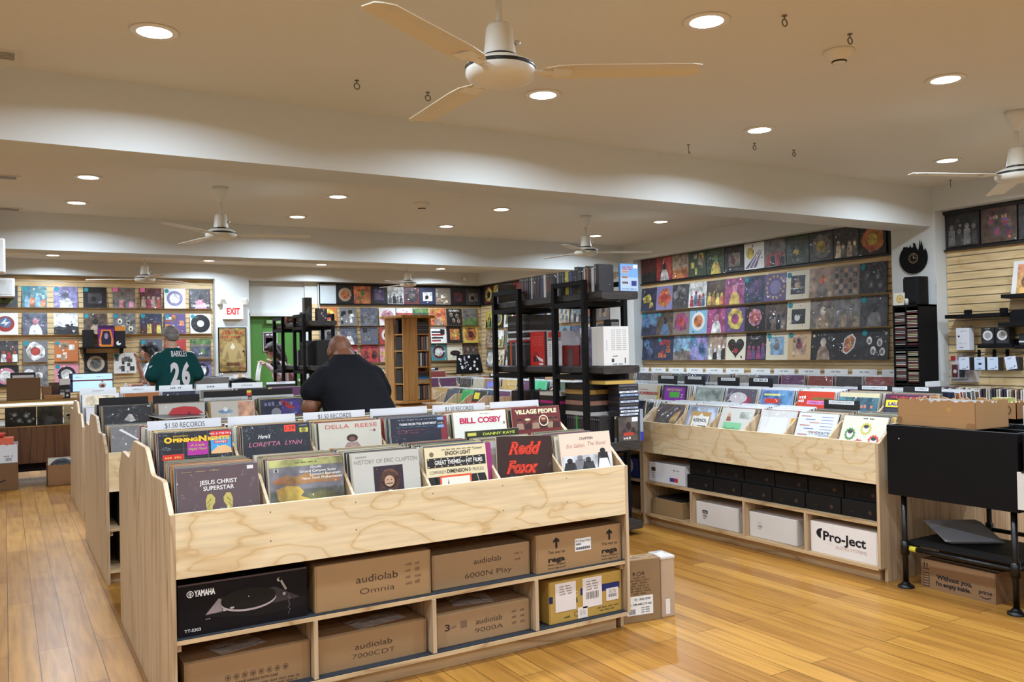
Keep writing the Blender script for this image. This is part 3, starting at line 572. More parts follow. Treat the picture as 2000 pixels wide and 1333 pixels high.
# ================================================================= plywood record bins
BL, TH = 2.18, .019
PROF = [(0, .0), (0, .83), (.018, .83), (.15, .932), (.18, .94), (.43, .93), (.47, .937), (.60, 1.02), (.64, 1.03), (1.02, 1.03), (1.06, 1.02), (1.19, .937), (1.23, .93), (1.48, .94), (1.51, .932), (1.642, .83), (1.66, .83), (1.66, 0)]
HALF = PROF[:9] + [(.81, 1.03), (.83, 1.02), (.83, 0)]
def record_bin(label, loc, rz, L=BL, bays=6, double=True, felt=True, low=4):
    t = thing('record_bin', label, 'record bin', loc, rz, 'plywood record bins')
    D = 1.66 if double else .83; P = PROF if double else HALF
    for k, x in enumerate((0, L-TH)):
        p = list(P) if k == 0 else [(0, .085)] + P[1:-1] + ([(1.66, .085), (1.60, .085), (1.60, .0), (.06, 0), (.06, .085)] if double else [(.83, 0), (.06, 0), (.06, .085)])
        b = MB('ply_end'); b.prism(p, 'x', x, x+TH); b.build('end_panel', t, bevel=.0015)
    b = MB('ply'); b.box(TH, L-TH, 0, .016, .585, .832)
    b.frame((0, 0, 0), (1, 0, 0), (0, 0, 1))
    for i in range(1, bays):
        x = TH+(L-2*TH)*i/bays
        for z in (.80, .685): b.disc(x, z, .003, (96, 72, 46), 1, .003, 8, 'paper')
    b.build('front_board', t, bevel=.001)
    if double: b = MB('ply'); b.box(TH, L-TH, 1.644, 1.66, .585, .832); b.build('rear_board', t)
    for i in range(1, bays):
        x = TH+(L-2*TH)*i/bays; q = [(.017, .64)] + [(y, z-.006) for y, z in P[2:-2] if .017 < y < D-.017] + [(D-.017, .82 if double else 1.0), (D-.017, .64)]
        b = MB('ply_end'); b.prism(q, 'x', x-.006, x+.006); b.build('divider', t)
    b = MB('ply_shelf'); b.box(TH, L-TH, .016, .43, .658, .675); b.box(TH, L-TH, .43, .445, .658, .88)
    b.box(TH, L-TH, .445, D/2 if double else D-.012, .768, .783)
    if double:
        b.box(TH, L-TH, D-.43, D-.016, .658, .675); b.box(TH, L-TH, D-.445, D-.43, .658, .88); b.box(TH, L-TH, D/2, D-.445, .768, .783); b.box(TH, L-TH, D/2-.006, D/2+.006, .783, 1.0)
    else: b.box(TH, L-TH, D-.012, D, .585, 1.0)
    b.build('record_tray', t)
    B = D/2 if double else D
    b = MB('ply_shelf'); b.box(TH, L-TH, .012, B, .332, .350); b.build('shelf', t, bevel=.001)
    b = MB('ply_shelf'); b.box(TH, L-TH, .004, B, .072, .092); b.build('shelf', t, bevel=.001)
    for i in range(1, low):
        x = TH+(L-2*TH)*i/low; b = MB('ply_end'); b.box(x-.009, x+.009, .006, B-.02, .092, .332); b.build('upright', t)
    b = MB('ply_end'); b.box(TH, L-TH, B-.02, B, .092, .6); b.build('back_panel', t)
    if double: b = MB('ply_end'); b.box(TH, L-TH, 1.5, 1.515, .085, .585); b.build('back_panel', t)
    for x in (TH+.001, L-TH-.02):
        b = MB('ply_end'); b.box(x, x+.019, .03, B-.02, .304, .331); b.build('cleat', t)
    b = MB('ply_shelf'); b.box(TH, L-.05, .06, D-.06 if double else D, 0, .072); b.build('plinth', t)
    if felt:
        b = MB('felt', (50, 51, 54)); b.box(TH, L-TH, .013, B-.02, .3502, .3532); b.build('felt_liner', t)
        b = MB('felt', (50, 51, 54)); b.box(TH+(BL/2 if felt == 2 else 0), L-TH, .005, B-.02, .0922, .0952); b.build('felt_liner', t)
    return t
BINS = {}
def add_bin(key, label, loc, rz, **k):
    record_bin(label, loc, rz, **k); BINS[key] = Matrix.Translation(loc) @ Matrix.Rotation(rz, 4, 'Z')
add_bin('front', 'plywood record bin nearest the viewer, audio cartons on its lower shelves', (.527, 3.42, 0), 0)
add_bin('mid', 'plywood record bin behind the nearest one, the bald man browsing at it', (.54, 5.93, 0), 0, felt=False)
add_bin('back', 'plywood record bin farthest back in the row of three by the counter aisle', (.585, 8.42, 0), 0, felt=False)
add_bin('side', 'plywood record bin beside the black bin, white cartons on its lower shelves', (4.43, 5.41, 0), R90, felt=False)
add_bin('side2', 'plywood record bin behind the tall black shelf, second along the clock wall', (4.43, 7.60, 0), R90, felt=False)
add_bin('side3', 'half empty plywood record bin behind the oak tower, third along the clock wall', (4.45, 9.80, 0), R90, felt=False)
add_bin('wall', 'plywood bin against the clock wall, near stretch with pale index cards', (6.95, 7.40, 0), R90, double=False, felt=False)
add_bin('wall2', 'plywood bin against the clock wall, stretch next to the far column', (6.95, 9.60, 0), R90, double=False, felt=False)
add_bin('rear', 'plywood bin against the back wall under the orange and red covers', (5.42, 13.32, 0), 0, double=False, felt=False)
# ----------------------------------------------------------------- record sleeves
EDGE = [(206, 192, 160), (214, 202, 174), (188, 172, 136), (222, 214, 194), (170, 150, 116), (196, 182, 150), (228, 222, 208), (150, 132, 104)]
BODY = [(60, 66, 62), (96, 78, 60), (40, 44, 62), (128, 52, 44), (186, 176, 150), (70, 92, 70), (50, 46, 48), (150, 132, 98), (204, 198, 184), (112, 104, 92), (160, 96, 48), (58, 84, 104), (92, 50, 84), (196, 160, 92)]
def bin_pt(key, bay, y, z, bays=6, L=BL): return BINS[key] @ Vector((TH+(L-2*TH)*(bay+.5)/bays, y, z))
def bin_rz(key): return BINS[key].to_euler().z
def sleeve_mb(th, col, edge, w=.313, h=.313, mat='gloss', kf=1.):
    b = MB(mat, col); b.box(-w/2, w/2, 0, th, 0, h)
    b.box(-w/2+.0003, w/2-.0003, .0003, th-.0003, -.0004, h+.0006, edge, 'paper'); b.box(-w/2-.0006, w/2+.0006, .0006, th-.0006, .001, h-.001, edge, 'paper')
    b.frame((-w/2, 0, h*(1-kf)), (1, 0, 0), (0, 0, 1), w, h*kf); return b
_pool = {}
def plain_sleeve(i):
    if i not in _pool:
        th = (.006, .008, .0095, .011)[i % 4]; b = sleeve_mb(th, BODY[i % len(BODY)], EDGE[(i*5+i//3) % len(EDGE)], h=.308+.0025*(i % 4))
        _pool[i] = (b.build('record_sleeve', link=False).data, th)
    return _pool[i]
NREC = [0]
def put(o, key, bay, y, z, lean, dx=0., yaw=0., roll=0.):
    o.location = bin_pt(key, bay, y, z) + BINS[key].to_3x3() @ Vector((dx, 0, 0)); o.rotation_mode = 'ZXY' if 0 else 'XYZ'
    o.matrix_world = Matrix.Translation(o.location) @ Matrix.Rotation(bin_rz(key)+yaw, 4, 'Z') @ Matrix.Rotation(lean, 4, 'X') @ Matrix.Rotation(roll, 4, 'Y'); NREC[0] += 1
    return o
def front(key, bay, row, draw, label, col, edge=(206, 192, 160), y=None, lean=-.16, dz=0., th=.008, dx=0., mat='gloss', yaw=0., roll=0., w=.313, kf=None):
    yy, zz = ((.05, .681), (.478, .787))[row]
    b = sleeve_mb(th, col, edge, mat=mat, w=w, h=.313, kf=kf or (.8, .48)[row]); draw(b)
    o = b.build('record_sleeve'); tag(o, label, 'record sleeve', 'front facing record sleeves'); return put(o, key, bay, (y if y is not None else yy), zz+dz, lean, dx, yaw, roll)
rr = random.Random(5)
def behind(key, bay, row, n, label, grp, y0=.065, y1=None, lean0=-.16, lean1=-.10, fill=None):
    """sleeves filed behind the front one; the front of the stack starts at local depth y0"""
    base, zz = ((0, .681), (.428, .787))[row]
    y1 = y1 or (.325 if row == 0 else .31); y = y0
    for k in range(n):
        f = k/max(1, n-1); i = rr.randrange(56); me, th = plain_sleeve(i); y = base + y0 + (y1-y0)*f
        o = bpy.data.objects.new('record_sleeve', me); COL.objects.link(o); tag(o, label, 'record sleeve', grp)
        put(o, key, bay, y, zz, lean0+(lean1-lean0)*f, rr.uniform(-.012, .012)+(0 if row else 0), rr.uniform(-.005, .005), rr.uniform(-.006, .006))
STUFF = MB('gloss')
def fill(key, bay, row, y0, y1, n, plastic=False, lean=-.14, zj=.004, wj=.01, h=.308, lean1=None):
    base, zz = ((0, .679), (.428, .786), (.83, .786), (1.23, .679))[row]; y1 = min(y1, .275) if row == 1 else y1
    for k in range(n):
        y = base+y0+(y1-y0)*k/max(1, n-1); th = rr.uniform(.004, .008); c = BODY[rr.randrange(len(BODY))]; e = (224, 222, 216) if plastic else EDGE[rr.randrange(len(EDGE))]
        T = Matrix.Translation(bin_pt(key, bay, y, zz)) @ Matrix.Rotation(bin_rz(key), 4, 'Z') @ Matrix.Rotation(lean+((lean if lean1 is None else lean1)-lean)*k/max(1, n-1)+rr.uniform(-.006, .006), 4, 'X')
        STUFF.T = T; dx = rr.uniform(-wj, wj); hh = h+rr.uniform(-zj, zj)
        if plastic:
            STUFF.box(-.157+dx, .157+dx, 0, th, 0, hh, c, 'plastic'); STUFF.box(-.160+dx, .160+dx, .0005, th-.0005, .0, hh+.007, (214, 214, 212), 'plastic')
        else:
            STUFF.box(-.156+dx, .156+dx, 0, th, 0, hh, c, 'gloss'); STUFF.box(-.1566+dx, .1566+dx, .0008, th-.0008, 0, hh+.0006, e, 'paper')
    STUFF.T = None
WHT, CRM, BLK = (236, 232, 222), (214, 200, 164), (28, 26, 26)
# --- nearest bin, front row
def d_wings(b):
    b.text('JESUS CHRIST', .5, .775, .052, WHT, w=.46, bold=.012); b.text('SUPERSTAR', .5, .70, .052, WHT, w=.375, bold=.012)
    for s in (-1, 1):
        b.poly([(.5+s*x, y) for x, y in ((.05, .60), (.09, .655), (.14, .65), (.165, .58), (.16, .48), (.12, .38), (.07, .33), (.09, .42), (.085, .5), (.055, .54))][::s], (190, 172, 92), 2)
        for k in range(3): b.poly([(.5+s*(.10+.015*k), .60-.06*k), (.5+s*(.15+.004*k), .54-.06*k), (.5+s*(.146+.004*k), .535-.06*k), (.5+s*(.096+.015*k), .59-.06*k)][::s], (120, 100, 60), 3)
    b.rect(.86, .93, .94, .975, (220, 212, 210), 2); b.text('~~~', .06, .94, .012, (150, 120, 90), al='l')
def d_canyon(b):
    A = 'art'; b.rect(0, .86, 1, 1, (158, 154, 96), 1, A); b.rect(0, .4, 1, .86, (108, 106, 110), 1, A); b.rect(0, 0, 1, .42, (86, 86, 76), 1, A)
    b.poly([(.05, .62), (.2, .7), (.35, .66), (.5, .72), (.62, .64), (.8, .7), (.95, .6), (.95, .5), (.6, .52), (.3, .5), (.05, .54)], (146, 104, 66), 2, A)
    b.poly([(.08, .44), (.22, .5), (.38, .47), (.45, .36), (.40, .28), (.52, .22), (.55, .05), (.2, .05), (.1, .25)], (176, 142, 66), 2, A); b.poly([(.5, .3), (.72, .36), (.9, .3), (.88, .05), (.55, .05)], (104, 100, 60), 3, A)
    for t, y, x in (('Grofé', .80, .70), ('Grand Canyon Suite', .725, .90), ('Leonard Bernstein', .655, .96), ('New York Philharmonic', .585, .985)): b.text(t, x, y, .05, (240, 236, 224), al='r', w={'Grofé': .15, 'Grand Canyon Suite': .5, 'Leonard Bernstein': .42, 'New York Philharmonic': .55}[t], bold=.004, shear=.1)
    b.text('~~~~~~~~~~~~~~~~', .5, .915, .028, (90, 88, 60), w=.3); b.rect(.06, .77, .12, .83, (214, 208, 190), 3); b.disc(.09, .8, .02, (70, 70, 70), 4)
def d_portrait(b):
    b.text('HISTORY OF ERIC CLAPTON', .5, .80, .078, (120, 116, 110), w=.94, bold=-.014); b.rect(.05, .915, .21, .945, (158, 152, 138), 2)
    b.rect(.30, .12, .74, .74, (44, 26, 38), 2)
    b.disc(.535, .50, .135, (88, 56, 38), 3, .18, mat='art'); b.poly([(.38, .52), (.36, .3), (.44, .22), (.62, .22), (.66, .36), (.67, .52), (.58, .62), (.45, .62)], (66, 40, 30), 3, 'art')
    b.disc(.525, .45, .075, (190, 150, 120), 4, .105); b.rect(.475, .40, .575, .415, (60, 40, 32), 5); b.disc(.50, .475, .012, (50, 34, 30), 5, .008); b.disc(.555, .475, .012, (50, 34, 30), 5, .008)
    b.poly([(.41, .58), (.5, .64), (.62, .6), (.65, .5), (.61, .55), (.53, .56), (.46, .54), (.44, .44), (.40, .46)], (74, 46, 32), 5); b.poly([(.33, .12), (.42, .27), (.5, .30), (.6, .28), (.71, .12)], (28, 26, 34), 5); b.poly([(.5, .3), (.56, .29), (.54, .14)], (170, 176, 200), 6)
def d_films(b):
    b.text('ENOCH LIGHT', .53, .865, .06, BLK, w=.42, bold=.02); b.text('Command', .94, .925, .04, (60, 54, 46), w=.15, shear=.4, al='r'); b.text('~~~~~~~~~~~~~~~~~~~~~~~~~~~~~~', .53, .945, .018, (110, 96, 70), w=.52); b.disc(.10, .89, .035, (120, 104, 76), 2)
    b.rect(.02, .68, .98, .83, BLK, 2); b.text('GREAT THEMES', .35, .725, .065, WHT, w=.42, bold=.02, lv=4); b.text('FROM', .60, .735, .03, WHT, w=.07, lv=4); b.text('HIT FILMS', .79, .725, .065, WHT, w=.27, bold=.02, lv=4)
    b.text("COMMAND'S", .05, .585, .05, (70, 62, 52), w=.26, al='l', bold=-.01); b.text('DIMENSION·3·', .33, .585, .058, BLK, w=.4, al='l', bold=.02); b.text('PROCESS', .75, .585, .05, (90, 80, 66), w=.19, al='l', bold=-.01)
    for k in range(9): b.rect(.03+.105*k, .69, .05+.105*k, .705, CRM, 3); b.rect(.03+.105*k, .805, .05+.105*k, .82, CRM, 3)
    for x in (.0, .1, .66, .8): b.poly([(x+.02, .54), (x+.15, .54), (x+.26, .05), (x+.13, .05)], BLK, 2)
    b.rect(.2, .05, .72, .55, (220, 84, 42), 4); b.rect(.23, .05, .69, .52, (232, 226, 208), 5); b.poly([(.26, .05), (.34, .5), (.36, .05)], BLK, 6); b.rect(.38, .1, .64, .38, (60, 58, 60), 6); b.disc(.51, .28, .085, (232, 226, 208), 7); b.disc(.51, .27, .055, (216, 60, 36), 8)
def d_neon(b):
    for t, x, y, w_ in (('Redd', .5, .66, .6), ('Foxx', .44, .30, .58)):
        b.text(t, x, y, .22, (110, 24, 14), w=w_, bold=.09, shear=.35, lv=2); b.text(t, x, y, .22, (226, 66, 40), w=w_, bold=.045, shear=.35, lv=4); b.text(t, x, y, .22, (150, 30, 20), w=w_, bold=-.02, shear=.35, lv=6)
    b.text('~~~~~~~~', .58, .19, .06, (200, 110, 50), w=.4, shear=.2); b.rect(.03, .05, .3, .12, (70, 160, 170), 2)
def d_chapters(b):
    b.rect(.0, .45, 1, 1, (228, 204, 180), 1); b.text('CHAPTERS', .52, .82, .065, (70, 62, 60), w=.27, space=.8); b.text('Eric Gallon,', .30, .63, .10, (170, 96, 84), w=.36, shear=.35, bold=-.01); b.text('The Stand', .72, .66, .10, (170, 96, 84), w=.36, shear=.35, bold=-.01)
    b.rect(.02, .05, .98, .42, (196, 196, 196), 2, 'art')
    for x, h, c in ((.16, .36, (40, 40, 42)), (.36, .42, (120, 120, 122)), (.52, .36, (60, 60, 62)), (.82, .56, (30, 30, 32))): b.poly([(x-.13, .05), (x+.13, .05), (x+.09, h-.1), (x-.09, h-.1)], c, 3); b.disc(x, h-.06, .055, c, 3, .07)
    b.poly([(.7, .05), (.95, .05), (.9, .3), (.74, .3)], (226, 226, 226), 4)
# --- nearest bin, rear row
def d_opening(b):
    b.rect(.01, .01, .99, .99, (26, 26, 28), 1)
    for k in range(1, 4): b.rect(0, .25*k, 1, .25*k+.006, (96, 96, 96), 2); b.rect(.33*k, 0, .33*k+.006, 1, (96, 96, 96), 2)
    b.rect(.38, .3, .66, .70, (176, 44, 142), 3); b.rect(.70, .3, .98, .96, (66, 154, 206), 3); b.rect(.70, .80, .98, .97, (206, 44, 50), 4); b.rect(.05, .20, .33, .36, (206, 40, 36), 3)
    b.text('BROADWAY', .30, .855, .045, (226, 180, 50), w=.2, lv=6); b.text('VOL 3: THE 70s', .82, .87, .05, WHT, w=.28, lv=6, bold=.01)
    b.text('O', .13, .70, .15, (240, 184, 32), w=.105, bold=.06, lv=7); b.text('PENING', .36, .71, .10, (240, 184, 32), w=.33, bold=.06, lv=7); b.text('N', .59, .70, .15, (240, 184, 32), w=.11, bold=.06, lv=7); b.text('IGHTS', .81, .71, .10, (240, 184, 32), w=.30, bold=.06, lv=7)
    b.rect(.745, .6, .93, .68, (210, 50, 54), 4); b.text('GYPSY', .84, .615, .05, WHT, w=.16, bold=.02, lv=6); b.poly([(.70, .36), (.8, .52), (.9, .54), (.98, .44), (.98, .3), (.7, .3)], (228, 178, 122), 5)
    b.text('A Little', .52, .56, .07, (190, 200, 80), w=.2, shear=.3, lv=6); b.text('Night Music', .52, .45, .07, (190, 200, 80), w=.25, shear=.3, lv=6); b.text('~~~~~~~', .19, .24, .06, (240, 160, 60), w=.22, lv=6, bold=.02)
def d_here(b):
    b.text("Here's", .31, .58, .12, WHT, w=.18, shear=.35, bold=.01); b.text('LORETTA', .31, .34, .13, (206, 116, 140), w=.46, shear=.25); b.text('LYNN', .74, .34, .13, (206, 116, 140), w=.26, shear=.25)
    b.rect(.61, .74, .78, .95, (232, 66, 40), 3); b.text('1.59', .695, .80, .10, BLK, w=.13, lv=5, bold=-.005); b.rect(.84, .70, .97, .84, (204, 192, 78), 3); b.disc(.9, .77, .035, (120, 116, 50), 4); b.text('STEREO', .895, .90, .03, (190, 190, 190), w=.12)
    for k in range(16): x, y = .1+.5*rr.random(), .7+.22*rr.random(); b.rect(x, y, x+.004+.012*rr.random(), y+.004+.01*rr.random(), (150, 152, 158), 2)
def d_della(b):
    b.text('DELLA', .29, .80, .125, (198, 80, 70), w=.38); b.text('REESE', .76, .80, .125, (198, 80, 70), w=.36); b.disc(.52, .47, .09, (44, 28, 24), 2, .12); b.disc(.52, .44, .05, (120, 76, 60), 3, .07); b.poly([(.36, .1), (.68, .1), (.6, .34), (.44, .34)], (150, 120, 110), 2); b.disc(.89, .68, .02, (150, 50, 54), 2); b.rect(.81, .675, .86, .683, (80, 70, 66), 2)
def d_apart(b):
    b.rect(.88, 0, 1, 1, (130, 40, 48), 1); b.text('THEME FROM THE APARTMENT', .48, .74, .075, (226, 224, 222), w=.66, bold=.02)
    b.text('~~~~~~~~~~~~~~~~~~~~~~~~~~~~~~~~~~~~~~~~~~~~', .48, .91, .025, (140, 150, 160), w=.7); b.text('~~~~~~~~~~~~~~~~~~~~~~~~~~~~', .43, .66, .035, (60, 96, 120), w=.66); b.text('~~~~~~~~~~~~~~~~~~~~~~~~', .36, .56, .03, (140, 50, 66), w=.5); b.text('~~~~~~~~~~~~~~~~', .3, .47, .03, (140, 50, 66), w=.36)
    for y0, c, s, tc in ((.86, (96, 150, 190), 'STEREO', WHT), (.71, (30, 30, 40), 'UA', WHT), (.60, (80, 140, 190), 'HI-FI', WHT)): b.rect(.82, y0, .94, y0+(.10 if y0 != .71 else .13), c, 3); b.text(s, .88, y0+.025, .05, tc, w=.09, lv=5)
def d_bill(b):
    b.text('BILL', .26, .60, .19, (196, 26, 76), w=.30, bold=.03, space=.9); b.text('COSBY', .68, .60, .19, (196, 26, 76), w=.46, bold=.03, space=.9); b.text('~~~~~~~~~~', .6, .90, .025, (150, 146, 130), w=.2); b.disc(.955, .55, .025, (150, 146, 130), 2)
def d_village(b):
    b.text('VILLAGE PEOPLE', .5, .76, .15, (234, 222, 178), w=.86, bold=.045)
    b.text('~~~~~~~~', .5, .66, .045, (60, 18, 20), w=.3, shear=.3)
    for k, (x, c, h) in enumerate(((.15, (40, 30, 30), 1), (.31, (220, 206, 170), 1), (.47, (70, 36, 30), 0), (.64, (206, 150, 110), 0), (.78, (40, 28, 26), 1), (.9, (50, 26, 22), 0))):
        b.disc(x, .50, .05, (118, 66, 50), 2, .07); b.disc(x, .55, .06 if h else .05, c, 3, .04); b.poly([(x-.08, .2), (x+.08, .2), (x+.06, .42), (x-.06, .42)], (60, 24, 24) if k % 2 else (160, 130, 104), 2)
    b.ring(.64, .48, .10, .02, (230, 214, 180), 4)
FA = [(d_wings, 'plum record cover with white title and two gold wings, front row of nearest bin', (92, 74, 76)), (d_canyon, 'landscape record cover with tan rocks and white italic lines, front row of nearest bin', (110, 108, 104)),
      (d_portrait, 'pale grey record cover with a dark square portrait of a long haired man', (190, 186, 174)), (d_films, 'cream record cover with black title bands and orange square, front row of nearest bin', (224, 208, 166)),
      (d_neon, 'dark brown record cover with red neon lettering, leaning askew in front row', (50, 26, 22)), (d_chapters, 'peach record cover with thin script above black and white figures', (228, 208, 186))]
FB = [(d_opening, 'black record cover with fat yellow title and coloured squares, rear row of nearest bin', (30, 30, 32)), (d_here, 'worn black record cover with pink lettering and an orange price sticker', (34, 36, 44)),
      (d_della, 'grey record cover with red serif title, rear row of nearest bin', (196, 190, 172)), (d_apart, 'dark navy record cover with small white title and red side strip', (30, 32, 46)),
      (d_bill, 'white record cover with tall crimson lettering, rear row of nearest bin', (232, 228, 212)), (d_village, 'dark red record cover with bold cream lettering over a row of heads', (110, 34, 34))]
SHORT_A = ['the plum cover with gold wings', 'the tan rocks landscape cover', 'the grey portrait cover', 'the cream cover with title bands', 'the red neon cover', 'the peach script cover']
SHORT_B = ['the black cover with yellow title', 'the black cover with pink lettering', 'the grey cover with red title', 'the navy cover with red strip', 'the white cover with crimson lettering', 'the dark red cover with heads']
for k in range(6):
    f, l, c = FA[k]; kw = {}; KF = (1.0, .68, .75, .93, .8, .62)[k]
    if k == 4: kw = dict(dx=-.001, roll=.05, y=.075, lean=-.13, dz=.017)
    if k == 3: kw = dict(dx=-.012)
    if k == 5: kw = dict(dx=.004, dz=.012)
    front('front', k, 0, f, l, c, kf=KF, **kw)
    behind('front', k, 0, 18 if k != 4 else 17, 'sleeve filed edge-on behind ' + SHORT_A[k] + ', nearest bin', 'sleeves behind ' + SHORT_A[k], y1=.325 if k != 4 else .31, y0=.064 if k < 3 else .071 if k != 4 else .10)
    f, l, c = FB[k]; front('front', k, 1, f, l, c, y=(.50, .495, .495, .50, .49, .52)[k], dx=(.0, .0, .0, .01, .0, .012)[k], dz=(0, .01, .0, .0, .012, .015)[k])
    behind('front', k, 1, 15, 'sleeve filed edge-on behind ' + SHORT_B[k] + ', nearest bin', 'sleeves behind ' + SHORT_B[k], y0=.088 if k < 5 else .108, y1=.30)
def d_kaye(b): b.text('DANNY KAYE', .62, .80, .10, (196, 200, 70), w=.6, bold=.03); b.rect(.04, .8, .2, .93, (206, 198, 90), 2)
front('front', 4, 0, d_kaye, 'dark green record cover with yellow lettering standing high behind the red neon cover', (36, 44, 34), (206, 190, 150), y=.35, lean=-.06, dz=.03, dx=-.02, kf=.4)
# magenta sleeve beside the cream cover
b = sleeve_mb(.008, (150, 40, 104), (150, 40, 104)); o = b.build('record_sleeve'); tag(o, 'magenta record sleeve sticking out beside the cream cover with title bands', 'record sleeve'); put(o, 'front', 3, .0595, .681, -.16, .022)
for k in range(6): fill('front', k, 2, .06, .30, 9, lean=.1)
# --- second bin
def d_space(b): b.poly([(.42, .35), (.52, .62), (.58, .6), (.66, .3), (.56, .25)], (206, 196, 190), 2, 'art'); b.rect(.9, .93, .97, .97, WHT, 2); b.disc(.5, .3, .12, (60, 60, 64), 1, .1)
def d_mouth(b): b.rect(.2, .02, .98, .98, (206, 200, 186), 1); b.poly([(.2, .5), (.3, .78), (.55, .86), (.8, .8), (.97, .5), (.8, .42), (.3, .42)], (204, 38, 44), 2); b.poly([(.6, .45), (.66, .62), (.7, .45)], (130, 20, 24), 3)
def d_sky(b): b.rect(.02, .02, .98, .98, (212, 202, 184), 1); b.disc(.33, .5, .17, (126, 160, 190), 2, .1, mat='art'); b.disc(.33, .6, .05, (246, 246, 246), 3); b.rect(.62, .1, .98, .95, (226, 160, 130), 2, 'art')
def d_jazz(b): b.rect(.5, .02, .98, .98, (62, 50, 130), 1, 'art'); b.text('~~~~~~~~~', .5, .66, .2, (130, 130, 170), w=.8); b.poly([(.45, .85), (.6, .9), (.85, .5), (.7, .48)], (196, 50, 50), 3); b.disc(.38, .3, .12, (150, 150, 160), 2)
def d_clear(b): b.rect(.0, .0, 1, 1, (120, 118, 116), 1, 'plastic'); b.poly([(.15, .9), (.5, .62), (.52, .65), (.2, .93)], (236, 236, 236), 2)
SM = [(0, d_space, 'black record cover with a pale figure, first in rear row of second bin', BLK), (1, d_mouth, 'cream record cover with giant red lips, rear row of second bin', (206, 200, 186)), (2, d_sky, 'cream shrink wrapped record cover with blue and orange patches, second bin', (212, 202, 184)), (3, d_jazz, 'navy and purple record cover under the index card beside the bald man', (44, 44, 62))]
for k, f, l, c in SM:
    front('mid', k, 1, f, l, c, y=.52, mat='gloss' if k != 2 else 'plastic'); behind('mid', k, 1, 5, 'sleeve filed behind ' + l.split(',')[0].split(' in ')[0], 'sleeves of second bin, behind ' + l.split(',')[0], y0=.105, y1=.2); fill('mid', k, 1, .20, .31, 9)
front('mid', 0, 0, d_clear, 'grey record in a glossy clear sleeve, front row end of second bin', (118, 116, 114), (180, 178, 174), mat='plastic', y=.045)
b = sleeve_mb(.008, (40, 38, 38), (226, 220, 206)); o = b.build('record_sleeve'); tag(o, 'black sleeve lying flat across the tops of the front row, below the red lips', 'record sleeve'); o.matrix_world = Matrix.Translation(bin_pt('mid', 1, .40, 1.008)) @ Matrix.Rotation(.35, 4, 'Z') @ Matrix.Rotation(-1.50, 4, 'X')
for k in range(6):
    fill('mid', k, 0, .08 if k == 0 else .05, .32, 16); fill('mid', k, 2, .06, .30, 8, lean=.1)
    if k > 3: fill('mid', k, 1, .08, .31, 14)
# --- third bin
def d_white(b): b.rect(.08, .3, .9, .92, (226, 206, 176), 1, 'art'); b.rect(.3, .05, .6, .2, (120, 124, 140), 2)
front('back', 0, 1, d_white, 'white record cover with tan picture at the end of the third bin', (230, 226, 220), mat='plastic', y=.50); 
front('back', 0, 0, lambda b: b.rect(.3, .3, .8, .62, (196, 200, 206), 2), 'white boxed record with grey label standing at the end of the third bin', (226, 226, 228), (226, 226, 228), y=.05)
def d_enter(b): b.text('ENTER', .8, .6, .16, WHT, w=.3, bold=.02); b.poly([(.1, .5), (.3, .85), (.5, .85), (.6, .5)], (220, 190, 50), 2); b.poly([(.2, .5), (.3, .7), (.45, .7), (.5, .5)], (206, 60, 40), 3)
front('back', 4, 1, d_enter, 'dark record cover with white word and yellow shape in the third bin', (40, 34, 32), y=.50)
for k in range(6):
    fill('back', k, 0, .09, .32, 12, plastic=True); fill('back', k, 1, .10, .31, 12, plastic=k < 4); fill('back', k, 2, .06, .3, 6, lean=.1)
# --- bin with white cartons (front row bays run from far to near)
def d_tiger(b): b.poly([(.5, .05), (.56, .5), (.7, .72), (.85, .8), (.92, .9), (.78, .4), (.74, .05)], (170, 130, 90), 2, 'art'); b.poly([(.3, .05), (.42, .45), (.5, .05)], (120, 96, 76), 2, 'art')
def d_book(b): b.rect(.08, .05, .96, .96, (168, 176, 190), 1, 'art'); b.rect(.16, .0, .82, .82, (190, 150, 90), 2); b.rect(.22, .0, .78, .68, (236, 232, 222), 3); b.poly([(.42, .68), (.5, .78), (.58, .68)], (236, 232, 222), 3); b.text('KERNOL', .5, .5, .10, BLK, w=.46, bold=.02, lv=5); b.rect(.28, .0, .74, .38, (30, 30, 32), 4); b.disc(.38, .25, .08, (230, 228, 224), 5, .2)
def d_open(b): b.rect(.15, .1, .72, .56, (128, 190, 140), 3); b.text('Open Nova', .44, .32, .10, (60, 92, 70), w=.46, lv=5); b.disc(.27, .78, .05, (206, 160, 130), 2, .07); b.poly([(.2, .6), (.36, .6), (.32, .74), (.22, .74)], (150, 96, 70), 2); b.rect(.6, .7, .95, .9, (200, 204, 190), 2, 'art')
def d_wrap(b): b.rect(.06, .06, .8, .8, (216, 214, 210), 2, 'plastic'); b.rect(.88, .4, .98, .8, (212, 150, 40), 2); b.rect(.88, .1, .98, .4, (90, 70, 120), 2)
def d_write(b):
    for k in range(7):
        x, y = .08+.12*(k % 3), .9-.085*k; b.rect(x, y, x+.25, y+.02, ((170, 80, 70), (90, 120, 170), (190, 120, 120))[k % 3], 2); b.rect(.6, y, .9, y+.015, (120, 140, 180), 2)
    b.text('IN GRACE', .62, .42, .09, (90, 96, 110), w=.5, bold=-.01); b.rect(.35, .05, .85, .3, (196, 206, 220), 2); b.disc(.6, .2, .06, (214, 150, 40), 3)
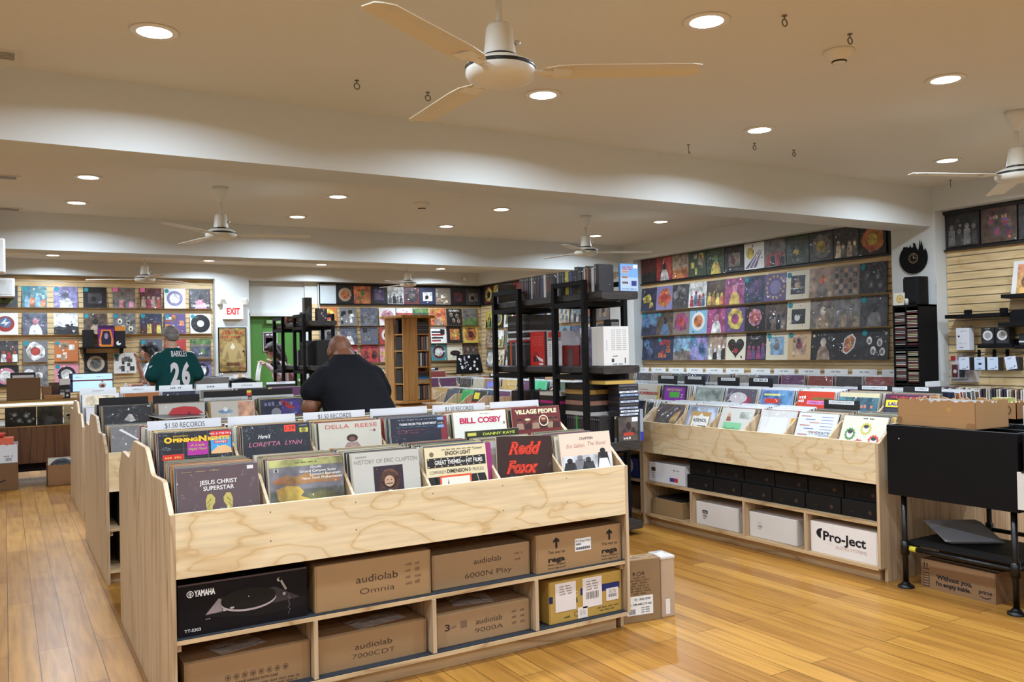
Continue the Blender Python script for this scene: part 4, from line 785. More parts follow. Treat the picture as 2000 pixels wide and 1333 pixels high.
def d_ovals(b):
    for x, y, c in ((.22, .52, (80, 130, 70)), (.56, .68, (190, 180, 70)), (.45, .25, (170, 60, 76)), (.78, .38, (196, 76, 56))):
        b.poly([(x+(.13 if i % 2 else .105)*math.cos(2*PI*i/24), y+(.17 if i % 2 else .14)*math.sin(2*PI*i/24)) for i in range(24)], c, 2); b.disc(x, y, .075, (206, 204, 200), 3, .105); b.disc(x, y+.06, .06, (60, 56, 54), 4, .045); b.rect(x-.03, y+.005, x-.012, y+.015, BLK, 5); b.rect(x+.012, y+.005, x+.03, y+.015, BLK, 5)
    b.rect(.0, .0, .5, .06, (40, 70, 130), 2); b.text('~~~~~~~', .58, .93, .03, (60, 60, 60), w=.25)
SA = [(d_tiger, 'dark record cover with tan animal picture, far end of the front row beside the shelf', (88, 80, 78), 'plastic'), (d_book, 'silver blue record cover with tan and white book picture, front row', (150, 156, 170), 'plastic'), (d_open, 'white record cover with a pale green label, front row', (204, 200, 190), 'gloss'), (d_wrap, 'white record in crumpled clear wrap, front row', (200, 198, 192), 'plastic'),
      (d_write, 'white record cover with coloured handwriting, front row', (206, 204, 196), 'gloss'), (d_ovals, 'cream record cover with four oval portraits in coloured wreaths', (206, 200, 180), 'gloss')]
for k, (f, l, c, mt) in enumerate(SA):
    front('side', k, 0, f, l, c, (214, 206, 186), mat=mt, y=.045 + (.03 if k in (3,) else 0), lean=-.40, dx=.0)
    behind('side', k, 0, 3, 'sleeve filed behind the ' + l.split(',')[0], 'sleeves behind the ' + l.split(',')[0], y0=.062+(.03 if k == 3 else 0), y1=.096+(.03 if k == 3 else 0), lean0=-.40, lean1=-.39); fill('side', k, 0, .125 + (.03 if k == 3 else 0), .335, 14, plastic=k < 4, lean=-.37, lean1=-.16)
def d_flower(b): b.text('FLOWER', .34, .40, .16, (190, 50, 44), w=.42, bold=.05); b.text('DRUM SONG', .74, .40, .16, (190, 50, 44), w=.42, bold=.05); b.rect(.1, .68, .5, .72, (206, 120, 90), 2); b.rect(.9, .1, 1, .95, (216, 196, 90), 2)
def d_myst(b): b.rect(.04, .04, .96, .96, (30, 60, 50), 1); b.rect(.08, .0, .92, .9, (150, 50, 170), 2); b.rect(.3, .3, .7, .62, (80, 190, 60), 3); b.text('MYSTERY', .5, .68, .12, (226, 206, 120), w=.62, bold=.02, lv=5); b.text('Z', .8, .3, .2, WHT, w=.1, lv=5)
def d_pig(b): b.disc(.4, .5, .3, (206, 196, 196), 2, .3); b.disc(.62, .4, .22, (170, 60, 80), 1, .2)
def d_blue(b): b.rect(.05, .05, .95, .95, (96, 134, 176), 1, 'art'); b.rect(.15, .3, .6, .55, (206, 60, 44), 2); b.rect(.1, .7, .6, .8, (206, 216, 120), 2)
def d_opera(b): b.rect(.0, .0, 1, 1, (206, 62, 38), 1); b.text('~~~', .14, .62, .14, WHT, w=.2, shear=.3, bold=.03, lv=4); b.text('~~~~', .14, .44, .14, WHT, w=.22, shear=.3, bold=.03, lv=4); b.rect(.28, .36, .98, .54, (226, 140, 190), 3); b.text('OPERA NEWS', .63, .40, .09, (150, 50, 110), w=.6, lv=5, bold=.01); b.rect(.4, .58, .95, .72, (130, 100, 50), 2, 'art')
def d_teal(b): b.rect(.0, .8, 1, 1, (214, 200, 160), 1); b.rect(.0, .0, 1, .8, (70, 110, 118), 1, 'art'); b.text('~~~~~', .7, .3, .16, (206, 130, 110), w=.4, lv=4)
def d_laugh(b): b.rect(0, .8, 1, 1, (80, 30, 60), 1); b.text('~~~~~~~~~~~~~~', .5, .84, .07, (206, 60, 50), w=.7, lv=4); b.rect(.04, .42, .72, .74, (232, 206, 50), 2); b.text('LAUGH-IN', .38, .50, .14, (60, 50, 150), w=.56, bold=.05, lv=4); b.rect(0, 0, 1, .36, (50, 54, 66), 1, 'art')
SB = [(d_pig, 'dark record cover with pale round shapes in clear wrap, second row', (90, 84, 96), 'plastic'), (d_blue, 'blue record cover with a red box, second row', (120, 150, 190), 'plastic'), (d_opera, 'bright red record cover with a pink strip, second row', (206, 62, 38), 'gloss'), (d_teal, 'teal record cover with cream top edge, second row', (80, 116, 120), 'gloss'), (d_laugh, 'black record cover with a yellow lettered oblong beside the brown carton', (40, 36, 44), 'gloss')]
for k, (f, l, c, mt) in enumerate(SB):
    front('side', k+1, 1, f, l, c, (206, 196, 170), mat=mt, y=.49, lean=-.30); fill('side', k+1, 1, .085, .25, 12, plastic=k < 3, lean=-.28, lean1=-.12)
front('side', 0, 1, lambda b: b.rect(.05, .1, .95, .9, (150, 160, 150), 1, 'art'), 'greenish grey record cover in clear wrap, first of the second row', (150, 158, 150), mat='plastic', y=.49, lean=-.3); fill('side', 0, 1, .085, .25, 12, plastic=True, lean=-.28, lean1=-.12)
front('side2', 5, 1, d_myst, 'purple and green record cover behind the tall black shelf', (60, 40, 80), y=.51); front('side2', 4, 1, d_flower, 'white record cover with red lettering behind the tall black shelf', (232, 224, 206), y=.51)
front('side2', 5, 0, lambda b: (b.text('~~~~~~', .25, .84, .05, (170, 150, 130), w=.3), b.rect(.4, .1, .6, .7, (110, 80, 80), 1, 'art')), 'dark blue record cover beside the end of the tall black shelf', (52, 58, 84), mat='plastic', y=.05)
front('side3', 1, 0, lambda b: b.rect(.3, .6, .7, .8, (90, 60, 70), 2), 'slate grey cover leaning in the half empty bin behind the oak tower', (60, 66, 76), y=.12, lean=-.35)
front('side3', 3, 0, lambda b: (b.rect(0, 0, 1, .45, (206, 60, 40), 1), b.rect(.1, .6, .5, .9, (206, 190, 50), 2)), 'black and red cover with yellow patch in the half empty bin', (44, 40, 36), y=.12, lean=-.3)
front('side3', 2, 0, lambda b: b.rect(.1, .1, .6, .9, (40, 140, 70), 1), 'green record cover in the half empty bin behind the oak tower', (60, 150, 80), y=.16, lean=-.3)
front('side3', 5, 1, lambda b: (b.poly([(.2, .1), (.5, .9), (.9, .9), (.9, .1)], (70, 176, 120), 1), b.disc(.6, .3, .1, (70, 50, 40), 2, .16)), 'pale green record cover framed by the legs of the tall black shelf', (90, 190, 140), y=.5)
front('side3', 2, 1, lambda b: b.poly([(.1, .1), (.9, .5), (.9, .9), (.3, .8)], (110, 120, 180), 1, 'art'), 'brown and blue record cover in the second row of the half empty bin', (150, 110, 90), y=.5)
for k in range(6):
    for r in (0, 1): fill('side2', k, r, .10, .30 if r == 0 else .235, 13, plastic=True, lean=-.30 if r == 0 else -.2); fill('side3', k, r, .26 if r == 0 else .12, .34, 5, plastic=True)
    for r in (2, 3):
        for q in ('side', 'side2'): fill(q, k, r, .06, .3, 7, lean=.1, plastic=True)
    for q in ('wall', 'wall2', 'rear'):
        for r in (0, 1):
            if not (q == 'rear' and r == 1 and k > 3): fill(q, k, r, .06, .32, 10, plastic=True)
tag(STUFF.build('record_sleeves'), 'densely filed record sleeves filling the farther bins', 'records', 'records packed in the farther bins', 'stuff')
# ----------------------------------------------------------------- index cards standing in the bins
def index_card(key, bay, y, ztop, w, h, txt, label, col=(218, 216, 214), tcol=(70, 68, 68), dx=0., lean=-.05, sub=None, tw=.5, th=.5, z0=None):
    z0 = .787 if y > .45 else .681; h = ztop-z0
    b = MB('paper', col); b.box(-w/2, w/2, 0, .006, 0, h); b.frame((-w/2, 0, h-.05), (1, 0, 0), (0, 0, 1), w, .05)
    if sub: b.rect(.5-sub/2, .42, .5+sub/2, .92, (224, 224, 222), 1)
    if txt: b.text(txt, .5, .30 if not sub else .55, th, tcol, w=tw, lv=3, bold=-.004)
    o = b.build('index_card'); tag(o, label, 'index card', 'index cards standing in the record bins'); p = bin_pt(key, bay, y, z0) + BINS[key].to_3x3() @ Vector((dx, 0, 0))
    o.matrix_world = Matrix.Translation(p) @ Matrix.Rotation(bin_rz(key), 4, 'Z') @ Matrix.Rotation(lean, 4, 'X')
for k, (t_, l) in enumerate((('$1.50 RECORDS', 'white price card behind the black cover with yellow title'), ('', 'blank white card behind the black cover with pink lettering'), ('$1.50 RECORDS', 'white price card behind the grey cover with red title'), ('', 'blank white card behind the navy cover with red strip'), ('$1.50 RECORDS', 'white price card behind the white cover with crimson lettering'), ('', 'blank white card behind the dark red cover with heads'))):
    index_card('front', k, .765, 1.135, .325, .37, t_, l, dx=(-.004, -.004, .006, .004, .006, .006)[k], tw=.54, th=.46, col=(206, 204, 206))
for k, (t_, c, l, s_) in enumerate((('', (24, 22, 22), 'blank black card over the black cover with pale figure', 0), ('', (24, 22, 22), 'blank black card over the giant red lips', 0), ('12" INCH DJ SINGLES', (220, 218, 214), 'white card over the cream cover with blue patch, second bin', 0), ('12" INCH DJ SINGLES', (220, 218, 214), 'white card over the navy and purple cover, second bin', 0))):
    index_card('mid', k, .765, 1.15 if k < 2 else 1.118, .325, .38, t_, l, c, (120, 116, 112), tw=.7, th=.42)
for k in (2, 3): index_card('mid', k, .783, 1.165, .32, .38, '', ('black card right behind the white card over the cream cover', 'black card right behind the white card by the bald man')[k-2], (24, 22, 22))
index_card('mid', 5, .768, 1.13, .2, .37, 'VARIOUS', 'small pale card in the second bin past the bald man', (206, 202, 196), tw=.5)
for k, (t_, l, c) in enumerate((('TAYLOR SWIFT', 'first white card of the third bin, next to the monitor', 0), ('VARIOUS T', 'second white card of the third bin, under the raised hand', 0), ('~~~~~~', 'glare covered white card of the third bin below the green jersey', 0), ('~~~~', 'white card of the third bin below the silver record player', 0), ('DRAKE', 'white card of the third bin below the black tray', 0), ('VARIOUS', 'black card with white label of the third bin before the woman in pale top', 1))):
    index_card('back', k, .765, 1.15, .32, .36, t_, l, (24, 22, 22) if c else (226, 224, 220), (110, 108, 106), sub=.98 if c else None, tw=.34, th=.3)
for k, t_, l in ((0, 'SOUNDTRACKS', 'black card with white label just past the end of the tall black shelf'),): index_card('side', k, .765, 1.165, .25, .36, t_, l, (24, 22, 22), (90, 88, 86), sub=.66, tw=.56, th=.26)
index_card('side', 4, .765, 1.13, .27, .34, 'DOCUMENTARY', 'black card with white label above the teal cover', (24, 22, 22), (90, 88, 86), sub=.74, tw=.66, th=.26, dx=-.03); index_card('side', 5, .765, 1.13, .27, .34, 'COMEDY', 'black card with white label above the yellow lettered cover', (24, 22, 22), (90, 88, 86), sub=.36, tw=.3, th=.26, dx=-.03)
index_card('side', 4, .398, 1.045, .28, .38, 'CHILDRENS MUSIC', 'black card with white label between the two near rows, by the handwritten cover', (24, 22, 22), (90, 88, 86), sub=.72, tw=.64, th=.26, dx=-.02)
for k, t_ in ((5, 'BROADWAY'), (4, 'COMPILATION')): index_card('side2', k, .765, 1.17, .26, .36, t_, 'black card with white label ' + ('just behind the near end' if k == 5 else 'behind the near legs') + ' of the tall black shelf', (24, 22, 22), (90, 88, 86), sub=.66, tw=.56, th=.26)
index_card('side', 1, .765, 1.165, .25, .36, '~~~~~~~~~~~', 'black card with white label above the dark cover with pale round shapes', (24, 22, 22), (90, 88, 86), sub=.6, tw=.52, th=.26)
for q in ('wall', 'wall2'):
    for k in range(6): index_card(q, k, .768, 1.155, .3, .36, '~~~~~~~~', 'pale index card under the clock wall covers, %s from far column' % ORD[k + (0 if q == 'wall2' else 6)], (230, 228, 222), (130, 126, 122), tw=.4, th=.28)
for k in range(4): index_card('rear', k, .768, 1.15, .28, .36, '', 'index card in the bin under the back wall covers, %s from the oak tower' % ORD[k], ((24, 22, 22), (226, 224, 218))[k % 2 == 0], sub=.5 if k % 2 else None)
for k in (1, 3, 4): index_card('side3', k, .768, 1.15, .2, .36, '~~~~~', 'black card with white label in half empty bin, %s from its far end' % ORD[k], (24, 22, 22), (90, 88, 86), sub=.66, tw=.3, th=.26)
# ================================================================= cartons
KR = (168, 124, 80)
def carton(label, loc, rz, w, d, h, col=KR, draw=None, name='carton', cat='carton', group=None, tape=True, mat='card', bev=.004, sags=None):
    if mat == 'card' and 40 < col[0]-col[2] < 100: m_ = sum(col)/3; col = tuple((v*.86+m_*.14)*f for v, f in zip(col, (.95, .97, .95)))
    b = MB(mat, col); b.box(0, w, 0, d, 0, h); b.frame((0, 0, 0), (1, 0, 0), (0, 0, 1), w, h)
    dk = tuple(int(v*.8) for v in col)
    if mat == 'card':
        b.rect(.012, 0, .016, 1, dk, 1); b.rect(.984, 0, .988, 1, dk, 1)
    if draw: draw(b)
    o = b.build(name, None, loc, (0, 0, rz), bevel=bev); tag(o, label, cat, group)
    if tape:
        q = MB('plastic', tuple(min(255, int(v*1.08)) for v in col)); q.box(.0, w, d/2-.025, d/2+.025, h, h+.0008); q.box(-.0008, 0, d/2-.025, d/2+.025, h*.7, h+.0008); q.build('packing_tape', o)
    return o
INK = (66, 46, 34)
def roundel(b, x, y, r, c): b.ring(x, y, r, r*.16, c, 2); b.rect(x-r*.4, y-r*.9, x+r*.4, y+r*.9, c, 2)
def d_tt(b):   # black record player carton
    b.col = (20, 15, 17); b.ring(.09, .80, .026, .005, (232, 228, 222), 2)
    for k in range(3):
        a = PI/2+k*PI/3; dx, dy = .021*math.cos(a), .021*math.sin(a)*b.W/b.Hh; b.poly([(.09-dx-.003, .80-dy), (.09-dx+.003, .80-dy), (.09+dx+.003, .80+dy), (.09+dx-.003, .80+dy)], (232, 228, 222), 2)
    b.text('YAMAHA', .12, .745, .115, (236, 232, 226), w=.155, al='l', bold=.035); b.text('TT-S303', .045, .085, .055, (206, 204, 200), w=.12, al='l', bold=.02)
    b.poly([(.20, .36), (.30, .64), (.74, .70), (.98, .36), (.5, .34)], (60, 52, 52), 1); b.poly([(.20, .36), (.30, .64), (.36, .55), (.32, .38)], (142, 128, 126), 2); b.poly([(.20, .36), (.62, .36), (.98, .42), (.98, .22), (.6, .17), (.20, .31)], (26, 23, 22), 2)
    b.disc(.53, .50, .217, (34, 31, 30), 3, .2, 40); b.poly([(.53+.217*math.cos(a), .51+.2*math.sin(a)) for a in [PI+PI*k/24 for k in range(25)]] + [(.53+.214*math.cos(a), .54+.19*math.sin(a)) for a in [2*PI-PI*k/24 for k in range(25)]], (168, 152, 148), 5)
    b.disc(.53, .565, .212, (30, 27, 22), 6, .195, 40); b.disc(.53, .59, .004, (230, 230, 230), 7); b.disc(.345, .40, .018, (170, 160, 156), 7, .02); b.disc(.40, .42, .018, (170, 160, 156), 7, .02)
    b.poly([(.765, .86), (.785, .86), (.835, .62), (.82, .60)], (150, 140, 130), 8); b.disc(.772, .83, .018, (160, 150, 140), 8, .04); b.rect(.80, .50, .822, .56, (150, 146, 142), 8); b.rect(.0, .965, 1, 1, (92, 80, 84), 2)
    for k in range(14): b.rect(.84+.004*(k % 4), .12+.028*k, .848+.004*(k % 4), .13+.028*k, (140, 138, 136), 8)
    b.text('~~~~', .225, .27, .02, (150, 140, 140), w=.05)
B0 = (.527, 3.42)
def on(y, x): return (x, 3.42+y, .3535)
carton('black carton with a large record player picture on the upper shelf', (.556, 3.455, .3535), 0, .50, .42, .200, (20, 15, 17), d_tt, mat='black', tape=False, bev=.002)
def d_om(b):
    b.text('audiolab', .52, .50, .155, INK, w=.36, bold=-.002); b.text('Omnia', .52, .25, .125, INK, w=.30, bold=-.012)
    for i in range(2):
        for j in range(4): b.text('~~~~' if (i+j) % 3 else '~~~', .80+.085*i, .72-.14*j, .05+.03*((i*j) % 2), (122, 88, 60), w=.06)
carton('brown carton with two large words in the middle of the upper shelf, beside black carton', (1.088, 3.452, .3535), 0, .527, .40, .196, (172, 127, 80), d_om)
def d_play(b): b.text('audiolab', .55, .58, .16, INK, w=.28, bold=-.004); b.text('6000N Play', .56, .20, .15, INK, w=.48, bold=-.012); b.text('~~~~~', .88, .68, .06, (122, 88, 60), w=.09); b.text('~~~~', .88, .5, .06, (122, 88, 60), w=.09)
carton('brown carton with rounded tall words on the upper shelf, left of the two arrow carton', (1.632, 3.475, .3535), 0, .515, .40, .157, (166, 124, 82), d_play)
def d_rega(b):
    K = (34, 27, 24)
    for x in (.23, .86):
        b.poly([(x-.012, .60), (x+.012, .60), (x+.012, .78), (x+.035, .745), (x+.035, .81), (x, .89), (x-.035, .81), (x-.035, .745), (x-.012, .78)], K, 2)
        b.text('This way up', x, .47, .075, K, w=.19); b.text('rega', x, .255, .125, K, w=.19, bold=.035); b.text('Made in England', x, .155, .05, K, w=.20); b.text('www.rega.co.uk', x, .07, .05, K, w=.20)
    b.rect(.445, .42, .635, .76, (226, 224, 218), 2); b.text('PL3 Exact Red', .54, .665, .06, (70, 70, 70), w=.17, lv=4)
    for k in range(22): b.rect(.455+.0078*k, .46, .459+.0078*k+.001*(k % 3), .53, (60, 60, 60), 4)
    for k in range(9): b.rect(.455+.007*k, .585, .459+.007*k, .635, (60, 60, 60), 4)
carton('brown carton with two black arrows and a white label, end of the upper shelf', (2.168, 3.452, .3535), 0, .508, .40, .182, (170, 124, 78), d_rega)
def d_care(b):
    for k in range(8): roundel(b, .33+.066*k, .44, .024, (92, 66, 48)); b.disc(.33+.066*k, .44, .012, (92, 66, 48), 3)
    b.text('PLEASE HANDLE WITH CARE', .56, .24, .07, INK, w=.34, bold=.01); b.text('~'*46, .58, .12, .05, (104, 76, 54), w=.66); b.text('~'*40, .58, .03, .05, (104, 76, 54), w=.62)
def slip(o, x, y, z, w, d, rz, label):
    b = MB('plastic', (206, 196, 184)); b.box(-w/2, w/2, -d/2, d/2, 0, .001); b.frame((-w/2, -d/2, .001), (1, 0, 0), (0, 1, 0), w, d); b.text('~'*8, .5, .5, .1, (150, 140, 130), w=.6); q = b.build('packing_slip', o, (x, y, z), (0, 0, rz), label=label)
o = carton('brown carton with a row of round symbols, lowest corner of the nearest bin', (.578, 3.47, .0955), 0, .49, .40, .148, (168, 122, 78), d_care); slip(o, .22, .13, .149, .2, .14, .3, 'clear packing slip pouch')
def d_cdt(b): b.text('audiolab', .5, .50, .17, INK, w=.34, bold=-.004); b.text('7000CDT', .5, .24, .14, INK, w=.39, bold=-.014)
o = carton('brown carton with a packing slip on top, second along the bottom shelf', (1.10, 3.47, .0955), 0, .495, .40, .143, (166, 121, 76), d_cdt); slip(o, .3, .12, .144, .24, .13, .2, 'clear packing slip pouch')
def d_amp(b):
    b.text('audiolab', .55, .52, .17, INK, w=.28, bold=-.004); b.text('9000A', .55, .26, .14, INK, w=.30, bold=-.014); b.text('3', .115, .50, .19, (56, 44, 38), w=.05, bold=.02); b.text('~~~~', .19, .55, .08, (130, 98, 70), w=.08); b.rect(.25, .5, .315, .72, (120, 92, 70), 2)
    for i in range(2):
        for j in range(3): b.text('~~~~', .83+.09*i, .66-.18*j, .07, (110, 80, 58), w=.065)
o = carton('brown carton with large numeral three, third along the bottom shelf', (1.64, 3.465, .0955), 0, .495, .40, .147, (168, 126, 84), d_amp); slip(o, .25, .15, .148, .2, .16, -.2, 'clear packing slip pouch')
def d_gold(b):
    b.rect(.42, .56, .97, .73, (36, 44, 92), 1); b.rect(.0, .50, .05, .66, (34, 40, 80), 1); b.text('~~~~', .25, .1, .04, INK, w=.1); b.ring(.36, .15, .03, .006, INK, 2); b.text('~'*18, .8, .16, .035, (96, 76, 40), w=.3); b.text('~'*14, .8, .09, .035, (96, 76, 40), w=.22); b.text('B', .36, .42, .11, (40, 34, 28), w=.04, bold=.03); b.text('AC', .34, .58, .10, (206, 190, 110), w=.09, bold=.02, lv=4)
o = carton('gold carton with blue stripe and white shipping labels, end of the bottom shelf', (2.238, 3.455, .0955), 0, .44, .40, .205, (178, 142, 66), d_gold)
for x0, y0, x1, y1, r_ in ((.08, .27, .35, .94, 0), (.44, .24, .70, .95, 1), (.76, .30, .93, .60, 2), (.37, .02, .5, .28, 3)):
    b = MB('paper', (222, 210, 200)); b.box(x0*.45, x1*.45, -.0016, -.0006, y0*.205, y1*.205); b.frame((x0*.45, -.0016, y0*.205), (1, 0, 0), (0, 0, 1), (x1-x0)*.45, (y1-y0)*.205)
    if r_ in (1, 2):
        for k in range(14): b.rect(.15+.05*k, .28, .15+.05*k+.012+.012*(k % 3), .52, (60, 52, 52), 1)
    for k in range(4): b.text('~'*(9-k), .5, .86-.09*k if r_ != 3 else .7-.12*k, .04, (120, 108, 104), w=.6)
    b.build('shipping_label', o)
# cartons on the floor behind the nearest bin's end
def d_floor(b):
    b.ring(.42, .77, .05, .014, (50, 40, 34), 2); b.text('R', .30, .755, .045, (50, 40, 34), w=.08, bold=.02); b.text('R', .54, .755, .045, (50, 40, 34), w=.08, bold=.02)
    for k, n in enumerate((6, 14, 8, 10, 14, 13, 7)): b.text('~'*n, .44, .70-.042*k, .022, (90, 68, 50), w=.05*n if n < 12 else .58)
    b.rect(.1, .12, .78, .42, (226, 224, 216), 2); b.text('O: 19001959', .5, .35, .035, (50, 46, 44), w=.42, lv=4, bold=.015); b.text('L: EM-MSC73-BS', .46, .275, .03, (50, 46, 44), w=.56, lv=4, bold=.015)
    for k in range(9): b.rect(.14+.02*k, .14, .15+.02*k, .22, (50, 46, 44), 4)
    for k in range(3): b.text('~'*8, .58, .22-.035*k, .02, (80, 76, 74), w=.22)
carton('tall brown carton with white label standing on the floor at the nearest bin end', (2.722, 3.50, .0), -.16, .225, .10, .325, (150, 112, 72), d_floor)
b = MB('plastic', (176, 150, 122)); b.box(0, .085, 0, .12, 0, .32); b.box(-.003, .088, -.003, .123, .304, .323, (206, 198, 190)); b.frame((0, -.0005, 0), (1, 0, 0), (0, 0, 1), .085, .32); b.rect(.3, .05, .62, .3, (222, 214, 206), 3)
tag(b.build('carton', None, (2.955, 3.475, 0), (0, 0, -.14), bevel=.005), 'slim bubble wrapped carton on the floor beside the tall brown one', 'carton')
# cartons in the bin with the oval portraits cover (bin faces -x)
def side_pt(l, d): return (4.43+d, 5.41-l)
def sc(label, l, d, z, w, dp, h, col, draw=None, **k):
    x, y = side_pt(l, d); return carton(label, (x, y, z), R90, w, dp, h, col, draw, **k)
def d_wp(b):
    b.rect(.08, .55, .2, .75, (60, 58, 58), 2)
    for k in range(3): b.text('~~~~', .14, .44-.12*k, .06, (120, 116, 112), w=.09)
    b.disc(.72, .72, .016, (60, 58, 58), 2); b.text('~~~', .82, .70, .05, (140, 136, 132), w=.1); b.rect(.60, .14, .72, .34, (60, 60, 130), 2); b.rect(.72, .14, .82, .34, (196, 50, 60), 2)
sc('white carton with small red and blue sticker, upper shelf end by the tall black shelf', .03, .045, .3505, .42, .34, .155, (222, 218, 214), d_wp, tape=False)
KB = (27, 25, 23)
def d_bk(b): b.disc(.75, .4, .05, (70, 52, 40), 1, .12); b.text('~~~', .3, .3, .1, (56, 44, 38), w=.1)
for r in range(2):
    for k in range(6):
        sc('black storage carton in the %s layer of the dark stack, %s from the white carton' % (('lower', 'upper')[r], ORD[k]), .475+.277*k+.01*r, .05+.02*r+.004*k, .3505+.105*r, .270, .36, .103, KB, d_bk, mat='black', tape=False, group='black storage cartons', bev=.003)
sc('open brown carton on the bottom shelf next to the shelf foot', .05, .05, .0925, .36, .34, .125, (168, 128, 82)); b = MB('black', (46, 44, 42)); b.box(0, .30, 0, .26, 0, .012); x, y = side_pt(.09, .08); tag(b.build('folder', None, (x, y, .219), (0, 0, R90-.05)), 'dark flat folder lying on the open brown carton', 'folder')
def d_w2(b):
    b.rect(.16, .52, .29, .66, (50, 48, 48), 2); b.text('~~~', .225, .56, .05, (220, 220, 220), w=.08, lv=4)
    for k in range(8): b.rect(.17+.014*k, .36, .177+.014*k, .48, (90, 88, 86), 2)
    b.text('~~~~', .22, .28, .05, (120, 118, 116), w=.1)
sc('white carton with dark label patch, second along the bottom shelf', .57, .045, .0925, .43, .32, .17, (216, 210, 200), d_w2, tape=False)
def d_w3(b):
    for k in range(7): b.rect(.19+.014*k, .42, .197+.014*k, .52, (120, 118, 116), 2)
    b.text('~~~~', .24, .6, .03, (150, 148, 146), w=.1); b.text('~~~~', .24, .36, .03, (150, 148, 146), w=.1)
sc('plain white carton with small barcode, third along the bottom shelf', 1.105, .045, .0925, .42, .32, .172, (214, 208, 198), d_w3, tape=False)
def d_pj(b):
    K = (26, 24, 24); b.disc(.185, .64, .095, K, 2, .17); b.rect(.185, .36, .34, .95, (230, 222, 212), 3); b.text('P', .165, .42, .30, (230, 222, 212), w=.075, lv=4, bold=.03, al='l')
    b.poly([(.185, .47), (.185, .81), (.2, .81), (.2, .47)], (230, 222, 212), 5); b.text('P', .20, .45, .29, K, w=.095, lv=6, bold=.03, al='l'); b.text('ro-Ject', .30, .45, .29, K, w=.54, lv=6, bold=.022, al='l'); b.text('AUDIO SYSTEMS', .62, .25, .10, (206, 178, 168), w=.46, lv=6)
sc('white carton with big black logo lettering at the end of the bottom shelf', 1.645, .035, .0925, .49, .34, .195, (230, 222, 212), d_pj, tape=False)
# lower shelves of the other bins
for k, (l, c) in enumerate(((.06, KB), (.6, (110, 80, 54)), (1.2, KB))):
    carton('dark box in the lower shelf of the second bin, %s from its open end' % ORD[k], (.56+l, 6.02, .351), 0, .38, .35, .2, c, None, tape=False, mat='card'); carton('box on the bottom shelf of the second bin, %s from its open end' % ORD[k], (.57+l, 6.0, .093), 0, .36, .35, .2, (120, 86, 56) if k != 1 else KB, None, tape=False)
carton('brown box low in the bin behind the tall black shelf', (4.50, 5.80, .093), R90, .3, .3, .19, (120, 84, 52)); carton('blue glossy box on the shelf behind the tall black shelf foot', (4.48, 5.78, .351), R90, .26, .3, .16, (40, 60, 130), lambda b: (b.disc(.5, .6, .25, (200, 206, 214), 1), b.rect(0, 0, 1, .15, (30, 40, 96), 2)), mat='satin', tape=False)
# ================================================================= black steel and plank shelf units
def shelf_unit(label, loc, L=1.60, W=.355, zs=(.05, .655, 1.235, 1.80), fr=((.19, .60), (1.15, 1.57))):
    """local: x across (0..W), y along its length (0..L)"""
    t = thing('steel_shelf_unit', label, 'shelf', loc, 0, 'black steel and plank shelf units')
    for z in zs:
        b = MB('stained'); pr = [(.02, 0), (W-.012, 0), (W, .012), (W, .048), (W-.012, .06), (.02, .06), (.008, .05), (.008, .01)]
        b.prism([(x+.02, zz+z) for x, zz in pr], 'y', 0, L); b.build('plank', t)
    K = (19, 18, 18); q = .019
    for y0, y1 in fr:
        for x in (.004, W+.03):
            for y in (y0, y1):
                b = MB('black', K); b.box(x-q, x+q, y-q, y+q, 0, 1.955); b.build('leg', t)
            for z in (1.935, 1.775, 1.21, .63, .03): b = MB('black', K); b.box(x-q*.9, x+q*.9, y0, y1, z-q, z+q); b.build('side_rail', t)
        for z in (1.775, 1.21, .63):
            for y in (y0, y1): b = MB('black', K); b.box(.0, W+.03, y-q*.9, y+q*.9, z-q, z+q); b.build('cross_rail', t)
    return t
SX, SY = 3.80, 5.10
shelf_unit('tall black steel shelf filled with disc cases, between the nearest and side bins', (SX, SY, 0))
shelf_unit('black steel shelf with book boxes in front of the green door', (3.27, 10.45, 0))
SPC = [(30, 29, 31), (38, 36, 38), (24, 23, 25), (46, 44, 46), (34, 34, 44), (52, 50, 50), (28, 30, 38)]
rd = random.Random(21)
def case(label, loc, rz, t, w, h, col, spine=None, name='disc_case', cat='disc case', group=None, draw=None, rot=None, mat='gloss'):
    """spine on the face y=0; thickness along x, width along y"""
    b = MB(mat, col); b.box(0, t, 0, w, 0, h); b.frame((0, 0, 0), (1, 0, 0), (0, 0, 1), t, h)
    if spine: b.rect(.25, .25, .75, .8, spine, 1); b.rect(.3, .86, .7, .94, (150, 148, 146), 1)
    if draw: draw(b)
    o = b.build(name, None, loc, rot or (0, 0, rz)); return tag(o, label, cat, group)
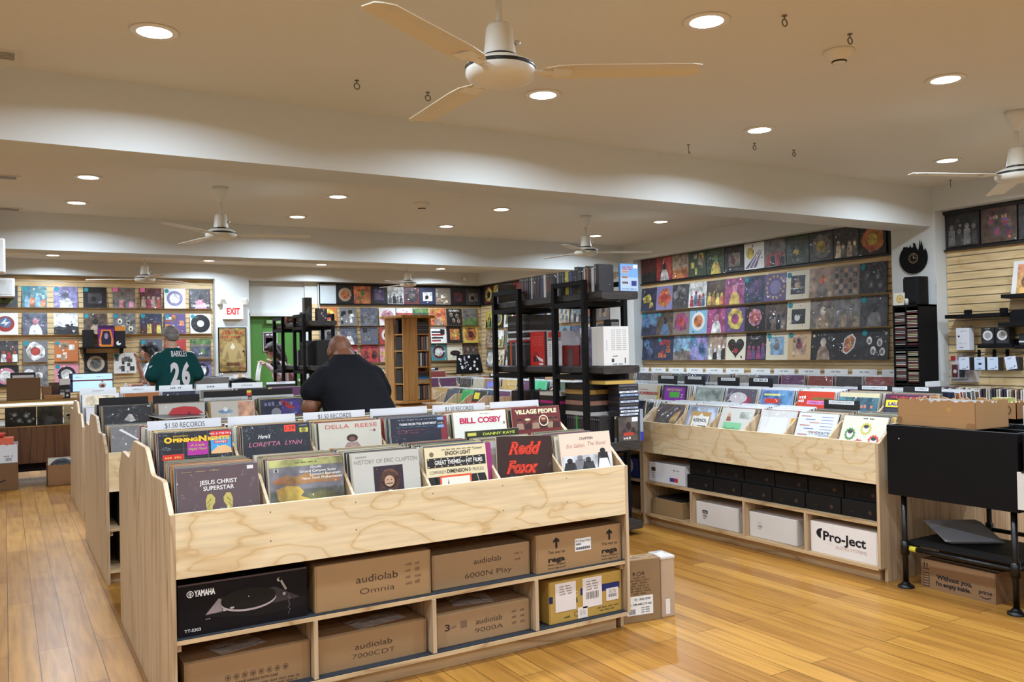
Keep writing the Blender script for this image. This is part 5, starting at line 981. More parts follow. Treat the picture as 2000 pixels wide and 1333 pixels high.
# disc cases standing on the top plank, spines to -x; placed from the near end backwards
y = SY+.055; k = 0; hi = {3: (206, 200, 196), 6: (170, 96, 40), 8: (214, 212, 210), 16: (60, 80, 140), 18: (206, 202, 60), 19: (200, 196, 50), 24: (150, 150, 150), 33: (220, 218, 214), 35: (46, 56, 130), 43: (228, 226, 222)}
for k in range(52):
    th = (.0145, .0145, .0145, .022, .03)[rd.randrange(5)]; c = hi.get(k, SPC[rd.randrange(len(SPC))])
    if y+th > SY+1.56: break
    s = None if k in hi else ((90, 88, 92), (120, 116, 112), (64, 70, 96), None, (140, 60, 50))[rd.randrange(5)]
    l = 'dark disc case in the long row on the top plank of the tall shelf' if k not in hi else {3: 'pale grey', 6: 'orange', 8: 'white', 16: 'dull blue', 18: 'bright yellow', 19: 'mustard yellow', 24: 'mid grey', 33: 'wide white', 35: 'deep blue', 43: 'bright white'}[k] + ' disc case in the long row on the top plank of the tall shelf'
    case(l, (SX+.05, y+th, 1.8605), R90, th, .135, .19+rd.uniform(-.006, .022 if k < 14 else .0), c, s, group='disc cases on the top plank' if k not in hi else None); y += th+.0012+(rd.random() < .1)*.006
def d_fam(b):
    b.rect(.02, .5, .98, .98, (120, 166, 214), 1); b.rect(.02, .02, .98, .5, (176, 196, 214), 1); b.text('~~~~~~~~~', .42, .84, .06, (206, 70, 50), w=.6); b.text('~~~~~~', .4, .77, .05, (206, 70, 50), w=.5)
    for j, c in enumerate(((150, 110, 90), (120, 90, 80), (90, 76, 74))): b.rect(.08, .66-.2*j, .45, .80-.2*j-.04, (226, 226, 226), 2); b.rect(.1, .67-.2*j, .43, .75-.2*j, c, 3, 'art')
    b.rect(.62, .2, .9, .38, (40, 50, 120), 3); b.rect(.72, .84, .96, .97, (230, 230, 230), 3); b.text('~'*16, .5, .07, .03, (60, 76, 110), w=.8)
case('light blue disc set facing out at the end of the top plank', (SX+.215, SY+.012, 1.8605), 0, .175, .02, .21, (96, 140, 190), draw=d_fam, name='disc_case', cat='disc case'); case('dark grey picture case turned outward at the far end of the top plank', (SX+.05, SY+1.59, 1.8605), R90, .012, .19, .17, (70, 66, 64), draw=lambda b: b.rect(.05, .1, .9, .9, (90, 84, 80), 1, 'art'))
# second plank
Z2 = 1.2955
for k, (c, th) in enumerate((((40, 38, 38), .05), ((60, 58, 58), .035), ((30, 29, 29), .045), ((206, 204, 202), .018), ((44, 42, 42), .04), ((196, 190, 188), .02), ((170, 36, 36), .016))[::-1]):
    z = Z2+.205+sum(t for _, t in (((170, 36, 36), .016), ((196, 190, 188), .02), ((44, 42, 42), .04), ((206, 204, 202), .018), ((30, 29, 29), .045), ((60, 58, 58), .035), ((40, 38, 38), .05))[:k])+.001*k
    b = MB('satin', c); b.box(0, .24, 0, .36, 0, th); b.box(-.001, 0, .02, .34, th*.3, th*.7, tuple(min(255, v+24) for v in c)); n = ('red', 'light grey', 'black', 'white', 'jet black', 'dark grey', 'charcoal')[k]
    tag(b.build('flat_case', None, (SX+.05, SY+1.06, z), (0, 0, 0)), n + ' flat case in the pile lying on upright books, tall shelf', 'flat case')
for k in range(16):
    c = (206, 96, 36) if k == 13 else ((180, 160, 158) if k == 9 else SPC[k % 7]); case(('orange' if k == 13 else 'pale' if k == 9 else 'dark') + ' upright book under the pile of flat cases, tall shelf', (SX+.05, SY+1.06+.0235*k+.022, Z2), R90, .022, .2, .203, c, (70, 68, 70) if k not in (9, 13) else None, name='book', cat='book', group='upright books on the middle plank' if k not in (9, 13) else None)
def d_hp(b):
    R = (196, 40, 36); b.rect(0, 0, 1, 1, R, 1); b.ring(.42, .26, .17, .035, (44, 36, 40), 2); b.disc(.30, .2, .09, (40, 34, 40), 3, .1); b.disc(.52, .2, .08, (50, 44, 50), 3, .09); b.poly([(.42, .3), (.9, .18), (.9, .1), (.6, .16)], (226, 222, 220), 4)
    for j in range(5): b.rect(.1+.0*j, .84-.06*j, .5, .86-.06*j, (220, 90, 80), 2); b.rect(.56, .84-.06*j, .9, .86-.06*j, (220, 90, 80), 2)
    b.rect(.62, .02, .9, .08, (226, 214, 200), 4)
carton('bright red headphone carton on the middle plank of the tall shelf', (SX+.05, SY+1.05, Z2), R90, .22, .26, .285, (190, 38, 36), d_hp, mat='satin', tape=False, bev=.002)
def d_sp(b): b.rect(.25, .02, .95, .72, (226, 224, 222), 2); b.text('~~~', .5, .74, .04, (60, 60, 60), w=.3); b.rect(.0, .0, .2, 1, (30, 28, 28), 3); [b.text('~'*5, .6, .6-.055*j, .025, (130, 130, 130), w=.4) for j in range(7)]; b.rect(.35, .82, .85, .98, (190, 50, 46), 2)
for k, (o_, w_) in enumerate(((.822, .15), (.665, .092))): carton(('wide' if k == 0 else 'narrow') + ' grey and red carton with white text panel beside the red headphone carton', (SX+.05, SY+o_, Z2), R90, w_, .24, .282, (176, 170, 170), d_sp, mat='satin', tape=False, bev=.002)
carton('dark red carton standing on the middle plank by the near legs', (SX+.045, SY+.565, Z2), R90, .235, .23, .165, (112, 26, 28), lambda b: b.rect(.35, 0, .6, .8, (70, 60, 60), 1, 'art'), mat='satin', tape=False)
b = MB('art', (120, 110, 130)); b.box(0, .12, 0, .03, 0, .30); b.frame((0, 0, 0), (1, 0, 0), (0, 0, 1), .12, .3); b.rect(.05, .02, .5, .6, (60, 46, 60), 1, 'art'); b.rect(.5, .05, .9, .7, (96, 80, 130), 1, 'art'); b.rect(.0, .74, 1, .98, (206, 206, 216), 1)
tag(b.build('book', None, (SX+.05, SY+.318, Z2), (0, 0, R90)), 'thin purple and white book leaning before the white carton, tall shelf', 'book')
def d_wb(b):
    for j in range(11): b.text('~'*12, .6, .90-.05*j, .022, (176, 172, 170), w=.6)
    b.text('~~~', .45, .23, .03, (80, 78, 76), w=.2); b.rect(.3, .09, .4, .18, (70, 68, 68), 2); b.text('~'*7, .55, .03, .025, (60, 58, 58), w=.4); b.rect(.82, .06, .86, .2, (80, 78, 78), 2); b.rect(.1, .38, .14, .66, (190, 188, 184), 2)
carton('big white printed carton at the near end of the middle plank, tall shelf', (SX+.06, SY+.03, Z2), 0, .24, .155, .298, (222, 216, 206), d_wb, mat='satin', tape=False)
carton('small black box with grey lines behind the white carton on the tall shelf', (SX+.27, SY+.215, Z2), 0, .085, .09, .36, (32, 31, 31), lambda b: [b.rect(.1, .8+.03*j, .9, .815+.03*j, (190, 188, 186), 1) for j in range(5)], mat='satin', tape=False)
# third plank: lying and standing cases
Z3 = .7155; x0 = SX+.085
for k in range(10):
    z = Z3+.195+.0245*k; c = SPC[(k*3) % 7]; b = MB('gloss', c); b.box(0, .19, 0, .135, 0, .0235); b.frame((0, 0, 0), (1, 0, 0), (0, 0, 1), .19, .0235)
    b.rect(.04, .2, .96, .8, ((206, 212, 226), (220, 224, 232), (176, 186, 206), (70, 60, 60), (196, 206, 226), (60, 56, 58), (150, 180, 214), (230, 232, 236), (44, 40, 42), (90, 84, 90), (200, 206, 220))[k], 1); b.text('~'*8, .5, .35, .3, (90, 90, 110), w=.6)
    tag(b.build('disc_case', None, (x0+.10+rd.uniform(-.006, .006), SY+.015+rd.uniform(0, .008), z)), 'disc case lying in the near pile of the third plank, %s from its foot' % ORD[k], 'disc case', 'disc cases piled at the near end')
b = MB('paper', (196, 160, 76)); b.box(0, .28, 0, .24, 0, .032); b.box(-.004, .284, -.004, .244, .030, .033, (50, 44, 40)); tag(b.build('book', None, (SX+.06, SY+.02, Z3+.195+.0245*10+.0005)), 'thick book with yellow page edges lying on top of the near pile', 'book')
case('disc case with a group of fighters facing out under the near pile', (x0+.085, SY+.02, Z3), 0, .2, .02, .193, (44, 40, 40), draw=lambda b: (b.rect(.04, .03, .96, .97, (84, 74, 68), 1, 'art'), b.disc(.5, .62, .12, (40, 34, 34), 2, .16), b.disc(.3, .4, .1, (60, 50, 46), 2, .14), b.disc(.72, .42, .1, (50, 42, 40), 2, .14), b.rect(.25, .24, .75, .36, (190, 60, 44), 3), b.text('~~~~', .5, .1, .08, (220, 210, 200), w=.5), b.rect(.66, .78, .95, .95, (230, 228, 226), 3)))
case('dvd case with grey top and blue base beside the fighter case', (x0+.30, SY+.02, Z3), 0, .028, .14, .24, (150, 156, 166), draw=lambda b: b.rect(0, 0, 1, .28, (40, 50, 160), 1))
for k in range(18):
    c = (60, 150, 60) if k == 12 else ((150, 40, 40) if k == 5 else SPC[(k*2) % 7]); case(('green' if k == 12 else 'red' if k == 5 else 'dark') + ' case standing in the third plank row below the lying pile', (SX+.05, SY+.09+.024*k+.023, Z3), R90, .022, .14, .193, c, None if k in (5, 12) else (66, 64, 66), group='standing cases on the third plank' if k not in (5, 12) else None)
for k, (c, th) in enumerate((((190, 184, 176), .03), ((36, 34, 34), .05), ((150, 110, 90), .035), ((34, 32, 32), .05), ((166, 130, 66), .035), ((32, 30, 30), .05))):
    b = MB('satin', c); b.box(0, .25, 0, .34, 0, th-.001); z = Z3+.195+sum((.03, .05, .035, .05, .035, .05)[:k]); tag(b.build('box_set', None, (SX+.05, SY+.20, z), (0, 0, 0)), ('light grey', 'black', 'reddish tan', 'glossy black', 'gold brown', 'topmost black')[k] + ' box set in the middle pile of the third plank', 'box set')
for k, (c, th) in enumerate((((150, 120, 84), .05), ((40, 38, 38), .10), ((44, 42, 42), .09), ((170, 40, 110), .025), ((36, 34, 34), .04), ((206, 200, 184), .03))):
    b = MB('satin', c); b.box(0, .25, 0, .30, 0, th-.001); z = Z3+.03+sum((.05, .10, .09, .025, .04, .03)[:k]); tag(b.build('box_set', None, (SX+.05, SY+.62, z+0.0), (0, 0, 0)), ('brown', 'black', 'dull black', 'magenta', 'dark grey', 'cream')[k] + ' box set in the pile with the magenta one, third plank', 'box set')
b = MB('satin', (40, 38, 38)); b.box(0, .25, 0, .30, 0, .029); tag(b.build('box_set', None, (SX+.05, SY+.62, Z3), (0, 0, 0)), 'flat black box at the foot of the pile with the magenta one', 'box set')
for k in range(8):
    c = ((180, 52, 40), (30, 28, 28), (44, 42, 42), (36, 34, 34), (28, 27, 27), (60, 58, 58), (34, 32, 32), (40, 38, 38))[k]; b = MB('satin', c); b.box(0, .25, 0, .36, 0, .044); tag(b.build('box_set', None, (SX+.05, SY+1.02, Z3+.045*k), (0, 0, 0)), ('red' if k == 0 else 'dark') + ' box set in the far pile of the third plank' + ('' if k == 0 else ', %s above the red one' % ORD[k-1]), 'box set')
# lowest plank
carton('blue game box low on the tall shelf near its foot plank', (SX+.12, SY+.1, .1105), 0, .2, .3, .4, (36, 50, 130), lambda b: (b.disc(.5, .5, .3, (180, 190, 206), 1), b.rect(0, 0, 1, .12, (26, 34, 90), 1)), mat='satin', tape=False)
carton('black box low on the tall shelf behind the blue game box', (SX+.06, SY+.5, .1105), 0, .28, .6, .36, (34, 32, 32), None, mat='black', tape=False)
# unit by the green door
DX, DY = 3.27, 10.45
for k in range(5): case('dark record box on the door side shelf, %s from its near end' % ORD[k], (DX+.05, DY+.26+.06*k, Z2), R90, .05, .25, .30+.01*(k % 3), ((30, 28, 28), (40, 38, 40), (34, 36, 52), (28, 26, 26), (36, 34, 34))[k], (60, 58, 60), name='record_box', cat='record box')
for k in range(6): case('thin grey book on the door side shelf, %s from the black block' % ORD[k], (DX+.05, DY+.62+.035*k, Z2), R90, .026, .2, .20, ((60, 58, 56), (150, 146, 140), (80, 76, 74), (120, 116, 112), (50, 48, 48), (170, 164, 158))[k], None, name='book', cat='book')
carton('black block shaped box on the near end of the door side shelf', (DX+.12, DY+.03, Z2), 0, .20, .14, .32, (26, 25, 26), None, mat='satin', tape=False)
for k, (dx, dy, w_, h_, c, n) in enumerate(((.05, .30, .10, .31, (70, 68, 66), 'tall grey picture box'), (.06, .46, .14, .13, (48, 46, 46), 'small black figure box'), (.16, .12, .13, .16, (60, 54, 54), 'small dark box with pale speckles'), (.05, 1.1, .16, .10, (140, 60, 56), 'red toy box'))): carton(n + ' on the top plank of the door side shelf', (DX+dx, DY+dy, 1.8605), 0, w_, .1, h_, c, lambda b: [b.disc(.2+.6*rd.random(), .1+.8*rd.random(), .08, (170, 168, 164), 1) for _ in range(5)], mat='gloss', tape=False)
for k in range(2): b = MB('oak'); b.box(0, .30, 0, .24, 0, .10); b.box(.015, .285, -.001, .001, .045, .06, (70, 44, 22), 'paper'); tag(b.build('wooden_box', None, (DX+.52, DY+.25, 1.18+.104*k)), ('lower' if k == 0 else 'upper') + ' wooden box of the pair stacked beside the door side shelf', 'wooden box')
b = MB('ply_shelf'); b.box(0, .36, 0, .32, 1.13, 1.18); b.box(.02, .06, .02, .3, 0, 1.13); b.box(.30, .34, .02, .3, 0, 1.13); tag(b.build('wooden_stand', None, (DX+.49, DY+.21, 0)), 'plain wooden stand under the pair of wooden boxes', 'stand')
b = MB('paper', (226, 224, 220)); b.box(0, .13, 0, .02, 0, .10); b.frame((0, 0, 0), (1, 0, 0), (0, 0, 1), .13, .1); b.rect(.05, .3, .6, .95, (60, 58, 58), 1); b.text('~~~~', .78, .6, .1, (90, 90, 90), w=.3); tag(b.build('sign_card', None, (DX+.53, DY+.27, 1.389)), 'small white card standing on the upper wooden box', 'card')
# ================================================================= oak disc tower on its stand
t = thing('disc_tower', 'oak revolving disc tower standing past the bald man', 'disc tower', (3.05, 7.0, .955), .184)
b = MB('oak'); b.box(-.03, .33, -.03, .33, .785, .81); b.build('top_board', t, bevel=.003)
b = MB('oak'); b.box(-.03, .33, -.03, .33, .02, .045); b.build('base_board', t, bevel=.003)
for (x0, x1, y0, y1) in ((0, .155, 0, .018), (0, .018, .155, .30), (.145, .30, .282, .30), (.282, .30, 0, .155)): b = MB('oak'); b.box(x0, x1, y0, y1, .045, .785); b.build('side_panel', t, bevel=.002)
b = MB('oak'); b.box(.145, .155, .018, .282, .045, .785); b.box(.018, .282, .145, .155, .045, .785); b.build('inner_cross', t)
for k in range(1, 5):
    z = .045+.148*k; b = MB('oak'); b.box(.155, .282, .0, .145, z-.006, z+.006); b.box(.0, .145, .018, .145, z-.006, z+.006); b.build('shelf', t)
b = MB('oak'); b.box(-.12, .42, -.12, .42, -.03, -.005); b.box(-.07, .37, -.07, .37, -.005, .0); tag(b.build('stand_top', None, (3.05, 7.0, .955), (0, 0, .184), bevel=.004), 'oak stool with wide top carrying the oak disc tower', 'stool'); stt = COL.objects['stand_top']; stt.name = 'oak_stool'
for x in (-.08, .36):
    for y in (-.08, .36): b = MB('oak'); b.box(x, x+.04, y, y+.04, -.955, -.03); b.build('leg', stt)
b = MB('oak'); b.lathe([(.12, .0), (.12, .02)], (.15, .15, 0)); b.build('turntable_ring', t)
TM = Matrix.Translation((3.05, 7.0, .955)) @ Matrix.Rotation(.184, 4, 'Z')
def in_tower(mb, p, label, rot=None, grp='discs in the oak tower'):
    o = mb.build('disc_case'); tag(o, label, 'disc case', grp); o.matrix_world = TM @ Matrix.Translation(p)
SH = ['bottom', 'second lowest', 'middle', 'second highest', 'top']
for lv in range(5):
    z = .045+.148*lv+.0065
    if lv == 4:
        for k in range(11): b = MB('gloss', ((60, 60, 62), (90, 88, 86), (44, 42, 42), (120, 118, 116))[k % 4]); b.box(0, .115, 0, .13, 0, .0098); b.rect if 0 else None; in_tower(b, (.159+.001*(k % 3), .006, z+.0102*k), 'disc case lying flat in the top compartment of the oak tower')
    elif lv == 1:
        for k, c in enumerate(((190, 170, 130), (170, 150, 120), (40, 110, 170), (60, 56, 56), (44, 40, 40), (90, 50, 40))): b = MB('gloss', c); b.box(0, .12, 0, .13, 0, .017); in_tower(b, (.160, .005, z+.0175*k), ('cream', 'tan', 'bright blue', 'grey', 'black', 'brown')[k] + ' case lying in the second lowest compartment of the oak tower', grp=None)
    else:
        for k in range(11):
            c = ((206, 200, 190), (40, 38, 38), (120, 116, 112), (60, 40, 36), (170, 160, 140), (30, 30, 34), (90, 84, 80), (150, 60, 50), (190, 186, 180), (46, 50, 60), (110, 96, 80))[(k*3+lv) % 11]; b = MB('gloss', c); b.box(0, .0102, 0, .13, 0, .122); in_tower(b, (.160+.0108*k, .006, z), 'disc case standing in the %s compartment of the oak tower' % SH[lv])
    for k in range(9 if lv != 4 else 5):
        c = SPC[(k+lv) % 7]; b = MB('gloss', c); b.box(0, .13, 0, .0102, 0, .122); in_tower(b, (.008, .130-.0112*k, z), 'dark disc case in the side facing column of the oak tower, %s level' % SH[lv], grp='discs in the side column of the oak tower')
# ================================================================= black record bin on pipe legs
def black_bin(label, loc, L, D):
    t = thing('black_bin', label, 'record bin', loc, R90); K = (14, 13, 13)
    for n, (x0, x1, y0, y1, z0, z1) in (('front_panel', (0, L, 0, .018, .54, .945)), ('back_panel', (0, L, D-.018, D, .54, .945)), ('end_panel', (0, .018, .018, D-.018, .54, .945)), ('end_panel', (L-.018, L, .018, D-.018, .54, .945)), ('bin_floor', (.018, L-.018, .018, D-.018, .56, .575))):
        b = MB('black', K); b.box(x0, x1, y0, y1, z0, z1); b.build(n, t, bevel=.002)
    b = MB('satin', (98, 98, 98))
    for (x0, x1, y0, y1) in ((0, L, 0, .018), (0, L, D-.018, D), (0, .018, 0, D), (L-.018, L, 0, D)): b.box(x0+.006, x1-.006, y0+.006, y1-.006, .9451, .9464)
    b.build('edge_band', t)
    for y in (.34, .66): b = MB('black', K); b.box(.018, L-.018, y-.006, y+.006, .575, .93); b.box(.02, L-.02, y-.003, y+.003, .93, .9315, (110, 110, 110)); b.build('divider', t)
    b = MB('black', K); b.box(L/2-.006, L/2+.006, .018, D-.018, .575, .928); b.build('divider', t)
    b = MB('satin', (210, 206, 200)); b.frame((0, 0, 0), (1, 0, 0), (0, 0, 1)); b.disc(.08, .87, .004, (190, 186, 180), 2, .004); b.build('screw', t)
    P = (52, 50, 48)
    for x in (.06, L-.06):
        for y in (.06, D-.06):
            b = MB('metal', P); b.tube([(x, y, .0), (x, y, .54)], .016, 12); b.lathe([(.045, 0), (.045, .012), (.03, .018), (.022, .03), (.016, .034)], (x, y, 0), 16); b.lathe([(.016, .19), (.024, .192), (.024, .27), (.016, .272)], (x, y, 0), 14); b.build('leg', t)
    b = MB('metal', P)
    for y in (.06, D-.06): b.tube([(.06, y, .23), (L-.06, y, .23)], .014, 12)
    for x in (.06, L-.06): b.tube([(x, .06, .23), (x, D-.06, .23)], .014, 12)
    b.build('pipe_rail', t)
    return t
black_bin('black record bin on black pipe legs, brown carton on its top', (4.43, 3.17, 0), .75, .98)
black_bin('black record bin at the picture edge, next to the one with pipe legs', (4.44, 2.40, 0), .75, .98)
b = MB('paper', (206, 190, 40)); b.tube([(0, -.018, 0), (0, .0, 0), (0, .022, 0)], .0155, 12); b.box(-.002, .002, .01, .03, -.012, .014); tag(b.build('tape_tag', None, (4.49, 3.055, .23)), 'bright yellow tape wrapped on the pipe rail of the black bin', 'tape')
def d_prime(b):
    K = (40, 34, 34); b.text('Without you,', .22, .40, .15, K, w=.48, al='l', bold=.04); b.text("I'm empty inside.", .22, .17, .15, K, w=.56, al='l', bold=.04) if 0 else None
    b.text("I'm empty inside.", .21, .18, .14, K, w=.47, al='l', bold=.04); b.text('prime', .87, .26, .13, K, w=.17, bold=.02)
    b.poly([(.80+.14*k/10, .19-.05*math.sin(PI*k/10)) for k in range(11)] + [(.94-.14*k/10, .165-.06*math.sin(PI*(10-k)/10)) for k in range(11)], K, 2)
    b.rect(.03, .05, .12, .55, (74, 56, 46), 2)
    for k in range(5): b.rect(.04, .1+.09*k, .11, .15+.09*k, (150, 112, 76), 3)
    for x in (.05, .09): b.poly([(x-.006, .72), (x+.006, .72), (x+.006, .82), (x+.014, .82), (x, .90), (x-.014, .82), (x-.006, .82)], K, 2)
    b.rect(.03, .66, .12, .69, K, 2)
o = carton('brown delivery carton with bold slogan on the floor under the black bin', (4.575, 3.07, 0), R90-.02, .44, .30, .165, (150, 106, 68), d_prime)
b = MB('card', (150, 108, 70)); b.box(0, .44, 0, .14, 0, .003); q = b.build('flap', o, (0, .15, .168), (.45, 0, 0))
b = MB('paint', (40, 44, 48)); b.box(-.0, .30, 0, .26, 0, .10); tag(b.build('carton', None, (5.0, 3.0, 0), (0, 0, R90)), 'dark carton on the floor behind the delivery carton', 'carton')
b = MB('black', (34, 32, 31)); b.box(0, .66, 0, .50, 0, .012); tag(b.build('loose_board', None, (4.525, 3.145, .2455), (0, 0, R90)), 'dark board lying across the pipe rails under the black bin', 'board')
for k in range(5):
    b = MB('satin', (176, 176, 178)); b.box(0, .30, 0, .004, 0, .30); o = b.build('sheet_panel'); tag(o, 'grey sheet in the leaning bunch under the black bin, %s from the front' % ORD[k], 'sheet')
    R_ = Matrix.Rotation(-.6, 4, 'Z') @ Matrix.Rotation(-1.36, 4, 'X'); o.matrix_world = Matrix.Translation(Vector((4.60, 2.93, .285)) + R_.to_3x3() @ Vector((.014*k, .0085*k, .012*k))) @ R_
# open brown carton on top, torn rim
def torn(label, loc, rz, w, d, h, col, draw, fillc=True):
    t = thing('open_carton', label, 'carton', loc, rz); r = random.Random(3); n = 22
    def wall(p0, p1, th):
        pts = [(p0[0]+(p1[0]-p0[0])*k/n, p0[1]+(p1[1]-p0[1])*k/n, h-(r.random()**3*.022)) for k in range(n+1)]; q = th
        b.loft([[(x, y, 0), (x, y, z), (x+q[0], y+q[1], z-.002), (x+q[0], y+q[1], 0)] for x, y, z in pts], smooth=False)
    b = MB('card', col); wall((0, 0), (w, 0), (0, .004)); wall((0, d), (w, d), (0, -.004)); wall((0, 0), (0, d), (.004, 0)); wall((w, 0), (w, d), (-.004, 0)); b.box(0, w, 0, d, 0, .004)
    b.frame((0, 0, 0), (1, 0, 0), (0, 0, 1), w, h); draw(b); b.build('box_body', t); return t
def d_old(b): b.ring(.68, .66, .022, .008, (196, 172, 60), 2); b.poly([(0, .06), (.06, .08), (.06, .3), (0, .32)], (140, 100, 60), 1); b.poly([(.88, .02), (1, .03), (1, .2), (.9, .22)], (146, 106, 64), 1); b.rect(.1, .38, .95, .385, (146, 108, 70), 1)
torn('worn brown open carton on top of the black bin', (4.47, 3.12, .947), R90-.03, .47, .30, .155, (166, 126, 82), d_old)
for k in range(16): b = MB('plastic', ((206, 204, 200), (180, 178, 176), (150, 150, 150))[k % 3]); b.box(0, .44, 0, .010, 0, .135); tag(b.build('record_sleeve', None, (4.482+.017*k, 3.10, .952), (0, 0, R90-.03)), 'seven inch sleeve packed in the worn brown open carton', 'record sleeve', 'sleeves in the worn open carton')
def d_q(b): b.ring(.72, .5, .14, .03, (60, 44, 34), 2); b.rect(0, .05, .3, .3, (50, 44, 42), 2)
torn('brown box with dark ring mark behind the worn open carton', (5.20, 3.06, .947), R90, .22, .17, .11, (150, 108, 66), d_q); b = MB('paper', (200, 190, 150)); b.box(.02, .20, .02, .15, .006, .10); b.box(.05, .15, .04, .12, .10, .125, (150, 150, 90)); tag(b.build('sleeve_bundle', None, (5.20, 3.06, .947), (0, 0, R90)), 'bundle of small sleeves in the box with dark ring mark', 'sleeves')
b = MB('paper', (206, 196, 200)); b.box(0, .22, 0, .14, 0, .11); b.frame((0, 0, 0), (1, 0, 0), (0, 0, 1), .22, .11)
for i in range(8):
    for j in range(5): b.disc(.08+.12*i, .12+.2*j, .03, (170, 160, 168), 1)
tag(b.build('storage_box', None, (4.86, 2.62, .948), (0, 0, R90), bevel=.003), 'pale dotted storage box on the black bin at the picture edge', 'box')
b = MB('satin', (214, 210, 200)); b.box(0, .12, 0, .012, 0, .19); tag(b.build('white_card', None, (4.40, 2.41, .565), (0, 0, R90)), 'white card hooked on the black bin at the picture edge', 'card')
b = MB('metal', (60, 58, 56)); b.box(-.006, .006, -.018, .018, .188, .196); b.build('clip', COL.objects['white_card'], (.03, .012, 0))
# ================================================================= clock column and the wall beside it
t = thing('vinyl_clock', 'black vinyl record wall clock with jagged cut top on the column', 'clock', (XF, 5.10, 2.245), R90)
pts = [(.15*math.cos(a), .15*math.sin(a)) for a in [math.radians(150+240*k/36) for k in range(37)]]
pts += [(.125, .085), (.11, .06), (.10, .11), (.085, .165), (.08, .10), (.07, .175), (.062, .10), (.05, .07), (.035, .10), (.02, .145), (0, .15), (.005, .115), (-.015, .10), (-.03, .13), (-.045, .105), (-.07, .12), (-.085, .115), (-.10, .125), (-.11, .10)]
b = MB('black', (16, 15, 15)); b.prism(pts, 'y', -.02, -.017); b.build('disc', t)
b = MB('metal', (150, 140, 110)); b.frame((0, -.0202, 0), (1, 0, 0), (0, 0, 1)); b.disc(0, 0, .05, (40, 38, 36), 2, .05, 28); b.ring(0, 0, .05, .006, (160, 148, 112), 3)
for k in range(12): a = 2*PI*k/12; b.poly([(.042*math.cos(a+d)*r, .042*math.sin(a+d)*r) for r, d in ((1, -.06), (1, .06), (.72, .06), (.72, -.06))], (176, 160, 112), 4)
b.poly([(-.003, 0), (.003, 0), (.002, .034), (-.002, .034)], (220, 214, 200), 5); b.poly([(0, -.003), (0, .003), (.026, .004), (.026, -.001)], (220, 214, 200), 5); b.build('dial', t)
b = MB('black', (26, 25, 25)); b.box(-.03, .03, -.0165, 0, -.03, .03); b.build('movement', t)
t = thing('disc_rack', 'tall black two column disc rack against the clock column', 'disc rack', (7.33, 5.145, 0), R90); K = (15, 14, 14)
for n, q in (('side_panel', (0, .012, 0, .28, 0, 1.78)), ('side_panel', (.263, .275, 0, .28, 0, 1.78)), ('centre_panel', (.133, .142, .004, .27, .05, 1.76)), ('back_panel', (.012, .263, .27, .28, 0, 1.78)), ('top_panel', (0, .275, 0, .28, 1.762, 1.782)), ('base', (.012, .263, .004, .27, 0, .05))): b = MB('black', K); b.box(*q); b.build(n, t)
for z in (.6, 1.0, 1.03, 1.36, 1.39): b = MB('black', K); b.box(.012, .263, .002, .27, z-.008, z+.008); b.build('shelf', t)
cdm = {}
for c_ in range(2):
    for k in range(46):
        z = 1.05+.0148*k
        if 1.335 < z < 1.40 or (k*7+c_*5) % 9 == 0 or z > 1.745: continue
        cc = ((190, 184, 172), (206, 200, 190), (150, 140, 120), (130, 50, 44), (170, 160, 140), (90, 86, 84), (190, 170, 110))[(k*5+c_*3+k//4) % 7]
        if cc not in cdm: b = MB('gloss', (40, 38, 38)); b.box(0, .116, 0, .13, 0, .010); b.frame((0, 0, 0), (1, 0, 0), (0, 0, 1), .116, .010); b.rect(.06, .15, .94, .85, cc, 2); cdm[cc] = b.build('disc_case', link=False).data
        o = bpy.data.objects.new('disc_case', cdm[cc]); COL.objects.link(o); o.location = (7.335, 5.145-.0145-.128*c_, z); o.rotation_euler = (0, 0, R90); tag(o, 'disc case lying in the %s column of the tall black disc rack' % ('inner' if c_ == 0 else 'outer'), 'disc case', 'disc cases in the black rack')
t = thing('bookshelf_speaker', 'black loudspeaker on top of the tall black disc rack', 'speaker', (7.47, 4.985, 1.783), R90); b = MB('black', (16, 15, 16)); b.loft([[(.085*math.copysign(abs(math.cos(a))**.5, math.cos(a)), .10*math.copysign(abs(math.sin(a))**.6, math.sin(a)), z) for a in [2*PI*k/24 for k in range(24)]] for z in (0, .265)], smooth=False); b.build('cabinet', t)
b = MB('cloth', (32, 31, 31)); b.box(-.065, .065, -.104, -.098, .02, .25); b.build('grille', t)
b = MB('paper', (222, 214, 196)); b.box(0, .11, 0, .012, 0, .12); b.frame((0, 0, 0), (1, 0, 0), (0, 0, 1), .11, .12); b.disc(.62, .5, .36, (196, 164, 84), 2); b.disc(.62, .5, .28, (214, 190, 120), 3); b.disc(.62, .5, .07, (160, 130, 70), 4); tag(b.build('award_card', None, (7.345, 5.145, 1.783), (-.10, 0, R90)), 'small white card with a gold disc beside the black loudspeaker', 'ornament')
b = MB('satin', (196, 190, 180)); b.lathe([(0, 0), (.018, 0), (.018, .05), (.01, .06), (0, .06)]); tag(b.build('small_jar', None, (7.352, 5.01, 1.783)), 'tiny clear jar at the foot of the black loudspeaker', 'jar')
b = MB('satin', (190, 186, 178)); b.tube([(7.62, 4.875, 2.0), (7.615, 4.872, 1.6), (7.625, 4.862, 1.2), (7.61, 4.86, .9)], .004, 6); tag(b.build('wall_cable'), 'thin pale cable hanging down the column edge beside the disc rack', 'cable')
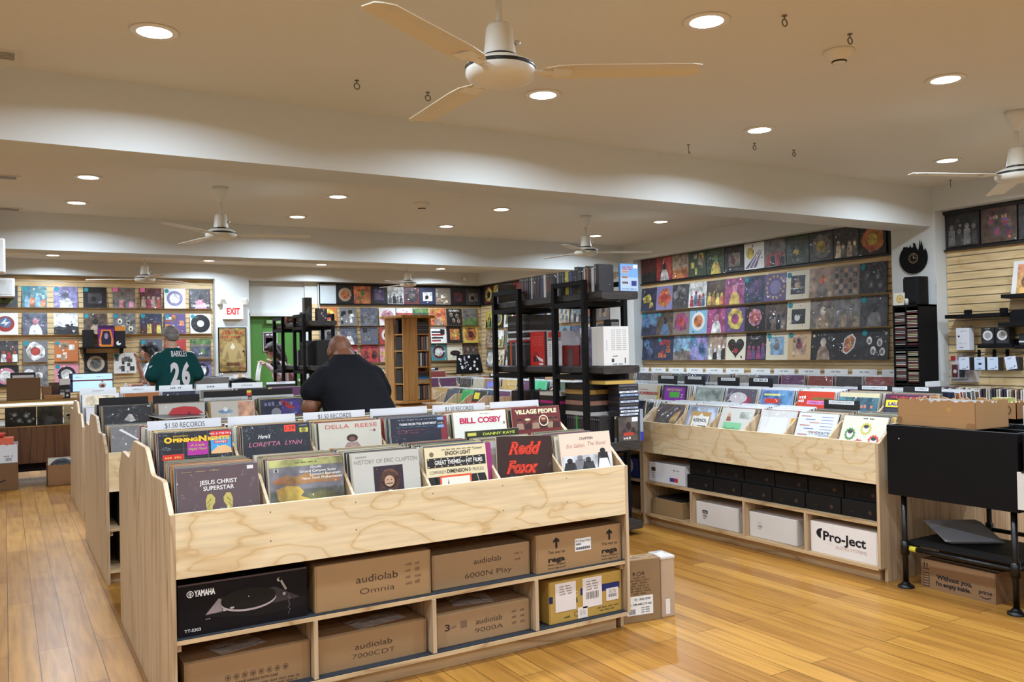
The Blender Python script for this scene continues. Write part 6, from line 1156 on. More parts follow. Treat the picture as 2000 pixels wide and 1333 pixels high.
# wall items on the near slat panel (faces -x)
def wl(name, label, cat, y, z, mb, d=.0, group=None, parts=()):
    o = mb.build(name, None, (XP-d, y, z), (0, 0, R90)); tag(o, label, cat, group); return o
K = (20, 19, 19)
def wshelf(label, y, z, L, d=.2):
    t = thing('wall_shelf', label, 'wall shelf', (XP-.002, y, z), R90, 'black shelves on the slat wall'); b = MB('black', K); b.box(0, L, -d, 0, -.035, 0); b.build('board', t)
    for x in (L*.22, L*.86): b = MB('black', K); b.box(x-.03, x+.03, -.03, 0, 0, .045); b.build('bracket', t)
    return t
wshelf('long empty black shelf on the near slat wall', 4.78, 1.675, .52); wshelf('black shelf on the near slat wall holding a rounded black stand', 4.285, 1.585, .6); wshelf('black shelf on the near slat wall holding the white framed picture', 4.275, 1.835, .6, .16)
b = MB('black', K); b.prism([(0, 0), (.3, 0), (.3, .11), (.03, .11), (.008, .09), (0, .06)], 'y', -.10, -.06); wl('display_stand', 'rounded black stand lying on the black shelf below the framed picture', 'stand', 4.24, 1.586, b)
b = MB('paper', (214, 210, 200)); b.box(0, .32, 0, .01, 0, .30); b.frame((0, 0, 0), (1, 0, 0), (0, 0, 1), .32, .30); b.rect(.13, .0, .96, .9, (206, 140, 90), 1, 'art'); b.disc(.45, .35, .2, (120, 50, 30), 2, mat='art'); o = wl('displayed_album', 'white edged cover with orange picture leaning on the shelf at the picture edge', 'album cover', 4.22, 1.836, b, .10); o.rotation_euler = (-.22, 0, R90)
b = MB('satin', (214, 212, 214)); b.box(0, .125, 0, .075, 0, .205); b.frame((0, 0, 0), (1, 0, 0), (0, 0, 1), .125, .205); b.disc(.2, .62, .07, (30, 30, 32), 2); b.text('~~~~~', .6, .84, .04, (150, 150, 156), w=.5); b.text('~~~~~~', .5, .3, .03, (170, 170, 176), w=.6); b.text('~~~', .4, .1, .04, (120, 120, 124), w=.3); b.text if 0 else None
o = wl('hanging_carton', 'white headphone carton hanging alone on the near slat wall', 'carton', 4.70, 1.345, b, .16); b = MB('black', K); b.tube([(.06, .16, .215), (.06, .02, .205), (.06, .0, .215)], .004, 6); b.build('wall_hook', o)
t = wshelf('small black shelf on the near slat wall holding two round faced boxes', 4.50, 1.395, .31, .16)
for k in range(2):
    b = MB('gloss', (30, 30, 32)); b.box(0, .12, 0, .10, 0, .15); b.frame((0, 0, 0), (1, 0, 0), (0, 0, 1), .12, .15); b.disc(.5, .52, .38, (206, 204, 200), 2); b.disc(.5, .52, .24, (150, 148, 148), 3); b.text('~~~', .5, .9, .05, (170, 170, 170), w=.4); b.rect(.1, .06, .9, .2, (54, 54, 58), 2)
    wl('headphone_box', ('inner' if k == 0 else 'outer') + ' of two black boxes with white round faces on the small shelf', 'box', 4.475-.13*k, 1.396, b, .14)
b = MB('gloss', (34, 33, 33)); b.box(0, .2, 0, .10, 0, .10); b.box(.0, .2, -.001, 0, .02, .035, (200, 198, 196)); wl('black_box', 'black box with pale stripe on the shelf at the picture edge, slat wall', 'box', 4.14, 1.385, b, .14); wshelf('short black shelf at the picture edge under the black box, slat wall', 4.17, 1.383, .3, .16)
for k, (y, c, tl) in enumerate(((4.63, (206, 212, 222), 0), (4.487, (190, 206, 222), .0), (4.369, (196, 208, 224), 0), (4.20, (206, 212, 224), -.15), (4.05, (206, 212, 224), 0))):
    t = thing('hanging_packet', 'black packet with pale blue card on a wall hook, %s from the column' % ORD[k], 'packet', (XP-.235, y, 1.165), R90, 'packets hanging on the slat wall')
    b = MB('paper', c); b.box(0, .095, -.004, 0, 0, .115); b.frame((0, -.004, 0), (1, 0, 0), (0, 0, 1), .095, .115); b.text('~~~~', .5, .8, .07, (110, 120, 140), w=.5); b.text('~~~', .5, .08, .05, (60, 60, 66), w=.4); (b.rect(.4, .4, .7, .56, (50, 54, 60), 2) if k == 1 else b.disc(.8, .22, .06, (60, 60, 66), 2)); b.build('header_card', t, (0, 0, 0), (0, tl, 0))
    b = MB('gloss', (36, 35, 36)); b.box(.005, .105, .002, .07, -.005, .112); b.build('pack', t); b = MB('black', K); b.tube([(.05, .235, .15), (.05, -.01, .125), (.05, -.015, .14)], .003, 6); b.box(.035, .065, .23, .235, .1, .18); b.build('wall_hook', t)
t = thing('blister_pack', 'white arched blister pack with red and dark items on the near slat wall', 'packet', (XP-.10, 4.80, 1.045), R90)
b = MB('satin', (196, 186, 186)); b.prism([(0, 0), (.215, 0), (.215, .17), (.19, .23), (.13, .26), (.07, .25), (.02, .20), (0, .14)], 'y', 0, .10); b.build('backing', t); b = MB('plastic', (176, 168, 170)); b.box(.02, .17, -.03, 0, .03, .17, (170, 162, 164)); b.frame((.02, -.03, .03), (1, 0, 0), (0, 0, 1), .15, .14); b.rect(.08, .1, .45, .95, (96, 44, 40), 1); b.disc(.27, .5, .12, (214, 206, 204), 2); b.rect(.55, .1, .9, .7, (46, 50, 54), 1); b.build('blister', t); b = MB('paper', (170, 40, 40)); b.box(.01, .05, -.012, .0, .205, .245); b.build('badge', t)
# low shelf of small singles under the near slat wall
b = MB('satin', (206, 204, 200)); b.box(0, 3.2, 0, .5, .86, .90); b.box(.0, 3.2, .03, .06, .0, .86); b.box(0, 3.2, .46, .49, 0, .86); tag(b.build('wall_counter', None, (7.26, 4.80, 0), (0, 0, R90)), 'white ledge counter along the near slat wall carrying small sleeves', 'counter')
rs = random.Random(9)
for k in range(46): c = ((206, 200, 186), (190, 180, 150), (96, 60, 50), (60, 56, 66), (170, 150, 120), (214, 206, 120), (230, 228, 222), (70, 40, 70))[rs.randrange(8)]; b = MB('gloss', c); b.box(0, .009, 0, .18, 0, .105+.01*rs.random()); tag(b.build('small_sleeve', None, (7.30, 4.76-.0225*k, .901), (0, 0, R90)), 'small record sleeve standing on the white ledge under the slat wall', 'small sleeve', 'small sleeves on the white ledge')
b = MB('satin', (226, 226, 226)); b.box(0, .02, 0, .2, 0, .16); tag(b.build('divider_board', None, (7.28, 4.795, .901), (0, 0, R90)), 'plain white end board at the start of the small sleeves', 'board')
# black display stand with shiny pins before the back corner
t = thing('pin_display', 'black display stand covered with shiny round pins in the far corner', 'display stand', (7.31, 13.78, 1.05), 0); b = MB('cloth', (26, 25, 26)); b.prism([(-.27, 0), (.27, 0), (.24, .33), (-.22, .33)], 'y', -.02, .02); b.build('board', t, (0, 0, 0), (-.2, 0, 0)); b = MB('gloss', (226, 224, 220))
for k in range(22): x, z = rs.uniform(-.2, .2), rs.uniform(.05, .3); b.frame((x, -.021, z), (1, 0, 0), (0, 0, 1)); b.disc(0, 0, .017 if k % 3 else .024, ((236, 234, 230), (196, 190, 190), (150, 140, 150))[k % 3], 1, .017 if k % 3 else .024, 12)
b.build('pin', t, (0, 0, 0), (-.2, 0, 0)); COL.objects['pin']['kind'] = 'stuff'
b = MB('black', K); b.box(6.88, 7.585, 13.72, 13.9, 1.031, 1.045); tag(b.build('display_plinth'), 'thin black board under the pin display in the far corner', 'board')
# ================================================================= sales counter and what stands around it
CY = 11.5
t = thing('display_case', 'glass topped display case with wooden front at the sales counter', 'display case', (-1.3, CY, 0))
b = MB('walnut'); b.box(0, 2.2, 0, .018, .225, .655); b.build('front_panel', t); b = MB('walnut'); b.box(0, .018, .018, .55, .225, .655); b.box(2.182, 2.2, .018, .55, .225, .655); b.build('end_panel', t); b = MB('satin', (206, 202, 192)); b.box(0, 2.2, .02, .55, .63, .655); b.build('deck', t)
b = MB('metal', (170, 140, 90)); b.box(-.005, 2.205, -.008, .56, .945, .968); b.box(0, 2.2, -.004, .012, .652, .664)
for x in (0, 2.185): b.box(x, x+.015, -.004, .012, .66, .945)
b.build('metal_trim', t)
def mat_glass():
    q = NT('glass'); q.set(Roughness=.02, Transmission_Weight=1.0, IOR=1.02); q.b.inputs['Base Color'].default_value = (.95, .97, .96, 1); M['glass'] = q.m
mat_glass(); b = MB('glass'); b.box(.016, 2.184, .001, .005, .664, .945); b.build('front_pane', t)
b = MB('tube'); b.box(.02, 2.18, .03, .05, .905, .93); b.build('light_tube', t)
b = MB('black', (40, 36, 34)); b.box(.05, 2.15, .1, .5, .12, .225); b.box(.08, .14, .14, .2, 0, .12); b.box(2.06, 2.12, .14, .2, 0, .12); b.box(.08, .14, .44, .5, 0, .12); b.box(2.06, 2.12, .44, .5, 0, .12); b.build('plinth', t)
for k, (x, w_, c, n, ds) in enumerate(((-.75, .34, 'n b k', 'navy', 'group'), (-.38, .31, 'dg w k', 'dark grey', 'square'), (.0, .32, 'k b c', 'black and blue', 'faces'), (.33, .27, 'dg sl k', 'charcoal', 'figure'), (.615, .20, 'c w w', 'pale cream', 'plain'))):
    b = MB('gloss', rx(c.split()[0])); b.box(0, w_, 0, .02, 0, .225); b.frame((0, 0, 0), (1, 0, 0), (0, 0, 1), w_, .225); art(b, ds, c.split(), _rn); tag(b.build('boxed_album', None, (x, CY+.16, .656)), n + ' boxed album standing behind the glass of the display case', 'boxed album')
b = MB('paper', (232, 232, 230)); b.box(0, .13, 0, .015, 0, .085); b.frame((0, 0, 0), (1, 0, 0), (0, 0, 1), .13, .085); b.rect(.2, .4, .8, .7, (40, 40, 42), 1); tag(b.build('price_sign', None, (.83 -.0, CY+.12, .656)), 'small white price sign at the end inside the display case', 'sign')
b = MB('walnut'); b.box(.93, 3.15, CY, CY+.018, .02, .98); b.box(.93, .95, CY+.018, CY+.5, .02, .98); b.box(3.13, 3.15, CY+.018, CY+.5, .02, .98); b.box(.92, 3.16, CY-.01, CY+.52, .98, 1.0); tag(b.build('sales_counter'), 'long dark wooden sales counter beside the display case', 'counter')
carton('large plain brown carton standing on the display case', (.02, CY+.08, .969), 0, .345, .3, .26, (120, 82, 50), None); b = MB('paper', (214, 208, 204)); b.box(.06, .28, .02, .03, 0, .03); b.box(.04, .30, .1, .28, 0, .06, (34, 33, 34), 'satin'); tag(b.build('paper_tray', None, (.02, CY+.08, 1.231)), 'dark tray with white papers on top of the large brown carton', 'tray')
carton('small brown carton beside the large one on the display case', (.385, CY+.12, .969), 0, .10, .12, .15, (150, 104, 66)); carton('low tan box in front of the monitor end of the display case', (.40, CY+.02, .969), 0, .2, .08, .045, (166, 116, 66), None, tape=False)
b = MB('art', (96, 66, 54)); b.box(0, .16, 0, .02, 0, .19); o = tag(b.build('picture_board', None, (.46, CY+.24, .969)), 'brown picture board leaning behind the small cartons', 'board')
def d_bw(b): b.rect(0, .62, 1, 1, (222, 220, 214), 1); b.poly([(0, .5), (.3, .62), (.6, .48), (1, .66), (1, .7), (0, .68)], (30, 29, 30), 2); b.rect(.05, .05, .45, .3, (200, 198, 194), 2); b.rect(.55, .32, .95, .45, (150, 148, 146), 2); b.disc(.72, .15, .12, (214, 212, 208), 2); b.rect(.05, .36, .45, .44, (120, 118, 116), 2)
carton('tall black and white printed box next to the monitor', (.565, CY+.06, .969), 0, .115, .1, .235, (34, 33, 35), d_bw, mat='satin', tape=False)
t = thing('computer_monitor', 'bright computer monitor on the sales counter', 'monitor', (.925, CY+.22, 1.0)); b = MB('satin', (40, 40, 44)); b.box(-.245, .245, 0, .035, .03, .262); b.build('case', t, bevel=.004)
b = MB('screen', (178, 214, 232)); b.box(-.235, .235, -.002, .0, .04, .252); b.frame((-.235, -.002, .04), (1, 0, 0), (0, 0, 1), .47, .212); b.rect(0, .58, 1, .66, (150, 30, 44), 2, 'paper'); b.rect(.0, .0, .06, 1, (60, 66, 120), 2, 'paper'); b.text('~~~~~', .2, .8, .04, (120, 140, 160), w=.16, mat='paper'); b.text('~~~~~', .7, .8, .04, (120, 140, 160), w=.16, mat='paper'); b.build('screen', t)
b = MB('satin', (40, 40, 44)); b.box(-.04, .04, .02, .05, 0, .06); b.box(-.1, .1, -.05, .1, 0, .008); b.build('foot', t)
b = MB('plastic', (214, 206, 200)); b.ell((0, 0, .04), (.042, .042, .04)); b.lathe([(.03, 0), (.03, .006), (.02, .01)]); b.frame((-.03, -.040, .02), (1, 0, 0), (0, 0, 1), .06, .05); b.ell((0, -.028, .035), (.022, .018, .02), col=(170, 40, 40)); b.lathe([(.012, .078), (.012, .09), (0, .092)], col=(170, 160, 120)); b.build if 0 else None; tag(b.build('ornament', None, (1.03, CY+.06, 1.075)), 'glass bauble with red middle before the monitor', 'ornament'); b = MB('satin', (60, 58, 58)); b.box(-.06, .06, -.04, .04, 0, .075); tag(b.build('card_reader', None, (1.03, CY+.06, 1.0)), 'dark card reader under the glass bauble', 'card reader')
b = MB('satin', (226, 224, 220)); b.lathe([(0, 0), (.03, 0), (.03, .085), (.012, .1), (.012, .125), (0, .126)]); tag(b.build('bottle', None, (1.30, CY+.1, 1.0)), 'small white bottle on the sales counter below the raised hand', 'bottle')
t = thing('record_player', 'silver record player with clear cover on the sales counter', 'record player', (2.33, CY+.22, 1.0)); b = MB('satin', (150, 148, 146)); b.box(-.215, .215, -.17, .17, .02, .165); b.build('plinth', t, bevel=.004); b = MB('gloss', (30, 30, 32)); b.lathe([(0, .166), (.15, .166), (.15, .176), (0, .177)], (-.03, 0, 0), 32); b.build('platter', t); b = MB('metal', (190, 188, 184)); b.tube([(.17, .1, .166), (.17, .1, .2), (.16, -.06, .19)], .006); b.lathe([(.02, .165), (.02, .21), (0, .212)], (.17, .1, 0)); b.build('tonearm', t)
for x in (-.18, .18): b = MB('black', K); b.lathe([(.02, 0), (.02, .02)], (x, -.12, 0)); b.build('foot', t)
b = MB('satin', (60, 90, 150)); b.lathe([(.02, 0), (.02, .05), (0, .055)]); tag(b.build('dropper_bottle', None, (2.22, CY+.16, 1.178)), 'small blue bottle on the silver record player', 'bottle')
t = thing('label_printer', 'black slanted cash register on the sales counter end', 'cash register', (2.74, CY+.2, 1.0)); b = MB('black', (40, 39, 40)); b.prism([(-.16, 0), (.16, 0), (.16, .09), (.0, .15), (-.16, .11)], 'y', -.14, .14); b.build('body', t); b = MB('satin', (96, 96, 98)); b.box(-.12, .12, -.10, .1, .14, .155); b.build('keypad', t, (0, 0, -.02), (.05, 0, 0)); COL.objects['label_printer'].name = 'cash_register'
b = MB('paper', (206, 204, 200)); b.box(-.13, .13, -.002, 0, 0, .05); b.frame((-.13, -.002, 0), (1, 0, 0), (0, 0, 1), .26, .05); b.text('~~~~~~~~~', .5, .3, .4, (110, 108, 106), w=.6); tag(b.build('desk_sign', None, (2.74, CY+.03, 1.0)), 'pale strip sign standing before the cash register', 'sign')
# shelf with boxes on the panel behind the counter
t = thing('wall_shelf', 'black shelf behind the counter holding three boxes', 'wall shelf', (1.27, YP-.002, 1.615)); b = MB('black', K); b.box(-.31, .31, -.25, 0, -.02, 0); b.build('board', t)
for x in (-.26, .24): b = MB('black', K); b.box(x, x+.03, -.2, 0, -.10, -.02); b.build('bracket', t)
carton('tall plain black box at the end of the shelf behind the counter', (.995, YP-.22, 1.616), 0, .15, .15, .255, (22, 22, 22), None, mat='satin', tape=False)
def d_guit(b): b.rect(0, .85, 1, 1, (60, 30, 70), 1); b.poly([(.1, 0), (.9, 0), (.95, .3), (.8, .8), (.2, .8), (.05, .3)], (214, 120, 40), 2); b.poly([(.2, .1), (.8, .1), (.82, .4), (.7, .74), (.3, .74), (.18, .4)], (40, 36, 60), 3); b.disc(.5, .5, .12, (150, 130, 140), 4, .14); b.text('~~~~', .2, .08, .06, (230, 190, 60), w=.3)
carton('purple box with orange swirl on the shelf behind the counter', (1.20, YP-.23, 1.616), 0, .215, .1, .32, (110, 40, 110), d_guit, mat='satin', tape=False); carton('black box with orange top and white round on the shelf behind the counter', (1.425, YP-.22, 1.616), 0, .145, .1, .305, (30, 29, 32), lambda b: (b.rect(0, .78, 1, 1, (206, 130, 50), 1), b.disc(.35, .17, .22, (226, 226, 226), 2), b.disc(.45, .22, .12, (30, 30, 32), 3)), mat='satin', tape=False)
# floor boxes by the counter
carton('brown delivery carton on the floor by the display case, white box on it', (-.36, 10.95, 0), 0, .48, .36, .30, (124, 84, 50), lambda b: (b.rect(.0, .05, .33, .95, (48, 66, 130), 1), b.poly([(.40+.35*k/10, .42-.07*math.sin(PI*k/10)) for k in range(11)] + [(.75-.35*k/10, .38-.08*math.sin(PI*(10-k)/10)) for k in range(11)], (40, 32, 28), 2)))
torn('white open box stacked on the brown delivery carton by the display case', (-.34, 10.96, .3005), 0, .46, .34, .21, (206, 204, 202), lambda b: [b.rect(.74+.016*k, .12, .748+.016*k, .28, (90, 88, 86), 2) for k in range(8)] + [b.text('~~~~~', .8, .34, .06, (120, 118, 116), w=.2)])
b = MB('paper', (206, 96, 66)); b.box(0, .3, 0, .2, 0, .27); tag(b.build('small_carton', None, (-.22, 11.03, .306)), 'orange pink box standing inside the white open box', 'box'); b = MB('satin', (190, 60, 44)); b.lathe([(0, 0), (.1, 0), (.13, .05), (.12, .052), (.09, .01), (0, .008)]); tag(b.build('red_dish', None, (-.12, 11.12, .577)), 'red dish on the orange pink box', 'dish')
torn('open brown box of records on the floor beside the third bin', (.405, 11.02, 0), 0, .30, .30, .24, (136, 96, 60), lambda b: None)
b = MB('gloss', (22, 22, 23)); b.lathe([(0, -.002), (.14, -.002), (.14, .002), (0, .002)], seg=36); b.lathe([(0, .0021), (.05, .0021), (.05, .003), (0, .003)], seg=24, col=(196, 190, 170)); tag(b.build('vinyl_record', None, (.555, 11.10, .16), (PI/2-.15, 0, 0)), 'bare black vinyl record sticking out of the open brown box', 'record')
for k in range(7): c = ((206, 196, 170), (96, 70, 60), (190, 150, 150), (60, 60, 66), (214, 206, 190), (150, 120, 90), (200, 190, 160))[k]; b = sleeve_mb(.008, c, EDGE[k], w=.27, h=.29); tag(b.build('record_sleeve', None, (.555, 11.15+.018*k, .006), (-.1, 0, 0)), 'record sleeve in the open brown floor box behind the bare record', 'record sleeve', 'sleeves in the open floor box')
# ================================================================= people
def ringl(b, rings, yaw=0., seg=28, ex=1.0):
    out = []
    for x, y, z, a, c in rings:
        r = []
        for k in range(seg):
            t_ = 2*PI*k/seg; ct, st = math.cos(t_), math.sin(t_); px, py = a*math.copysign(abs(ct)**ex, ct), c*math.copysign(abs(st)**ex, st)
            r.append((x+px*math.cos(yaw)-py*math.sin(yaw), y+px*math.sin(yaw)+py*math.cos(yaw), z))
        out.append(r)
    b.loft(out)
def headR(yaw, pitch, roll=0.): return Matrix.Rotation(yaw, 3, 'Z') @ Matrix.Rotation(pitch, 3, 'X') @ Matrix.Rotation(roll, 3, 'Y')
def head(b, c, R, s=1.):
    c = Vector(c); P = lambda x, y, z: c + R @ Vector((x*s, y*s, z*s)); E = lambda p, r: b.ell(P(*p), tuple(q*s for q in r), R=R)
    E((0, -.005, .012), (.077, .096, .096)); E((0, .03, -.05), (.06, .064, .066)); E((0, .066, -.095), (.024, .022, .022)); E((0, .074, .02), (.052, .022, .014))
    b.chain([P(0, .092, .005), P(0, .112, -.032)], [.009*s, .014*s]); E((0, .104, -.04), (.019, .011, .010)); E((0, .085, -.068), (.024, .014, .007)); E((0, .083, -.078), (.02, .012, .007))
    for q in (-1, 1): E((q*.080, -.008, -.018), (.011, .021, .033)); E((q*.04, .066, -.03), (.024, .022, .02))
def hand(b, w, d, n, side=1, curl=.5, s=1.):
    w = Vector(w); d = Vector(d).normalized(); n = Vector(n); n = (n-d*n.dot(d)).normalized(); u = d.cross(n)
    R = Matrix((u, d, n)).transposed(); b.ell(w+d*.048*s, (.040*s, .054*s, .017*s), R=R); b.chain([w-d*.02*s, w+d*.03*s], [.026*s, .026*s])
    for i, L in enumerate((.066, .076, .072, .056)):
        p = w+d*.088*s+u*side*(.030-.020*i)*s; pts = [p]; a = .15
        for j in range(3): a += curl*(.55+.12*i); p = p+(d*math.cos(a)+n*math.sin(a))*L*s*(.42, .33, .25)[j]; pts.append(p)
        b.chain(pts, [.0095*s, .009*s, .0085*s, .0075*s], 8)
    p = w+d*.022*s+u*side*.032*s; q = p+(d*.65+u*side*.65+n*.35).normalized()*.042*s; r = q+(d*.9+n*.45).normalized()*.03*s; b.chain([p, q, r], [.014*s, .011*s, .009*s], 8)
def legs(b, hips, feet, r=(.105, .062, .045), fy=1, fx=0):
    for (hx, hy, hz), (x, y) in zip(hips, feet):
        k = ((hx+x)/2, (hy+y)/2+.02*fy, .49); b.chain([(hx, hy, hz), k, (x, y, .09)], list(r)); b.ell((x+fx*.06, y+fy*.06, .045), (.05+.07*abs(fx), .05+.07*abs(fy), .045))
def eyes(t, c, R, col, root, s=1.):
    for q in (-1, 1): b = MB('gloss', (236, 232, 226)); b.T = Matrix.Translation(-Vector(root)); p = Vector(c)+R @ Vector((q*.032*s, .078*s, -.002*s)); b.ell(p, (.012*s, .012*s, .009*s), 10); b.ell(p+R @ Vector((0, .007*s, 0)), (.006*s,)*3, 8, col=col); b.build('eye', t)
def begin(label, root):
    t = thing('person', label, 'person', root); T = Matrix.Translation(-Vector(root))
    def nb(mat='paper', col=(200, 200, 200)): q = MB(mat, col); q.T = T; return q
    return t, nb
# --- the bald man bent over the second bin
SK = (122, 78, 54); root = (2.03, 5.37, 0); t, nb = begin('heavyset bald person in a black t-shirt seen from behind, leaning over a record bin', root)
hc, HR = (2.005, 5.70, 1.452), headR(-.05, -.55)
b = nb(); head(b, hc, HR, 1.04); b.chain([(2.015, 5.56, 1.35), (2.01, 5.64, 1.40)], [.085, .078]); b.ell((2.015, 5.60, 1.385), (.085, .06, .045))
ringl(b, [(2.04, 5.36, .80, .19, .15), (2.04, 5.365, .95, .205, .165), (2.025, 5.39, 1.08, .20, .16), (2.0, 5.465, 1.22, .20, .145), (2.0, 5.53, 1.31, .16, .10), (2.01, 5.58, 1.39, .09, .07)])
AL = [(1.86, 5.51, 1.25), (1.725, 5.49, 1.085), (1.83, 5.76, 1.045), (1.87, 5.90, 1.06)]; AR = [(2.14, 5.51, 1.245), (2.222, 5.505, 1.09), (2.19, 5.76, 1.05), (2.16, 5.90, 1.06)]
for A in (AL, AR): b.chain(A, [.07, .062, .046, .032])
hand(b, (1.885, 5.93, 1.065), (.25, .9, .1), (0, 0, -1), -1, .55); hand(b, (2.145, 5.93, 1.065), (-.25, .9, .1), (0, 0, -1), 1, .55)
legs(b, [(1.93, 5.36, .86), (2.15, 5.36, .86)], [(1.92, 5.33), (2.16, 5.33)], (.13, .08, .055)); b.solid('body', .0075, 'skin', SK, t, 4)
eyes(t, hc, HR, (40, 26, 20), root, 1.04)
b = nb(); ringl(b, [(2.045, 5.365, .86, .245, .205), (2.045, 5.37, .95, .25, .205), (2.03, 5.385, 1.05, .24, .20), (2.01, 5.42, 1.13, .232, .192), (1.995, 5.46, 1.22, .228, .178), (1.995, 5.51, 1.30, .215, .145), (2.0, 5.545, 1.36, .165, .11), (2.01, 5.575, 1.405, .10, .083), (2.012, 5.59, 1.425, .088, .075)], ex=.85)
for A, e in ((AL, (1.742, 5.50, 1.185)), (AR, (2.222, 5.515, 1.165))): b.chain([Vector((1.845, 5.50, 1.255)) if A is AL else Vector((2.15, 5.50, 1.25)), e], [.105, .084])
b.solid('t_shirt', .009, 'cloth', (22, 22, 25), t, 14)
b = nb(); ringl(b, [(2.04, 5.36, .76, .225, .185), (2.04, 5.36, .95, .235, .195)]); 
for hx, x in ((1.93, 1.92), (2.15, 2.16)): b.chain([(hx, 5.36, .84), (x+(hx-x)/2, 5.37, .49), (x, 5.33, .10)], [.14, .105, .075])
b.solid('trousers', .012, 'cloth', (44, 46, 56), t, 3)
b = nb('satin', (40, 38, 38))
for x in (1.92, 2.16): b.ell((x, 5.38, .045), (.055, .14, .05))
b.build('shoes', t)
# --- the man in the green jersey
SK2 = (196, 150, 122); root = (1.74, 10.76, 0); t, nb = begin('grey haired person in dark green number 26 jersey, back turned, at the counter', root)
hc, HR = (1.70, 10.79, 1.695), headR(.35, -.12); b = nb(); head(b, hc, HR, 1.06); b.chain([(1.715, 10.75, 1.50), (1.705, 10.77, 1.60)], [.066, .062])
ringl(b, [(1.74, 10.76, .86, .175, .13), (1.74, 10.76, 1.0, .185, .14), (1.735, 10.76, 1.2, .18, .13), (1.73, 10.76, 1.38, .19, .115), (1.725, 10.76, 1.46, .12, .08), (1.72, 10.76, 1.53, .07, .06)])
AL = [(1.535, 10.75, 1.42), (1.478, 10.73, 1.19), (1.52, 10.96, 1.13), (1.56, 11.10, 1.15)]; AR = [(1.93, 10.75, 1.42), (1.995, 10.73, 1.19), (1.96, 10.96, 1.12), (1.93, 11.10, 1.14)]
for A in (AL, AR): b.chain(A, [.062, .050, .038, .028])
hand(b, (1.57, 11.13, 1.155), (.2, .9, 0), (0, 0, -1), -1, .3); hand(b, (1.92, 11.13, 1.145), (-.2, .9, 0), (0, 0, -1), 1, .3)
legs(b, [(1.65, 10.76, .88), (1.83, 10.76, .88)], [(1.64, 10.74), (1.85, 10.74)]); b.solid('body', .0085, 'skin', SK2, t, 3); eyes(t, hc, HR, (60, 70, 80), root, 1.06)
b = nb(); P = lambda x, y, z: Vector(hc)+HR @ Vector((x*1.06, y*1.06, z*1.06)); b.ell(P(0, -.012, .028), (.088, .100, .095), R=HR); b.ell(P(0, -.055, -.02), (.078, .052, .062), R=HR); b.ell(P(.075, -.01, .005), (.016, .04, .04), R=HR); b.ell(P(-.075, -.01, .005), (.016, .04, .04), R=HR); b.solid('hair', .007, 'hair', (120, 112, 106), t, 2)
JR = [(1.742, 10.76, .90, .215, .165), (1.742, 10.76, 1.05, .215, .165), (1.738, 10.76, 1.20, .212, .158), (1.735, 10.76, 1.32, .215, .148), (1.732, 10.76, 1.40, .208, .135), (1.728, 10.76, 1.465, .175, .112), (1.722, 10.76, 1.515, .11, .085), (1.718, 10.765, 1.55, .076, .07)]
b = nb(); ringl(b, JR, ex=.8); b.chain([(1.575, 10.755, 1.40), (1.492, 10.735, 1.225)], [.106, .088]); b.chain([(1.895, 10.755, 1.40), (1.982, 10.735, 1.225)], [.106, .088]); jm = b.solid('jersey', .0085, 'cloth', (16, 62, 60), t, 8)
bpy.context.view_layer.update()
from mathutils.bvhtree import BVHTree
bv = BVHTree.FromPolygons([tuple(v.co) for v in jm.data.vertices], [tuple(p.vertices) for p in jm.data.polygons])
def on_back(p):
    q = p - Vector(root); h = bv.ray_cast(Vector((q.x, q.y-.6, q.z)), Vector((0, 1, 0)))[0]
    return Vector((q.x, (h.y if h else q.y)-.007, q.z))
b = MB('paper', (214, 208, 204)); b.frame((1.62, 10.55, 1.10), (1, 0, 0), (0, 0, 1), .30, .40); b.text('BARKLEY', .53, .86, .165, (208, 204, 200), w=.62, bold=.02, fn=on_back); b.text('2', .33, .05, .60, (206, 198, 194), w=.34, bold=.05, fn=on_back); b.text('6', .74, .05, .60, (206, 198, 194), w=.33, bold=.05, fn=on_back); b.build('back_number', t)
def on_sh(p): q = p-Vector(root); h = bv.ray_cast(Vector((q.x, q.y, q.z+.6)), Vector((0, 0, -1)))[0]; return Vector((q.x, q.y, (h.z if h else q.z)+.006))
b = MB('paper', (214, 208, 204)); b.frame((1.50, 10.70, 1.4), (1, 0, 0), (0, 1, 0), .1, .1); b.text('26', .5, .1, .8, (214, 208, 204), w=.8, bold=.05, fn=on_sh); b.frame((1.87, 10.70, 1.4), (1, 0, 0), (0, 1, 0), .1, .1); b.text('26', .5, .1, .8, (214, 208, 204), w=.8, bold=.05, fn=on_sh); b.build('shoulder_number', t)
b = MB('paper', (170, 176, 180)); b.frame((1.44, 10.6, 1.30), (1, 0, 0), (0, 0, 1), .05, .05); b.poly([tuple(q) for q in ((.1, .2), (.6, .5), (.9, .9), (.4, .8), (.2, .6))], (176, 182, 184)); bb = [on_back(Vector(v)) for v in b.v]; b.v = [tuple(v) for v in bb]; b.build('sleeve_badge', t)
b = nb(); ringl(b, [(1.74, 10.76, .80, .185, .14), (1.74, 10.76, 1.0, .195, .148)])
for hx, x in ((1.65, 1.64), (1.83, 1.85)): b.chain([(hx, 10.76, .86), ((hx+x)/2, 10.77, .49), (x, 10.74, .10)], [.115, .085, .065])
b.solid('trousers', .012, 'cloth', (50, 54, 66), t, 3)
b = nb('satin', (60, 58, 58))
for x in (1.64, 1.85): b.ell((x, 10.79, .045), (.05, .13, .048))
b.build('shoes', t)
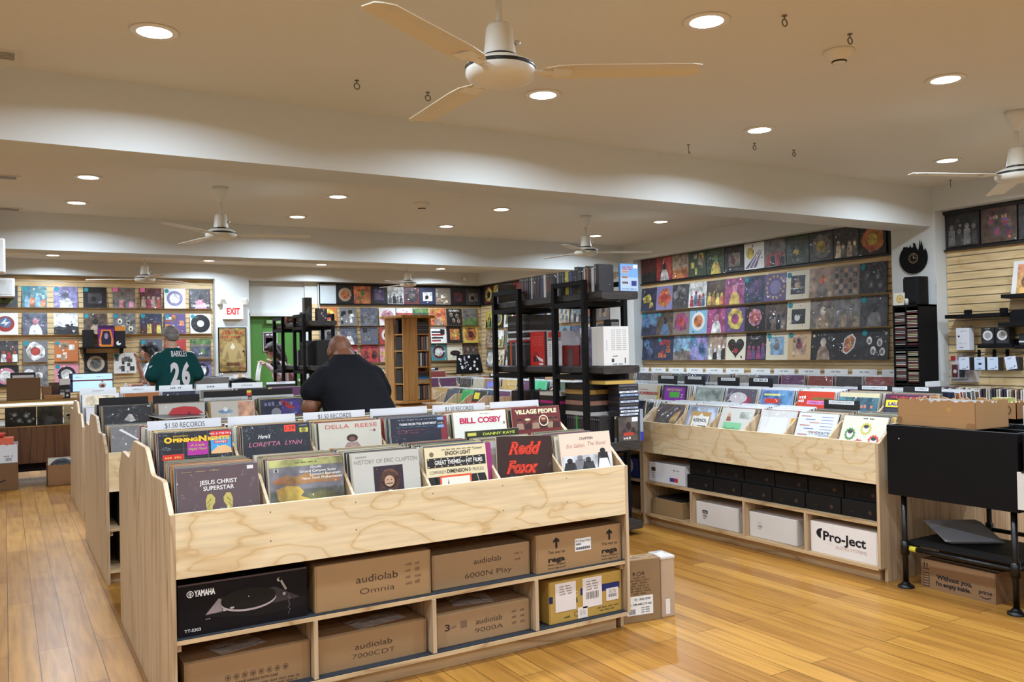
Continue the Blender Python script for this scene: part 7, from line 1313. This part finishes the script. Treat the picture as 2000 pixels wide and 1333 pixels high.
# --- dark haired woman behind the counter
root = (1.70, 12.32, 0); t, nb = begin('person with long black hair and pale tie-dye top behind the counter, hand raised', root)
hc, HR = (1.675, 12.32, 1.53), headR(PI/2-.12, -.1); b = nb(); head(b, hc, HR, .97); b.chain([(1.715, 12.32, 1.36), (1.695, 12.32, 1.44)], [.052, .05])
ringl(b, [(1.72, 12.32, .84, .12, .16), (1.72, 12.32, 1.0, .105, .145), (1.71, 12.32, 1.16, .115, .15), (1.71, 12.32, 1.28, .11, .165), (1.715, 12.32, 1.34, .08, .13), (1.715, 12.32, 1.39, .05, .06)])
A1 = [(1.67, 12.17, 1.30), (1.585, 12.10, 1.12), (1.535, 12.08, 1.25), (1.505, 12.07, 1.35)]; A2 = [(1.69, 12.48, 1.30), (1.66, 12.50, 1.08), (1.55, 12.40, 1.06), (1.48, 12.36, 1.07)]
for A in (A1, A2): b.chain(A, [.048, .038, .031, .025])
hand(b, (1.50, 12.07, 1.365), (-.2, 0, 1), (-1, -.3, 0), 1, .12, .92); hand(b, (1.46, 12.35, 1.07), (-1, -.2, 0), (0, 0, -1), 1, .4, .92)
legs(b, [(1.72, 12.24, .86), (1.72, 12.40, .86)], [(1.72, 12.22), (1.72, 12.42)], (.09, .055, .042), 0, -1); b.solid('body', .0075, 'skin', (190, 140, 116), t, 3); eyes(t, hc, HR, (40, 28, 22), root, .97)
b = nb(); P = lambda x, y, z: Vector(hc)+HR @ Vector((x*.97, y*.97, z*.97)); b.ell(P(0, -.018, .03), (.092, .106, .096), R=HR)
for q in (-1, 1): b.chain([P(q*.07, -.02, .0), P(q*.085, -.045, -.10), P(q*.09, -.06, -.22), P(q*.07, -.05, -.36)], [.04, .045, .045, .028])
b.chain([P(0, -.08, .0), P(0, -.095, -.12), P(0, -.10, -.26), P(0, -.09, -.40)], [.06, .075, .07, .04]); b.ell(P(.04, .06, .062), (.045, .045, .035), R=HR); b.ell(P(-.04, .06, .062), (.045, .045, .035), R=HR); b.solid('hair', .008, 'hair', (26, 21, 21), t, 2)
b = nb(); ringl(b, [(1.72, 12.32, .90, .125, .165), (1.715, 12.32, 1.04, .12, .158), (1.71, 12.32, 1.18, .128, .163), (1.71, 12.32, 1.29, .12, .172), (1.715, 12.32, 1.345, .09, .135), (1.715, 12.32, 1.375, .066, .075)])
for A in (A1, A2): b.chain([A[0], Vector(A[0]).lerp(Vector(A[1]), .55)], [.06, .055])
b.solid('tie_dye_top', .008, 'art', (196, 204, 216), t, 3)
b = nb(); ringl(b, [(1.72, 12.32, .78, .125, .17), (1.72, 12.32, .96, .12, .158)])
for y in (12.24, 12.40): b.chain([(1.72, y, .84), (1.71, y, .49), (1.72, y, .10)], [.10, .07, .055])
b.solid('trousers', .012, 'cloth', (50, 58, 80), t, 3)
# --- woman in the pale top by the green door
root = (3.42, 12.36, 0); t, nb = begin('person with glasses in pale pink top looking down at a record near the green door', root)
hc, HR = (3.335, 12.36, 1.515), headR(PI/2-.05, -.42); b = nb(); head(b, hc, HR, .97); b.chain([(3.42, 12.36, 1.36), (3.375, 12.36, 1.43)], [.048, .046])
ringl(b, [(3.45, 12.36, .84, .115, .16), (3.455, 12.36, 1.0, .10, .14), (3.445, 12.36, 1.15, .105, .145), (3.43, 12.36, 1.28, .10, .16), (3.425, 12.36, 1.335, .075, .13), (3.42, 12.36, 1.385, .045, .055)])
A1 = [(3.44, 12.21, 1.30), (3.40, 12.16, 1.115), (3.29, 12.20, 1.23), (3.225, 12.24, 1.30)]; A2 = [(3.42, 12.50, 1.30), (3.42, 12.54, 1.13), (3.34, 12.42, 1.26), (3.31, 12.34, 1.31)]
for A in (A1, A2): b.chain(A, [.044, .036, .029, .024])
hand(b, (3.215, 12.25, 1.31), (-.7, .25, .45), (0, .3, -1), 1, .45, .9); hand(b, (3.305, 12.32, 1.32), (-.3, -.6, .5), (-.6, -.2, -.5), -1, .5, .9)
legs(b, [(3.45, 12.28, .86), (3.45, 12.44, .86)], [(3.45, 12.26), (3.45, 12.46)], (.09, .055, .042), 0, -1); b.solid('body', .0075, 'skin', (206, 160, 138), t, 3); eyes(t, hc, HR, (50, 40, 34), root, .97)
b = nb(); P = lambda x, y, z: Vector(hc)+HR @ Vector((x*.97, y*.97, z*.97)); b.ell(P(0, -.016, .03), (.090, .106, .094), R=HR); b.ell(P(0, .07, .055), (.066, .04, .035), R=HR)
for q in (-1, 1): b.chain([P(q*.07, -.02, .0), P(q*.082, -.03, -.09), P(q*.085, -.03, -.16)], [.042, .044, .03])
b.chain([P(0, -.07, .0), P(0, -.08, -.10), P(0, -.075, -.20), P(0, -.08, -.25)], [.07, .078, .07, .04]); b.solid('hair', .008, 'hair', (56, 40, 36), t, 2)
b = nb('satin', (70, 46, 46))
for q in (-1, 1): b.torus(P(q*.034, .098, -.002), .022, .0025, HR @ Vector((0, 1, 0)), 16, 6); b.tube([P(q*.055, .098, .0), P(q*.08, .0, .0)], .002, 6)
b.build('glasses', t)
b = nb(); ringl(b, [(3.455, 12.36, .88, .122, .166), (3.46, 12.36, 1.02, .108, .148), (3.448, 12.36, 1.16, .114, .152), (3.43, 12.36, 1.285, .108, .166), (3.425, 12.36, 1.34, .082, .134), (3.42, 12.36, 1.365, .06, .075)])
for A in (A1, A2): b.chain(A, [.054, .044, .036, .031])
b.solid('long_sleeve_top', .008, 'cloth', (222, 196, 192), t, 3)
b = nb(); ringl(b, [(3.45, 12.36, .78, .12, .168), (3.45, 12.36, .95, .12, .16)])
for y in (12.28, 12.44): b.chain([(3.45, y, .84), (3.44, y, .49), (3.45, y, .10)], [.10, .07, .055])
b.solid('trousers', .012, 'cloth', (60, 64, 80), t, 3)
b = MB('gloss', (24, 23, 24)); b.lathe([(0, -.0015), (.07, -.0015), (.07, .0015), (0, .0015)], seg=32); b.lathe([(0, .0016), (.02, .0016), (.02, .002), (0, .002)], seg=24, col=(150, 60, 50)); tag(b.build('vinyl_record', None, (3.335, 12.20, 1.30), (PI/2, .25, -.5)), 'small black record held up by the person in the pale pink top', 'record')
b = MB('paper', (226, 222, 214)); b.loft([[(-.004+.02*math.sin(z*9), -.08, z), (-.004+.02*math.sin(z*9), .08, z), (-.0028+.02*math.sin(z*9), .08, z), (-.0028+.02*math.sin(z*9), -.08, z)] for z in [-.25+.02*k for k in range(14)]], smooth=False); tag(b.build('paper_sleeve', None, (3.145, 12.30, 1.33), (0, .10, .15)), 'white paper sleeve hanging from the hand of the person in pale pink', 'paper sleeve')
b = MB('cloth', (214, 160, 160)); b.ell((0, 0, 0), (.07, .12, .16)); b.tube([(-.02, -.1, .12), (-.06, -.1, .2)], .012); tag(b.build('backpack', None, (3.60, 12.36, 1.10)), 'small pink backpack on the back of the person in the pale top', 'backpack')
